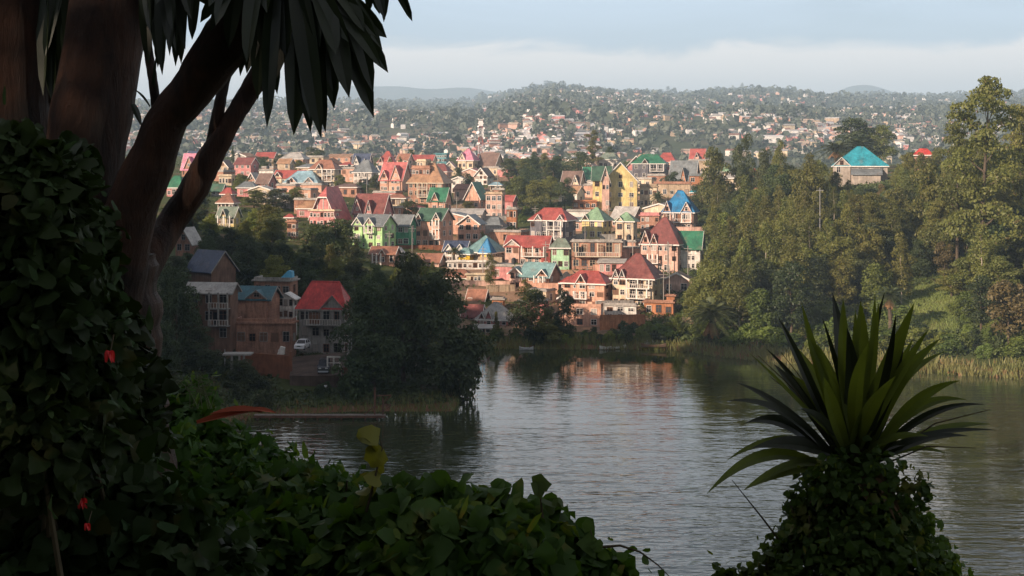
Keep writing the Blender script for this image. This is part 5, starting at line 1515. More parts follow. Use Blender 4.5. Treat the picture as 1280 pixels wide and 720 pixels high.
# hand-placed town trees (kind, px, base row, height px, width px, variant)
for (kd, px, yb, hp, wp, v, lab) in (
    ('layered_tree', 741, 214, 52, 26, 0, 'tall dark tree breaking the skyline above the vivid green roof'),
    ('dark_tree', 722, 222, 34, 40, 0, None), ('dark_tree', 692, 232, 36, 46, 1, None), ('dark_tree', 664, 236, 40, 34, 0, None),
    ('broad_tree', 672, 268, 44, 36, 0, None), ('broad_tree', 648, 262, 42, 34, 2, None), ('dark_tree', 706, 262, 40, 28, 1, None), ('broad_tree', 688, 256, 36, 30, 0, None),
    ('broad_tree', 636, 226, 28, 26, 1, None), ('broad_tree', 656, 222, 24, 24, 0, None),
    ('dark_tree', 584, 248, 32, 22, 1, None), ('dark_tree', 572, 240, 30, 18, 0, None), ('dark_tree', 634, 250, 22, 20, 1, None),
    ('broad_tree', 510, 278, 26, 34, 1, None), ('broad_tree', 586, 268, 18, 20, 0, None),
    ('dark_tree', 392, 210, 26, 34, 1, 'dark spreading tree on the skyline above the cream three storey block'),
    ('conical_tree', 291, 212, 30, 7, 0, 'thin dark cypress on the skyline right of the slanting stem'),
    ('dark_tree', 330, 214, 18, 26, 0, None), ('broad_tree', 372, 217, 18, 26, 0, None), ('broad_tree', 352, 214, 20, 22, 1, None),
    ('broad_tree', 302, 244, 26, 24, 2, None), ('broad_tree', 318, 262, 26, 36, 0, None), ('broad_tree', 345, 264, 28, 34, 1, None), ('broad_tree', 370, 262, 28, 30, 2, None),
    ('broad_tree', 338, 308, 52, 42, 0, 'tall olive tree catching the sun above the shaded roofs'), ('broad_tree', 395, 330, 50, 44, 1, None), ('dark_tree', 420, 345, 70, 60, 0, 'large dark tree in front of the lime green house'),
    ('dark_tree', 385, 352, 46, 40, 1, None), ('dark_tree', 440, 350, 44, 36, 0, None), ('fresh_tree', 262, 300, 30, 22, 0, 'small bright green tree catching light at the left'),
    ('dark_tree', 290, 318, 34, 44, 1, None), ('dark_tree', 312, 330, 34, 40, 0, None), ('dark_tree', 350, 335, 34, 40, 1, None), ('dark_tree', 255, 330, 30, 30, 0, None),
    ('conical_tree', 514, 206, 20, 20, 1, None), ('broad_tree', 503, 210, 16, 20, 0, None), ('slender_tree', 500, 222, 26, 9, 1, None), ('slender_tree', 488, 222, 24, 9, 0, None),
    ('conical_tree', 684, 432, 46, 44, 1, 'rounded conical shrub standing alone at the far shore'),
    ('dark_tree', 664, 424, 62, 54, 0, 'dense dark tree left of the rounded conical shrub'), ('dark_tree', 705, 424, 62, 32, 1, 'dark tree between the rounded shrub and the salmon terrace'),
    ('slender_tree', 656, 398, 50, 26, 1, None), ('conical_tree', 620, 424, 34, 13, 1, 'slim conifer right in front of the grey gabled lakeside house'),
    ('slender_tree', 613, 366, 50, 17, 0, 'slender tree beside the small pink house with teal awning'), ('fresh_tree', 645, 350, 22, 16, 0, None), ('conical_tree', 541, 340, 14, 12, 1, None),
    ('broad_tree', 640, 300, 18, 26, 1, None), ('fresh_tree', 598, 300, 12, 18, 0, None), ('dark_tree', 840, 246, 30, 30, 1, None), ('palm_tree', 822, 262, 26, 26, 0, None),
    ('dark_tree', 872, 270, 40, 30, 0, None), ('palm_tree', 568, 330, 22, 20, 1, None), ('palm_tree', 470, 300, 20, 16, 1, None),
    ('dark_tree', 452, 246, 18, 22, 1, None), ('broad_tree', 470, 238, 20, 20, 1, None), ('broad_tree', 425, 240, 22, 16, 0, None)):
    plant(kd, px, hit(px, yb, 223), hpx=hp, wpx=wp, var=v % len(PROTO[kd]), label=lab, zone='in the town')
# random greenery between the houses
cnt = 0; tries = 0
while cnt < 120 and tries < 6000:
    tries += 1
    px = random.uniform(225, 905); yb = random.uniform(206, 432)
    if px > 860 and yb > 300: continue
    D = hit(px, yb, 225)
    x = (px - 640) / F * D
    shade = px < 450 and yb > 285
    if px > 560 and 0.6 > H1(x, D): continue
    kd = random.choices(['bush', 'broad_tree', 'dark_tree', 'fresh_tree', 'slender_tree', 'conical_tree'], [5, 3, 3, 2, 1, .6])[0]
    hm = {'bush': random.uniform(2, 4), 'broad_tree': random.uniform(6, 10), 'dark_tree': random.uniform(5, 10), 'fresh_tree': random.uniform(4, 7), 'slender_tree': random.uniform(8, 13), 'conical_tree': random.uniform(4, 8)}[kd]
    hp = hm * F / D; v = random.randrange(len(PROTO[kd])); wp = PROTO[kd][v][3] / PROTO[kd][v][2] * hp
    if hides(px, yb - hp, yb, wp, D): continue
    plant(kd, px, D, h=hm, var=v, zone='in the town'); cnt += 1
# ---- the wooded slope on the right
SKY = [(800, 420), (830, 385), (850, 345), (872, 330), (886, 222), (905, 205), (930, 176), (945, 200), (972, 182), (985, 205), (1015, 205), (1040, 226), (1075, 232), (1112, 226), (1125, 196), (1150, 210), (1170, 188), (1185, 150), (1200, 130), (1225, 118), (1300, 120), (1500, 110)]
def sky_top(px): return float(np.interp(px, [s[0] for s in SKY], [s[1] for s in SKY]))
for (kd, px, D, yt, wp, v, lab) in (
    ('layered_tree', 1232, 300, 92, 118, 0, 'tallest tree of all, with open tiered crown at the right edge'),
    ('layered_tree', 1196, 318, 150, 84, 1, 'tiered brown-green tree just left of the tallest tree'),
    ('broad_tree', 1141, 445, 190, 34, 1, None), ('broad_tree', 1172, 422, 184, 30, 2, None), ('slender_tree', 1128, 436, 204, 20, 0, None), ('broad_tree', 1046, 452, 208, 28, 0, None), ('broad_tree', 1158, 415, 196, 30, 0, None), ('slender_tree', 1118, 420, 214, 22, 1, None), ('broad_tree', 1085, 415, 234, 34, 1, None), ('broad_tree', 1044, 415, 214, 22, 0, None), ('slender_tree', 1060, 418, 224, 14, 0, None), ('dark_tree', 1106, 415, 230, 24, 0, None), ('slender_tree', 1123, 412, 204, 16, 1, None), ('broad_tree', 1134, 418, 190, 26, 0, None), ('broad_tree', 1026, 410, 200, 26, 2, None),
    ('layered_tree', 1275, 318, 128, 90, 1, 'tiered tree at the right border behind the tallest tree'),
    ('broad_tree', 1160, 330, 205, 56, 0, None), ('slender_tree', 1150, 400, 190, 26, 0, None),
    ('dark_tree', 930, 430, 170, 34, 1, 'dark bushy tree standing out on the skyline above the domed red roof'),
    ('broad_tree', 893, 430, 184, 44, 2, 'dark rounded tree on the skyline right of the big grey roof'),
    ('slender_tree', 976, 420, 174, 24, 1, 'pointed tree on the skyline between dark bushy tree and teal roof'),
    ('dark_tree', 955, 425, 186, 30, 0, None),
    ('broad_tree', 1068, 560, 148, 64, 1, 'round crowned tree behind the left of the teal hilltop roof'), ('broad_tree', 1098, 560, 156, 48, 0, 'round crowned tree behind the right of the teal hilltop roof'),
    ('palm_tree', 1045, 500, 172, 56, 1, 'dark palm in front of the round crowned tree near the teal roof'), ('palm_tree', 1072, 505, 168, 52, 1, 'second dark palm directly above the teal roof'),
    ('slender_tree', 1012, 395, 190, 34, 2, None), ('broad_tree', 1008, 360, 205, 60, 0, None),
    ('palm_tree', 889, 286, 362, 76, 0, 'big low feather palm with dead fronds near the reeds'),
    ('palm_tree', 1112, 280, 352, 52, 1, 'feather palm standing behind the spiky foreground rosette'),
    ('brown_tree', 1181, 312, 302, 28, 0, 'small reddish-brown tree at the top of the grassy clearing'),
    ('slender_tree', 1126, 300, 290, 34, 0, 'slim tree with bare trunk left of the grassy clearing'),
    ('dark_tree', 1150, 318, 300, 40, 1, None),
    ('slender_tree', 1172, 325, 250, 40, 1, 'tall bare-trunked tree above the small reddish-brown tree'),
    ('broad_tree', 1190, 300, 335, 46, 0, None), ('broad_tree', 1212, 296, 318, 56, 2, None), ('broad_tree', 1252, 285, 320, 64, 0, None),
    ('brown_tree', 1262, 266, 350, 60, 0, 'rusty-leaved tree near the shore at the right edge')):
    x = (px - 640) / F * D
    zg = H1(x, D); yb = HY - F * (zg - HC) / D
    plant(kd, px, D, hpx=yb - yt, wpx=wp, var=v, label=lab, zone='on the right slope')
LANDMARKS += [(889, 385, 'the big low palm'), (1232, 170, 'the tallest tiered tree'), (1181, 320, 'the reddish-brown tree'), (1100, 380, 'the spiky foreground rosette'), (1155, 360, 'the grassy clearing'), (684, 415, 'the rounded conical shrub'), (1270, 440, 'the right shore edge'), (900, 440, 'the reed bed'), (1000, 300, 'the wood centre'), (930, 300, 'the wood\'s left part'), (1060, 320, 'the wood\'s right part')]
cnt = 0; tries = 0; placed = []
while cnt < 235 and tries < 14000:
    tries += 1
    D = random.uniform(276, 450) if random.random() < .75 else random.uniform(276, 340)
    px = random.uniform(815, 1420)
    x = (px - 640) / F * D; zg = H1(x, D)
    if zg < 2.2: continue
    yb = HY - F * (zg - HC) / D
    if 1098 < px < 1212 and 262 < D < 322 and (px > 1120 or D > 285): continue
    if 1000 < px < 1145 and D < 297: continue
    kd = random.choices(['slender_tree', 'broad_tree', 'dark_tree', 'conical_tree', 'layered_tree', 'brown_tree', 'fresh_tree'], [6, 4.5, 1.8, 1.8, .9, .2, 1.3])[0]
    hm = {'slender_tree': random.uniform(13, 19), 'broad_tree': random.uniform(10, 16), 'dark_tree': random.uniform(8, 13), 'conical_tree': random.uniform(9, 15), 'layered_tree': random.uniform(15, 20), 'brown_tree': random.uniform(7, 10), 'fresh_tree': random.uniform(8, 11)}[kd]
    hp = hm * F / D; v = random.randrange(len(PROTO[kd])); wp = PROTO[kd][v][3] / PROTO[kd][v][2] * hp
    lim = max(sky_top(px - wp * .7), sky_top(px), sky_top(px + wp * .7)) + random.uniform(0, 10)
    if yb - hp < lim:
        hp = yb - lim; 
        if hp < 24 * 300 / D: continue
        hm = hp * D / F
    if any((px - a) ** 2 * (D / F) ** 2 + (D - b) ** 2 < c for a, b, c in placed): continue
    placed.append((px, D, 14.0))
    plant(kd, px, D, h=hm, var=v, zone='on the right slope'); cnt += 1
# bushes along the right shore and under the trees
cnt = 0; tries = 0
while cnt < 125 and tries < 6000:
    tries += 1
    px = random.uniform(800, 1400); D = random.uniform(252, 300)
    x = (px - 640) / F * D; zg = H1(x, D)
    if zg < 1.3 or zg > 9: continue
    hm = random.uniform(1.8, 4.2)
    if 1120 < px < 1195 and D > 270 and zg > 3.5: hm = random.uniform(.8, 1.3)
    plant('bush', px, D, h=hm, var=0 if random.random() < .85 else 1, zone='on the right slope', sx=random.uniform(1.0, 1.6) * hm / 3.2); cnt += 1
# bushes along the far shore and on the shaded bank
cnt = 0; tries = 0
while cnt < 46 and tries < 2500:
    tries += 1
    px = random.uniform(585, 840); D = random.uniform(285, 302)
    x = (px - 640) / F * D; zg = H1(x, D)
    if zg < .35: continue
    hm = random.uniform(1.0, 2.8); yb = HY - F * (zg - HC) / D
    if hides(px, yb - hm * F / D, yb, 6, D, 4): continue
    plant('bush', px, D, h=hm, zone='on the far shore'); cnt += 1
cnt = 0; tries = 0
while cnt < 60 and tries < 4000:
    tries += 1
    px = random.uniform(180, 450); D = random.uniform(212, 300)
    x = (px - 640) / F * D; zg = H1(x, D)
    if zg < .3: continue
    kd = 'dark_tree' if (px < 235 or D > 255) and random.random() < .6 else 'bush'
    hm = random.uniform(5, 9) if kd == 'dark_tree' else random.uniform(1.2, 2.8)
    yb = HY - F * (zg - HC) / D; hp = hm * F / D; wp = hp * .5
    if hides(px, yb - hp, yb, wp, D, 0): continue
    if 355 < px < 450 and yb - hp < 474 and yb > 425: continue
    if 315 < px < 365 and yb - hp < 462 and D < 232: continue
    plant(kd, px, D, h=hm, var=1 if kd == 'bush' else None, zone='on the shaded bank'); cnt += 1
# trees on the ridge outside the frame, left and behind: they throw the shade that lies on the near bank
for i in range(70):
    t = random.random() * (len(RIDGE) - 2); k = int(t); fr_ = t - k
    a, b = RIDGE[k], RIDGE[k + 1]
    x = a[0] + (b[0] - a[0]) * fr_ + random.uniform(-12, 10); y = a[1] + (b[1] - a[1]) * fr_ + random.uniform(-4, 4)
    if y > 20 and 640 + F * x / y > -40: continue
    if y > 330: continue
    v = random.randrange(2); cm, tm, h0, r0 = PROTO['dark_tree'][v]
    s = random.uniform(.55, .9)
    r = empty('evergreen_tree', (x, y, H1(x, y) - .2), random.uniform(0, 6)); r.scale = (s, s, s)
    mobj('trunk', tm, r); mobj('crown', cm, r); tag(r, 'dark tree on the ridge beyond the left edge of the picture', 'tree', 'trees on the ridge left of the view')

# ---- grass, reeds and undergrowth (uncountable)
def scatter(name, n, px0, px1, d0, d1, cond, mat, size, asp, nz=0.5, lift=0.3, seed=1, upr=False):
    rg = np.random.default_rng(seed)
    px = rg.uniform(px0, px1, n); D = rg.uniform(d0, d1, n)
    x = (px - 640) / F * D; z = Hgt(x, D)
    k = cond(px, D, x, z); x, D, z = x[k], D[k], z[k]; n = len(x)
    cen = np.stack([x, D, z + rg.uniform(0, lift, n)], 1)
    if upr:    # upright blades
        s = size * rg.uniform(.6, 1.4, n)
        a = rg.uniform(0, PI, n); dx = np.cos(a) * s * asp; dy = np.sin(a) * s * asp
        ln = rg.normal(size=(n, 2)) * .25 * s[:, None]
        v = np.empty((n, 4, 3)); b0 = np.stack([x, D, z - .1], 1)
        v[:, 0] = b0 - np.stack([dx, dy, 0 * dx], 1); v[:, 1] = b0 + np.stack([dx, dy, 0 * dx], 1)
        tp = b0 + np.stack([ln[:, 0], ln[:, 1], s], 1)
        v[:, 2] = tp + np.stack([dx, dy, 0 * dx], 1) * .2; v[:, 3] = tp - np.stack([dx, dy, 0 * dx], 1) * .2
        me = np_mesh(name, v.reshape(-1, 3), np.arange(n * 4).reshape(n, 4), mat)
    else:
        v, f = leaf_cloud(cen, rg.normal(size=(n, 3)) * nz + np.array([0, -.2, .7]), size * rg.uniform(.5, 1.5, n), asp, rg)
        me = np_mesh(name, v, f, mat)
    o = mobj(name, me); tag(o, kind='stuff'); return o
G_reed = leafmat('reed', (0.17, 0.165, 0.055), (0.10, 0.14, 0.04), 0.2, scale=0.15, c3=(0.22, 0.11, 0.05))
G_under = leafmat('undergrowth', (0.035, 0.055, 0.014), (0.075, 0.10, 0.028), 0.2, scale=0.12, c3=(0.09, 0.07, 0.03))
o = scatter('reeds', 52000, 575, 1500, 240, 292, lambda px, D, x, z: (z > -.35) & (z < .95 + .5 * vnoise(x, D, 9, 4)) & (vnoise(x, D, 5, 6) > -.55), G_reed, 1.25, .09, seed=3, upr=True)
tag(o, 'belt of tan and green reeds along the far and right shore', 'reeds')
o = scatter('reeds', 9000, 180, 620, 203, 232, lambda px, D, x, z: (z > -.3) & (z < .8), G_reed, .8, .09, seed=4, upr=True)
tag(o, 'dim grass fringe along the shaded near bank', 'grass')
o = scatter('undergrowth', 110000, 800, 1500, 262, 460, lambda px, D, x, z: (z > 1.0) & ~((px > 1125) & (px < 1195) & (D > 278) & (D < 312)), G_under, .34, .6, lift=.8, seed=5)
tag(o, 'tangled undergrowth covering the wooded slope on the right', 'undergrowth')
o = scatter('undergrowth', 52000, 150, 900, 288, 760, lambda px, D, x, z: (z > 0.6) & (vnoise(x, D, 12, 9) > np.where((px > 545) & (px < 850), .28, -.05)), G_under, .36, .6, lift=.5, seed=6)
tag(o, 'rough weeds and shrubs between the town houses', 'undergrowth')
o = scatter('undergrowth', 36000, 120, 600, 212, 300, lambda px, D, x, z: (z > .4) & ~((px > 350) & (px < 440) & (D > 223) & (D < 243)), G_under, .28, .6, lift=.5, seed=8)
tag(o, 'dark weeds covering the shaded near bank', 'undergrowth')
G_grass = leafmat('grass', (0.13, 0.175, 0.045), (0.18, 0.22, 0.06), 0.25, scale=0.1)
o = scatter('grass', 40000, 1100, 1215, 270, 326, lambda px, D, x, z: z > 2, G_grass, .45, .12, seed=7, upr=True)
tag(o, 'pale grass of the sloping clearing on the right hillside', 'grass')

# ---- far hills: houses and trees
def far_house(w, d, hh, rh, wm, rm, name):
    m = MB(); m.box(-w / 2, -d / 2, -2, w / 2, d / 2, hh)
    n = len(m.f); m.mi = 1
    m.prism([(-w / 2 - .4, -d / 2 - .5, hh + .01), (-w / 2 - .4, 0, hh + rh), (-w / 2 - .4, d / 2 + .5, hh + .01)], vec=(w + .8, 0, 0))
    return m.mesh(name, [wm, rm])
fw = [WM(c) for c in ('white', 'cream', 'pink', 'tan', 'brick', 'white')]
frm = [RM(c) for c in ('tin', 'tin', 'rust', 'brown', 'grey', 'cream')] 
rg = np.random.default_rng(77)
def sample_far(n, d0, d1):
    out = []
    while len(out) < n:
        m = 4000
        px = rg.uniform(150, 1300, m); D = d0 + (d1 - d0) * rg.random(m)
        x = (px - 640) / F * D
        dens = .34 + .8 * vnoise(x, D, 260, 12) + .35 * vnoise(x, D, 90, 15)
        dens = np.where((px > 470) & (px < 590) & (D > 2700) & (D < 5200), dens - .55, dens)
        dens = np.where(np.abs(px - 640) > 560, dens - .2, dens)
        k = rg.random(m) < np.clip(dens, .03, 1)
        out += list(zip(px[k], D[k], x[k]))
    return out[:n]
spur = []
for _i in range(420):
    _p = 680 + 62 * rg.normal() * .8; _d = 1120 + 330 * rg.random(); spur.append((_p, _d, (_p - 640) / F * _d))
near = sample_far(300, 1150, 1750)
protos = [far_house(rg.uniform(8, 13), rg.uniform(7, 9), rg.uniform(3, 5), rg.uniform(1.2, 2.2), fw[i % 6], frm[(i * 5 + 1) % 6], 'small_house') for i in range(9)]
fl = ['tiny pale house with tin roof on the hazy far hillside', 'tiny pale house with brown roof on the hazy far hillside']
for i, (px, D, x) in enumerate(near):
    k = i % 9
    o = mobj('small_house', protos[k], None, (x, D, H1(x, D)), (0, 0, rg.uniform(-.6, .6)))
    rmn = protos[k].materials[1].name
    tag(o, fl[0] if rmn in ('roof_tin', 'roof_grey', 'roof_cream') else fl[1], 'house', 'small houses on the far hillside ' + ('with tin roofs' if rmn in ('roof_tin', 'roof_grey', 'roof_cream') else 'with brown roofs'))
WALLC['far_white'] = (.80, .78, .74); ROOFC['far_tin'] = (.70, .68, .66)
allm = MB(); mats_ = [WM('far_white'), RM('far_tin'), WM('pink'), RM('rust'), WM('tan'), RM('grey'), WM('rose')]
for (px, D, x) in spur + sample_far(6500, 1400, 6450):
    z = H1(x, D); a = rg.uniform(-.7, .7); w_, d_, hh, rh = rg.uniform(7, 15), rg.uniform(6, 10), rg.uniform(3, 6), rg.uniform(.8, 2)
    w_ *= .62 + D / 15000; hh *= .7 + D / 15000
    if rg.random() < .04: w_ *= 2.6; hh *= 1.3
    ca, sa = math.cos(a), math.sin(a)
    T = lambda p: (x + p[0] * ca - p[1] * sa, D + p[0] * sa + p[1] * ca, z + p[2])
    wi = [0, 0, 2, 4, 6][rg.integers(5)]; ri = [1, 1, 3, 5][rg.integers(4)]
    b = len(allm.v)
    allm.v += [T(p) for p in ((-w_/2, -d_/2, -2), (w_/2, -d_/2, -2), (w_/2, d_/2, -2), (-w_/2, d_/2, -2), (-w_/2, -d_/2, hh), (w_/2, -d_/2, hh), (w_/2, d_/2, hh), (-w_/2, d_/2, hh), (-w_/2, 0, hh + rh), (w_/2, 0, hh + rh))]
    for q, mi in (((0, 1, 5, 4), wi), ((1, 2, 6, 9, 5), wi), ((3, 0, 4, 8, 7), wi), ((4, 5, 9, 8), ri), ((6, 7, 8, 9), ri)):
        allm.f.append([b + i for i in q]); allm.m.append(mi)
o = allm.build('distant_houses', mats_); tag(o, 'thousands of tiny houses spread over the hazy far hills', 'houses', kind='stuff')
# trees of the far hills
n = 19000
px = rg.uniform(130, 1320, n); D = 1120 + 5400 * rg.random(n) ** .85
x = (px - 640) / F * D; z = Hgt(x, D)
k = (vnoise(x, D, 140, 21) + .5 * vnoise(x, D, 50, 23) + rg.random(n) * .9 > -.05)
px, D, x, z = px[k], D[k], x[k], z[k]; n = len(x)
q = 16
hgt = rg.uniform(5, 14, n) * (.7 + D / 7000) * np.where(rg.random(n) < .07, 1.5, 1)
dd = rg.normal(size=(n, q, 3)); dd /= np.linalg.norm(dd, axis=2, keepdims=True)
cen = np.stack([x, D, z + hgt * .55], 1)[:, None, :] + dd * (hgt[:, None, None] * np.array([.38, .38, .48]))
v, f = leaf_cloud(cen.reshape(-1, 3), (dd + rg.normal(size=dd.shape) * .35).reshape(-1, 3), np.repeat(hgt * .26, q) * rg.uniform(.6, 1.3, n * q), .75, rg)
G_far = leafmat('leaf_far', (0.058, 0.075, 0.052), (0.080, 0.095, 0.065), 0.12, scale=0.012)
o = mobj('distant_trees', np_mesh('distant_trees', v, f, G_far)); tag(o, 'scattered trees blanketing the hazy far hills', 'trees', kind='stuff')
# single trees on the far skyline
random.seed(5)
for i, (px, hp, wp, kd, v) in enumerate([(672, 10, 22, 'dark_tree', 0), (686, 12, 24, 'dark_tree', 1), (700, 10, 14, 'broad_tree', 0), (741, 8, 12, 'broad_tree', 1), (765, 9, 12, 'dark_tree', 0), (783, 8, 14, 'dark_tree', 1), (815, 10, 8, 'conical_tree', 0),
                             (827, 12, 11, 'dark_tree', 0), (835, 18, 7, 'palm_tree', 1), (854, 9, 8, 'slender_tree', 0), (884, 10, 10, 'conical_tree', 1), (897, 13, 16, 'dark_tree', 1), (916, 14, 8, 'slender_tree', 1), (928, 17, 7, 'slender_tree', 2),
                             (949, 15, 7, 'palm_tree', 1), (958, 10, 16, 'dark_tree', 0), (980, 11, 26, 'dark_tree', 1), (1000, 9, 10, 'broad_tree', 2), (1020, 8, 20, 'dark_tree', 0), (1160, 7, 14, 'dark_tree', 0), (1195, 8, 10, 'broad_tree', 0)]):
    D = 6450; 
    plant(kd, px, D, hpx=hp, wpx=wp, var=v % len(PROTO[kd]), label=None, group='trees on the far skyline')
    cols = {'dark_tree': 'dark clump of tree', 'broad_tree': 'rounded tree', 'conical_tree': 'pointed tree', 'palm_tree': 'tall palm', 'slender_tree': 'slim tree'}
    PEND[-1][1] = f'{cols[kd]} on the far skyline, number {i + 1} of 21 counted from the left'
# ------------------------------------------------------------------ the near garden
random.seed(99)
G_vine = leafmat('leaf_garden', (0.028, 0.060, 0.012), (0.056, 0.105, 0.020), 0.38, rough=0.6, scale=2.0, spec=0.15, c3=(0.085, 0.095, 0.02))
G_shade = leafmat('leaf_shade_creeper', (0.007, 0.016, 0.004), (0.017, 0.032, 0.007), 0.25, rough=0.6, scale=2.0, spec=0.15, c3=(.035, .038, .01))  # leaf colour darkened to carry the shade at the left
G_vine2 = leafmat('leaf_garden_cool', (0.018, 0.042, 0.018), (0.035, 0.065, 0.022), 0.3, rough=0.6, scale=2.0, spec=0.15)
G_strap = leafmat('strap_leaf', (0.055, 0.090, 0.020), (0.10, 0.155, 0.030), 0.45, rough=0.45, scale=1.5, spec=0.3)  # colour raised so these rosette leaves look sunlit
G_strapd = leafmat('strap_leaf_dark', (0.012, 0.020, 0.009), (0.022, 0.034, 0.013), 0.12, rough=0.4, scale=1.5, spec=0.4)  # dark copy for silhouetted and shaded strap leaves
M_twig = surf('twig', (0.07, 0.055, 0.03), .8, .2, .3, 6)
G_young = leafmat('leaf_young', (0.060, 0.100, 0.016), (0.105, 0.150, 0.026), 0.42, rough=0.6, scale=3.0, spec=0.15, c3=(.13, .12, .02))
# smooth peeling bark: dark skin over orange wood
m, t, bs = newmat('peeling_bark'); bs.inputs['Roughness'].default_value = .62; bs.inputs['Specular IOR Level'].default_value = .3
tcn = N(t, 'ShaderNodeTexCoord'); mp_ = N(t, 'ShaderNodeMapping'); mp_.inputs['Scale'].default_value = (5, 5, 2.2); L(t, tcn, 'Object', mp_, 0)
n1 = N(t, 'ShaderNodeTexNoise', ins={'Scale': 1.2, 'Detail': 8.0, 'Roughness': .65, 'Distortion': .8}); L(t, mp_, 0, n1, 'Vector')
cr = N(t, 'ShaderNodeValToRGB'); L(t, n1, 'Fac', cr, 0)
cr.color_ramp.elements[0].position = .35; cr.color_ramp.elements[0].color = (.012, .008, .006, 1)
cr.color_ramp.elements[1].position = .78; cr.color_ramp.elements[1].color = (.105, .042, .020, 1)
L(t, cr, 0, bs, 'Base Color')
mq_ = N(t, 'ShaderNodeMapping'); mq_.inputs['Scale'].default_value = (16, 16, 2.5); L(t, tcn, 'Object', mq_, 0)
n2 = N(t, 'ShaderNodeTexNoise', ins={'Scale': 2.0, 'Detail': 10.0, 'Roughness': .75, 'Distortion': .6}); L(t, mq_, 0, n2, 'Vector')
bp = N(t, 'ShaderNodeBump', ins={'Strength': 1.0, 'Distance': .03}); L(t, n2, 'Fac', bp, 'Height'); L(t, bp, 0, bs, 'Normal')
M_peel = m
def leaf_shape(prof, n=6, droop=.22, fold=.16, wave=.03):
    """outline from a half-width profile along the midrib; midrib bends down to the tip"""
    V, Fc = [], []
    for i in range(n + 1):
        t = i / n; z = -droop * t * t + .05 * math.sin(t * 3)
        V.append((0, t, z))
    for sg in (-1, 1):
        for i in range(1, n):
            t = i / n; w_ = prof(t); V.append((sg * w_, t + (.06 if i > 1 else -.10), -droop * t * t + fold * w_ + wave * math.sin(i * 2.4 + sg)))
    for si, sg in enumerate((-1, 1)):
        o = n + 1 + si * (n - 1)
        T = lambda a, b, c: Fc.append((a, b, c) if sg > 0 else (a, c, b))
        T(0, o, 1)
        for i in range(n - 2):
            T(i + 1, o + i, o + i + 1); T(i + 1, o + i + 1, i + 2)
        T(n - 1, o + n - 2, n)
    return np.array(V, float), np.array(Fc)
LEAFV, LEAFF = leaf_shape(lambda t: .46 * math.sin(PI * min(1, t ** .62)) ** .75 + .02)
LOBEV, LOBEF = leaf_shape(lambda t: (.48, .50, .26, .40, .20, .12, .07)[min(6, int(t * 8) - 1)], n=8, droop=.15)
SLIMV, SLIMF = leaf_shape(lambda t: .19 * math.sin(PI * min(1, t ** .8)) ** .9 + .01, n=6, droop=.35)
def leaves(pos, nrm, tip, size, rg, V=LEAFV, Fc=LEAFF, wide=1.0):
    n = len(pos)
    nrm = nrm / np.linalg.norm(nrm, axis=1, keepdims=True)
    tip = tip - nrm * (tip * nrm).sum(1, keepdims=True); tip /= np.maximum(np.linalg.norm(tip, axis=1, keepdims=True), 1e-6)
    sd = np.cross(tip, nrm)
    k = len(V)
    vv = V[None] * np.stack([wide * rg.uniform(.75, 1.2, n), np.ones(n), rg.uniform(-.6, 2.6, n)], 1)[:, None, :] * (1 + rg.normal(size=(n, k, 3)) * .08)
    vv = vv * size[:, None, None]
    out = pos[:, None] + vv[..., 0:1] * sd[:, None] + vv[..., 1:2] * tip[:, None] + vv[..., 2:3] * nrm[:, None]
    f = Fc[None] + (np.arange(n) * k)[:, None, None]
    return out.reshape(-1, 3), f.reshape(-1, 3)
def shrub(name, label, cat, lobes, n, size, mat, seed, V=LEAFV, Fc=LEAFF, group=None, wide=1.0, stems=14, gx=None, fill=.55):
    """lobes in photo terms: (px, py, distance, radius in px [, vertical radius])"""
    rg = np.random.default_rng(seed)
    C_ = np.array([[*P(l[0], l[1], l[2])] for l in lobes]); R3 = np.array([[l[3] * l[2] / F, l[3] * l[2] / F * .9, (l[4] if len(l) > 4 else l[3]) * l[2] / F] for l in lobes])
    a = R3[:, 0] * R3[:, 2]; idx = rg.choice(len(lobes), n, p=a / a.sum())
    d = rg.normal(size=(n, 3)); d /= np.linalg.norm(d, axis=1, keepdims=True); d[:, 1] -= .25
    rr = (1 - fill * rg.random(n) ** 1.3)[:, None] * (1 + rg.normal(size=(n, 1)) * .10)
    pos = C_[idx] + d * R3[idx] * rr
    nr = d * .35 + rg.normal(size=(n, 3)) * .62 + np.array([0, -.1, .5])
    tip = rg.normal(size=(n, 3)) * .9 + d * .45 + np.array([0, 0, -.45])
    bx = C_.mean(0); gz = H1(bx[0], bx[1])
    root = empty(name, (bx[0], bx[1], gz)); tag(root, label, cat, group)
    o0 = np.array([bx[0], bx[1], gz])
    v, f = leaves(pos - o0, nr, tip, size * rg.uniform(.55, 1.35, n), rg, V, Fc, wide)
    k2 = rg.random(n) < .22     # a share of young narrow leaves and some yellowing ones
    n2 = n // 4; ii = rg.choice(n, n2)
    v2, f2 = leaves(pos[ii] - o0 + rg.normal(size=(n2, 3)) * .03, nr[ii] + rg.normal(size=(n2, 3)) * .4, tip[ii] + rg.normal(size=(n2, 3)) * .5, size * rg.uniform(.5, 1.1, n2), rg, SLIMV, SLIMF)
    me_ = np_mesh('foliage', np.concatenate([v, v2]), np.concatenate([f, f2 + len(v)]), [mat, G_young if mat is not G_shade else G_vine2], smooth=True)
    mi_ = np.concatenate([np.zeros(len(f), int), np.ones(len(f2), int)]); me_.polygons.foreach_set('material_index', mi_[:len(me_.polygons)].astype(np.int32))
    mobj('foliage', me_, root)
    mb = MB(); rd = random.Random(seed)
    for i in range(stems):
        q = Vector(pos[rd.randrange(n)] - o0)
        s0 = Vector((rd.uniform(-.25, .25), rd.uniform(-.2, .2), -.15))
        md = s0.lerp(q, .5) + Vector((rd.uniform(-.1, .1), rd.uniform(-.1, .1), .12))
        mb.tube([s0, md, q], [.018, .012, .004], 5)
    mb.build('stem', M_twig, root)
    return root
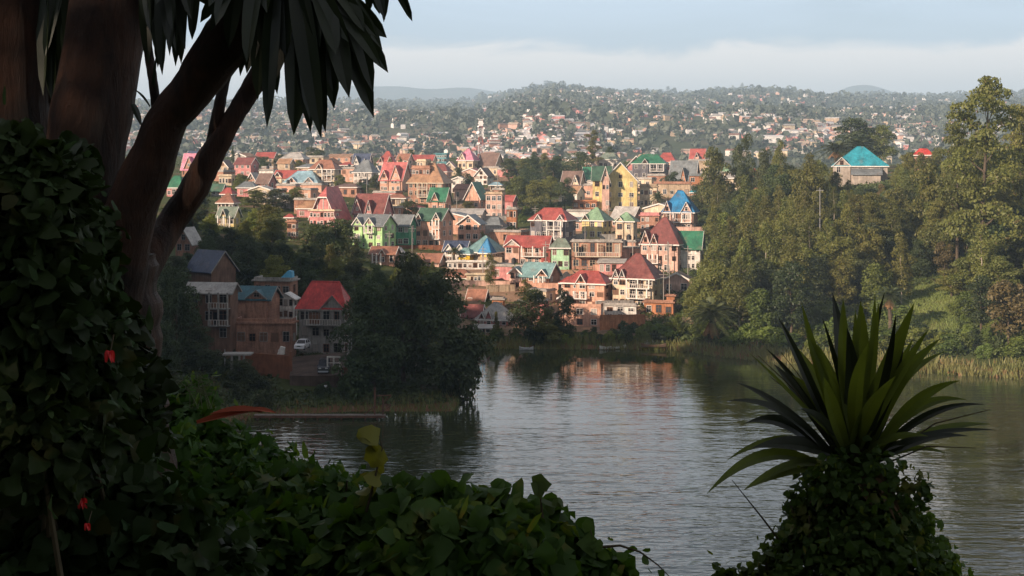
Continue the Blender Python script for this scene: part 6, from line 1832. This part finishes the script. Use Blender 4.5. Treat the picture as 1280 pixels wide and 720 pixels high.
def blade(mb, base, tip, width, sag=.1, side=None, up=None, segs=9, fold=.22, curl=0.0, lance=False):
    base = Vector(base); tip = Vector(tip); ax = tip - base; Ln = ax.length
    dr = ax.normalized()
    up = Vector(up) if up is not None else Vector((0, -.6, .8))
    sd = dr.cross(up); 
    if sd.length < .05: sd = dr.cross(Vector((1, 0, 0)))
    sd.normalize(); nn = sd.cross(dr).normalized()
    b = len(mb.v)
    for i in range(segs + 1):
        t = i / segs
        wd = width * (0.55 + .45 * min(1, t * 3.5)) * (1 - max(0, (t - .45) / .55) ** 1.7) * .5 + .0008
        if lance: wd = width * .5 * (.25 + .75 * math.sin(PI * min(1, t * .92 + .08) ** 1.35) ** .8) * (1 if t < .97 else .05)
        # midline: bow so the blade leaves the stem steeper and bends over towards the tip
        p = base + ax * t + Vector((0, 0, 1)) * (sag * Ln * 4 * t * (1 - t)) + sd * curl * math.sin(t * 3)
        mb.v += [tuple(p - sd * wd + nn * wd * fold * 2), tuple(p), tuple(p + sd * wd + nn * wd * fold * 2)]
    for i in range(segs):
        for k in (0, 1):
            mb.f.append([b + i * 3 + k, b + i * 3 + k + 1, b + (i + 1) * 3 + k + 1, b + (i + 1) * 3 + k]); mb.m.append(mb.mi)
# ---- big branching tree on the left
DT = 5.0
tb = P(140, 420, DT); gz = H1(tb.x, tb.y)
tree = empty('branching_tree', (tb.x, tb.y, gz)); tag(tree, 'big dark multi-stemmed tree leaning across the left foreground', 'tree')
o0 = Vector((tb.x, tb.y, gz))
def stem(name, pts, seed, mat=M_peel, seg=18, parent=tree, lump=.06):
    """pts: (px, py, width px, distance)"""
    rd = random.Random(seed)
    C0 = [(P(a, b, d) - o0, w * d / F / 2) for a, b, w, d in pts]
    # refine
    ps, rs = [], []
    for i in range(len(C0) - 1):
        p0 = C0[max(i - 1, 0)][0]; p1, r1 = C0[i]; p2, r2 = C0[i + 1]; p3 = C0[min(i + 2, len(C0) - 1)][0]
        for k in range(6):
            t = k / 6
            p = .5 * ((2 * p1) + (p2 - p0) * t + (2 * p0 - 5 * p1 + 4 * p2 - p3) * t * t + (3 * p1 - p0 - 3 * p2 + p3) * t ** 3)
            ps.append(p); rs.append((r1 + (r2 - r1) * t) * (1 + rd.uniform(-lump, lump)))
    ps.append(C0[-1][0]); rs.append(C0[-1][1])
    mb = MB(); mb.tube(ps, rs, seg)
    return mb.build(name, mat, parent, smooth=True)
gy = HY - F * (gz - .3 - HC) / DT
stem('trunk', [(150, gy, 190, DT), (145, 640, 150, DT), (142, 480, 120, DT), (140, 380, 118, DT), (138, 320, 110, DT)], 1)
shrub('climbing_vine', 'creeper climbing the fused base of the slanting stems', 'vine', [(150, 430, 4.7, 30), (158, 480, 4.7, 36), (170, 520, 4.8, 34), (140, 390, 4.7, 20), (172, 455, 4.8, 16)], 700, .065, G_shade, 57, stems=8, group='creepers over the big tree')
stem('limb', [(116, 430, 100, 5.0), (104, 330, 104, 5.0), (106, 200, 98, 5.0), (122, 100, 98, 5.05), (138, 0, 100, 5.1), (146, -120, 96, 5.2)], 2, lump=.03)
stem('limb', [(60, 520, 100, 5.2), (40, 380, 92, 5.2), (24, 200, 88, 5.2), (16, 60, 84, 5.2), (10, -120, 82, 5.2)], 3, lump=.03)
stem('limb', [(146, 430, 60, 4.9), (150, 340, 66, 4.9), (164, 262, 66, 4.87), (190, 200, 58, 4.85), (209, 150, 50, 4.82), (240, 112, 54, 4.8), (284, 50, 66, 4.75), (334, -10, 62, 4.7), (400, -110, 50, 4.6)], 4, lump=.03)
stem('limb', [(158, 440, 40, 5.2), (178, 345, 40, 5.35), (212, 282, 37, 5.5), (240, 240, 36, 5.5), (261, 200, 34, 5.5), (290, 150, 24, 5.5), (312, 114, 26, 5.5), (345, 60, 28, 5.4), (372, 20, 30, 5.3), (410, -60, 24, 5.2)], 5, lump=.04)
stem('limb', [(262, 196, 18, 5.5), (271, 150, 16, 5.5), (280, 105, 13, 5.52), (294, 60, 13, 5.55), (318, -20, 12, 5.6)], 6, seg=10)
stem('limb', [(196, 140, 13, 4.85), (191, 100, 12, 4.85), (184, 50, 12, 4.9), (180, -30, 10, 4.9)], 7, seg=10)
# drooping strap leaves hanging from the rosettes above the picture
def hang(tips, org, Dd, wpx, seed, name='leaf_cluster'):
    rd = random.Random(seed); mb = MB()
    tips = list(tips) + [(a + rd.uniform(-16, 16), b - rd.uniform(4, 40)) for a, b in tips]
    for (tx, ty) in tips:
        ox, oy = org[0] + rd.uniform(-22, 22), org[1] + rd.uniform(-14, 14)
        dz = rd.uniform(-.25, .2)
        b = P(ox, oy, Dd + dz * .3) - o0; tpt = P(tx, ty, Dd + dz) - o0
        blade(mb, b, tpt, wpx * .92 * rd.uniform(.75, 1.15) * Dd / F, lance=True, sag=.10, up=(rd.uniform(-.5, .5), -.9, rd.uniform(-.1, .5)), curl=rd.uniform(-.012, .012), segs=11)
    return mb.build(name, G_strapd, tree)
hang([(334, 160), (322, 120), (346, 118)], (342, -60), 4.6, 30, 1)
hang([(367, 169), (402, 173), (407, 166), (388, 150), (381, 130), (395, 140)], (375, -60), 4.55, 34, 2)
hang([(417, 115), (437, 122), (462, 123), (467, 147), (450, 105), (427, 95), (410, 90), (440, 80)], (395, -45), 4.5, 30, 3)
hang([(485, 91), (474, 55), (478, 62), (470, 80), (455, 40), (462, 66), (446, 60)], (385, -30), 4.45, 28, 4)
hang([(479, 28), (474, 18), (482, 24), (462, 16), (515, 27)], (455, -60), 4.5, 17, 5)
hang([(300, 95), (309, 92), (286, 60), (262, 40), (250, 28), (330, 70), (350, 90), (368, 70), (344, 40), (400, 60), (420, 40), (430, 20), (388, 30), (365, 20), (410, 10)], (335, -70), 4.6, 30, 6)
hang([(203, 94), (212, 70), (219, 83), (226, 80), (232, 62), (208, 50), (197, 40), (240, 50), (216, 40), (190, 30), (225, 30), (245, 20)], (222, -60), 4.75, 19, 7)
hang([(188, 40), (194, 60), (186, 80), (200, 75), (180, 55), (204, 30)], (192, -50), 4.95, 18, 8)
hang([(60, 160), (72, 190), (84, 170), (66, 130), (54, 120), (80, 120), (90, 140), (76, 90), (64, 80), (88, 80)], (74, -60), 5.3, 24, 9)
mb = MB(); blade(mb, P(187, 134, 4.85) - o0, P(168, 112, 4.8) - o0, .018, .05); blade(mb, P(166, 130, 4.85) - o0, P(177, 158, 4.8) - o0, .02, .02)
blade(mb, P(190, 130, 4.85) - o0, P(196, 66, 4.8) - o0, .012, .02)
mb.build('leaf_cluster', G_strapd, tree)

# ---- spiky rosette plant on the right
DR = 6.0
rb = P(1066, 590, DR); gz = H1(rb.x, rb.y)
dr = empty('rosette_plant', (rb.x, rb.y, gz)); tag(dr, 'spiky strap-leaved rosette plant standing before the lake at the right', 'plant')
o1 = Vector((rb.x, rb.y, gz))
mb = MB(); mb.tube([(0.05, 0, -.3), (-.04, 0, (rb.z - gz) * .4), (.02, 0, (rb.z - gz) * .8), (0, 0, rb.z - gz + .1)], [.11, .09, .08, .05], 12); mb.build('trunk', M_peel, dr, smooth=True)
tips = [(973, 396, 26, .02), (1003, 379, 17, .0), (1028, 398, 15, .0), (1040, 366, 26, -.02), (1055, 372, 30, .0), (1075, 376, 28, .02), (1069, 385, 20, .1), (1093, 368, 22, 0), (1106, 366, 22, 0), (1098, 380, 20, .1), (1142, 379, 26, .03), (1119, 392, 22, 0),
        (1160, 412, 26, .02), (1176, 424, 22, .03), (1180, 441, 24, .03), (1140, 424, 22, 0), (1200, 476, 28, .06), (1231, 506, 18, .10), (1208, 500, 22, .06), (1245, 538, 20, .07), (1237, 530, 16, .06), (1210, 545, 22, .04), (1150, 440, 24, 0), (1130, 410, 24, 0),
        (939, 442, 12, .0), (958, 436, 13, .0), (922, 478, 24, .03), (908, 502, 13, .05), (932, 529, 28, .03), (909, 576, 30, .05), (940, 560, 26, .04), (968, 455, 28, 0), (985, 425, 28, 0), (990, 470, 28, 0), (1010, 420, 26, 0), (1022, 430, 30, 0),
        (884, 618, 26, .03), (930, 612, 24, .02), (1128, 678, 30, .10), (1058, 410, 28, .3), (1086, 430, 30, .4), (1030, 470, 28, .4), (1120, 470, 26, .3), (1000, 510, 26, .4), (1160, 545, 24, .2), (1185, 568, 20, .05), (955, 600, 22, .2), (1108, 640, 22, .35), (1020, 640, 20, .3)]
rd = random.Random(31); mb = MB()
for (tx, ty, wpx, fw_) in tips:
    bx = 1066 + (tx - 1066) * .13 + rd.uniform(-9, 9); by = 585 - max(0, 575 - ty) * .12 + rd.uniform(-8, 8)
    dd = -fw_ * 1.1 + (rd.uniform(-.28, .28) if ty < 470 else rd.uniform(-.2, .2))
    horiz = abs(tx - 1066) / (abs(tx - 1066) + abs(575 - ty) + 1)
    upv = Vector((0, -.7, .7)) if ty > 480 else Vector((rd.uniform(-.35, .35) + (1066 - tx) * .004, -1, .15))
    mb.mi = 1 if rd.random() < .42 else 0  # random pick between the shaded and the lit-looking leaf colour
    blade(mb, P(bx, by, DR + rd.uniform(-.03, .03)) - o1, P(tx, ty, DR + dd) - o1, wpx * rd.uniform(.42, .88) * DR / F, sag=(.03 + .12 * horiz) * rd.uniform(.5, 1.4), curl=rd.uniform(-.03, .03), up=upv, segs=12, fold=.16)
mb.build('crown', [G_strap, G_strapd], dr)
mb = MB()
for i in range(11):
    a = rd.uniform(-1, 1); bx = 1066 + a * 30; tx = bx + a * rd.uniform(30, 80); ty = rd.uniform(625, 680)
    blade(mb, P(bx, 590, DR - .05) - o1, P(tx, ty, DR - rd.uniform(.05, .3)) - o1, rd.uniform(9, 18) * DR / F, sag=rd.uniform(.05, .2), up=(rd.uniform(-.6, .6), -1, .2), curl=rd.uniform(-.05, .05), segs=9, fold=.5)
mb.build('dead_leaves', surf('dead_strap', (.13, .085, .045), .85, .15, .3, 5), dr)
mb = MB()
for (tx, ty) in ((948, 445), (962, 470), (976, 440), (1238, 512), (1220, 560)):
    mb.tube([P(1066 + (tx - 1066) * .3, 585 - (585 - ty) * .3, DR) - o1, P(tx * .6 + 1066 * .4 , ty * .6 + 585 * .4 - 12, DR) - o1, P(tx, ty, DR - .05) - o1], [.004, .003, .0015], 4)
mb.build('dead_stalks', M_twig, dr)
shrub('climbing_vine', 'small-leaved vine smothering the trunk of the spiky rosette plant', 'vine', [(1066, 612, 5.95, 62), (1060, 655, 5.95, 72), (1064, 705, 5.9, 92), (1075, 780, 5.9, 120, 70), (1120, 650, 5.95, 40), (1020, 620, 5.95, 38), (1010, 690, 5.9, 48), (1130, 700, 5.9, 48), (1095, 590, 5.95, 34), (1040, 600, 5.8, 30), (1128, 620, 5.9, 22), (1006, 655, 5.9, 22, 30), (1142, 735, 5.9, 50), (992, 628, 5.9, 16, 10), (1150, 612, 5.9, 14, 20), (985, 668, 5.9, 16, 12)], 5200, .034, G_vine, 41, stems=30, wide=1.0)
shrub('climbing_vine', 'loose leafy sprays reaching right of the spiky rosette plant', 'vine', [(1150, 652, 6, 22, 14), (1170, 690, 6, 26, 20), (1185, 715, 6, 24), (1140, 668, 6, 28)], 520, .034, G_vine, 42, stems=10, fill=.9)
shrub('climbing_vine', 'leafy sprays at the bottom edge left of the spiky rosette plant', 'vine', [(906, 716, 6, 14, 12), (935, 722, 6, 24, 16), (970, 700, 6, 24, 30), (978, 680, 6, 14, 20), (1000, 650, 6, 20), (960, 735, 6, 40, 28)], 900, .032, G_vine, 43, stems=12, fill=.9)
mb = MB(); mb.tube([P(1000, 720, 5.9), P(985, 690, 5.9), P(955, 650, 5.9), P(915, 600, 5.9)], [.006, .005, .004, .0015], 5); 
o = mb.build('bare_twig', M_twig); tag(o, 'long thin bare twig slanting up left of the vine-covered trunk', 'twig')
blm = MB()
# ---- garden shrubs, left and middle
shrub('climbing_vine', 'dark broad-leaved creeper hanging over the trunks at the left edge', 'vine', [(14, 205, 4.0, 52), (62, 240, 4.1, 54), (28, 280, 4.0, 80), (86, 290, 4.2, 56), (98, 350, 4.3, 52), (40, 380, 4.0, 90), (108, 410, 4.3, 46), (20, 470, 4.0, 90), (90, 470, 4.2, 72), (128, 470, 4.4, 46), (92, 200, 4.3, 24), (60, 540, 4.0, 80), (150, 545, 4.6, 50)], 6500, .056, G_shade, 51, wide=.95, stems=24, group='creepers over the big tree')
shrub('garden_shrub', 'leafy shrub heap with pale tips below the slanting stems', 'shrub', [(170, 545, 5.8, 62, 50), (225, 548, 5.9, 62, 52), (285, 575, 5.9, 62, 46), (130, 530, 5.8, 55, 52), (330, 600, 5.9, 55, 50), (200, 620, 5.6, 90), (300, 650, 5.6, 90), (240, 495, 6.0, 34, 18)], 3600, .06, G_vine, 52, V=LOBEV, Fc=LOBEF, stems=24, group='garden shrubs in the foreground')
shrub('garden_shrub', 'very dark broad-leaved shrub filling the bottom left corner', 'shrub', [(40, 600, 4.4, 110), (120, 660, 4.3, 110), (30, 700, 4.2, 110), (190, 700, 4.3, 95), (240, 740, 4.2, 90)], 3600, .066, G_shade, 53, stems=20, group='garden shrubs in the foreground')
shrub('garden_shrub', 'lobed-leaf shrub in the bottom middle, left of the water', 'shrub', [(390, 625, 5.4, 55, 48), (350, 650, 5.3, 60), (430, 650, 5.2, 60), (400, 710, 5.0, 85), (320, 720, 5.0, 80), (470, 720, 4.8, 75)], 2600, .068, G_vine, 54, V=LOBEV, Fc=LOBEF, stems=20, group='garden shrubs in the foreground')
shrub('garden_shrub', 'broad-leaved shrub whose round top cuts into the bright water', 'shrub', [(505, 655, 4.7, 50), (555, 655, 4.7, 52), (610, 660, 4.7, 50), (655, 672, 4.7, 46), (530, 710, 4.5, 80), (620, 720, 4.5, 80), (690, 690, 4.7, 38), (715, 710, 4.7, 36), (750, 722, 4.7, 32), (460, 680, 4.7, 50)], 3800, .072, G_vine, 55, wide=1.15, stems=26, group='garden shrubs in the foreground')
def sprig(label, pts, leafs, mat=G_vine, D_=4.6, r=.005, sz=.05):
    p0 = P(*pts[-1], D_); root = empty('sprig', P(*pts[0], D_)); oo = root.location.copy(); tag(root, label, 'sprig', 'sprigs in the foreground')
    mb = MB(); mb.tube([P(a, b, D_) - oo for a, b in pts], [r * (1 - .7 * i / (len(pts) - 1)) for i in range(len(pts))], 5); mb.build('stem', M_twig, root)
    rg = np.random.default_rng(int(pts[0][0])); pos = np.array([[*(P(a, b, D_) - oo)] for a, b in leafs]); n = len(pos)
    v, f = leaves(pos, rg.normal(size=(n, 3)) * .5 + np.array([0, -.8, .4]), rg.normal(size=(n, 3)) * .6 + np.array([0, 0, -.3]), sz * rg.uniform(.7, 1.3, n), rg)
    mobj('leaves', np_mesh('leaves', v, f, mat), root)
sprig('upright sprig with curled leaves above the shrub beside the bright water', [(678, 650), (676, 625), (669, 600)], [(670, 602), (673, 612), (666, 608), (677, 625), (690, 628), (700, 622), (684, 640)], sz=.045)
sprig('yellowish upright shoot above the middle shrub against the dark water', [(458, 640), (468, 600), (478, 560), (474, 545)], [(474, 548), (470, 565), (480, 580), (462, 590), (472, 605), (458, 620), (480, 562)], mat=leafmat('leaf_yellow', (.10, .11, .02), (.14, .13, .025), .35, scale=2), sz=.06)
sprig('arching bare tendril at the lower right end of the middle shrub', [(752, 684), (775, 682), (800, 690), (822, 706), (838, 722)], [(778, 690), (786, 684), (802, 698), (812, 712), (790, 712), (770, 705), (764, 716), (806, 690), (826, 712)], sz=.03)
sprig('sprig standing over the right end of the middle shrub', [(740, 700), (742, 680), (738, 662)], [(738, 664), (744, 676), (735, 682), (748, 690), (728, 672)], sz=.05)
# pale grass sprays on the left shrub heap
for (bx, by, lb) in ((168, 500, 'pale feathery grass spray left on top of the shrub heap'), (250, 505, 'pale feathery grass spray right on top of the shrub heap')):
    rd = random.Random(bx); mb = MB()
    for i in range(9):
        a = bx + rd.uniform(-20, 20); tx = a + rd.uniform(-26, 26); ty = by - rd.uniform(18, 46)
        d_ = 5.5 + rd.uniform(-.1, .1)
        mb.tube([P(a, by + 6, d_), P((a + tx) / 2, (by + ty) / 2 - 4, d_), P(tx, ty, d_)], [.002, .0016, .001], 4)
        for k in range(7):
            t_ = .45 + .08 * k; q = P(a + (tx - a) * t_, by + (ty - by) * t_, d_); mb.tube([q, q + Vector((rd.uniform(-.03, .03), 0, rd.uniform(-.005, .025)))], [.0015, .002], 3)
    o = mb.build('grass_spray', surf('pale_grass', (.16, .18, .09), .8, .2, .2, 3)); tag(o, lb, 'grass', 'grass sprays in the foreground')
# dried orange leaf lying on the shrubs
m_, t_, b_ = newmat('dried_leaf'); b_.inputs['Base Color'].default_value = (.28, .05, .016, 1); b_.inputs['Roughness'].default_value = .6
mb = MB(); blade(mb, P(322, 512, 5.8), P(228, 534, 5.75), .03, .015, up=(0, -.7, .7), fold=.4); blade(mb, P(328, 516, 5.8), P(262, 518, 5.75), .035, .03, up=(0, -.5, .9), fold=.5)
blade(mb, P(316, 511, 5.8), P(345, 516, 5.8), .02, .02)
o = mb.build('dried_leaf', m_); tag(o, 'large dried orange leaf draped over the left shrub heap', 'leaf')
# red blossoms
m_, t_, b_ = newmat('red_petal'); b_.inputs['Base Color'].default_value = (.62, .012, .014, 1); b_.inputs['Roughness'].default_value = .5
for (fx, fy, d_, s, lb) in ((133, 578, 4.35, .045, 'narrow red blossom, middle one of the left shrubs'), (103, 627, 3.9, .045, 'red blossom in the dark shrub near the bottom left'), (137, 443, 3.9, .05, 'red blossom against the trunk base, topmost'), (109, 657, 3.9, .03, 'dim small red blossom just under another red blossom')):
    c_ = P(fx, fy, d_); root = empty('red_flower', c_); tag(root, lb, 'flower', 'red blossoms in the left shrubs')
    mb = MB(); rd = random.Random(fx)
    s *= .62
    for i in range(6):
        a = i * PI / 3 + rd.uniform(-.2, .2); blade(mb, (0, 0, s * .3), (math.cos(a) * s * .42, math.sin(a) * s * .3, -s * .7), s * .42, .25, segs=5)
    mb.build('petals', m_, root); mb = MB(); mb.tube([(0, .01, s * .3), (0, .04, s * 1.6)], [.002, .002], 4); mb.build('stalk', M_twig, root)
# ---- trees standing round the garden behind and left of the camera: their shade lies on the foreground
GAPS = [((238, 232, 5.45), .13), ((252, 205, 5.45), .09), ((268, 128, 5.45), .08), ((224, 262, 5.45), .09), ((1000, 440, 6), .12), ((1042, 395, 6), .09), ((980, 500, 6), .05), ((575, 625, 4.6), .05), ((455, 660, 4.6), .05), ((28, 368, 3.9), .02), ((12, 470, 3.9), .02)]  # spots to be sunlit through openings cut in the unseen crowns
def open_gaps(me, root):
    """this tree's own crown, with leaves cut away along sun rays to light chosen spots"""
    M = Matrix.Translation(root.location) @ Matrix.Rotation(root.rotation_euler[2], 4, 'Z') @ Matrix.Diagonal((*root.scale, 1))
    n = len(me.vertices); co = np.empty(n * 3, np.float32); me.vertices.foreach_get('co', co); co = co.reshape(-1, 3)
    wc = co @ np.array(M.to_3x3()).T + np.array(M.translation)
    cen = wc.reshape(-1, 4, 3).mean(1); keep = np.ones(len(cen), bool); sd_ = np.array(sdir)
    for (a, b, d_), rad in GAPS:
        v_ = cen - np.array(P(a, b, d_)); t_ = v_ @ sd_
        keep &= np.linalg.norm(v_ - t_[:, None] * sd_, axis=1) > rad + .05
    if keep.all(): return me
    v2 = co.reshape(-1, 4, 3)[keep]
    return np_mesh('crown', v2.reshape(-1, 3), np.arange(len(v2) * 4).reshape(-1, 4), list(me.materials))
SPARSE = (0, 1, 3, 4, 13)  # given thin crowns so sun flecks get through
for i, (x, y, s, v) in enumerate([(-13, -9, .95, 0), (-17, -3, .9, 1), (-11, -16, 1.0, 0), (-20, 4, 1.0, 1), (-23, -12, 1.1, 0), (-8, -22, 1.0, 1), (-26, 0, 1.15, 1), (-17, -24, 1.1, 0), (-5, -12, .8, 1), (3, -14, .9, 0), (-25, 11, 1.1, 0), (8, -9, .9, 1), (0, -24, 1.2, 1), (-32, -20, 1.15, 0), (-33, 8, .95, 0), (-36, -25, 1.55, 1), (-41, -16, 1.5, 0), (-29, -33, 1.4, 1)]):  # the last, tallest ones are added to deepen the foreground shade
    cm, tm, h0, r0 = PROTO['sparse_tree'][0] if i in SPARSE else PROTO['dark_tree'][v]
    r = empty('evergreen_tree', (x, y, H1(x, y) - .2), i * 1.3); r.scale = (s, s, s * 1.05)
    mobj('trunk', tm, r); mobj('crown', open_gaps(cm, r), r); tag(r, 'dark garden tree standing behind the viewpoint, outside the picture', 'tree', 'garden trees behind the viewpoint')
label_plants()
# ------------------------------------------------------------------ haze
hz = MB(); hz.box(-11700, -11700, -8, 11700, 11700, 640)
m = bpy.data.materials.new('haze_air'); m.use_nodes = True; t = m.node_tree
for n_ in list(t.nodes): t.nodes.remove(n_)
mo = N(t, 'ShaderNodeOutputMaterial'); pv = N(t, 'ShaderNodeVolumePrincipled', ins={'Color': (0.58, 0.80, 1.0, 1), 'Density': HAZE, 'Anisotropy': 0.0})
L(t, pv, 0, mo, 'Volume')
m.cycles.homogeneous_volume = True if hasattr(m.cycles, 'homogeneous_volume') else True
o = hz.build('haze', m); tag(o, kind='stuff')
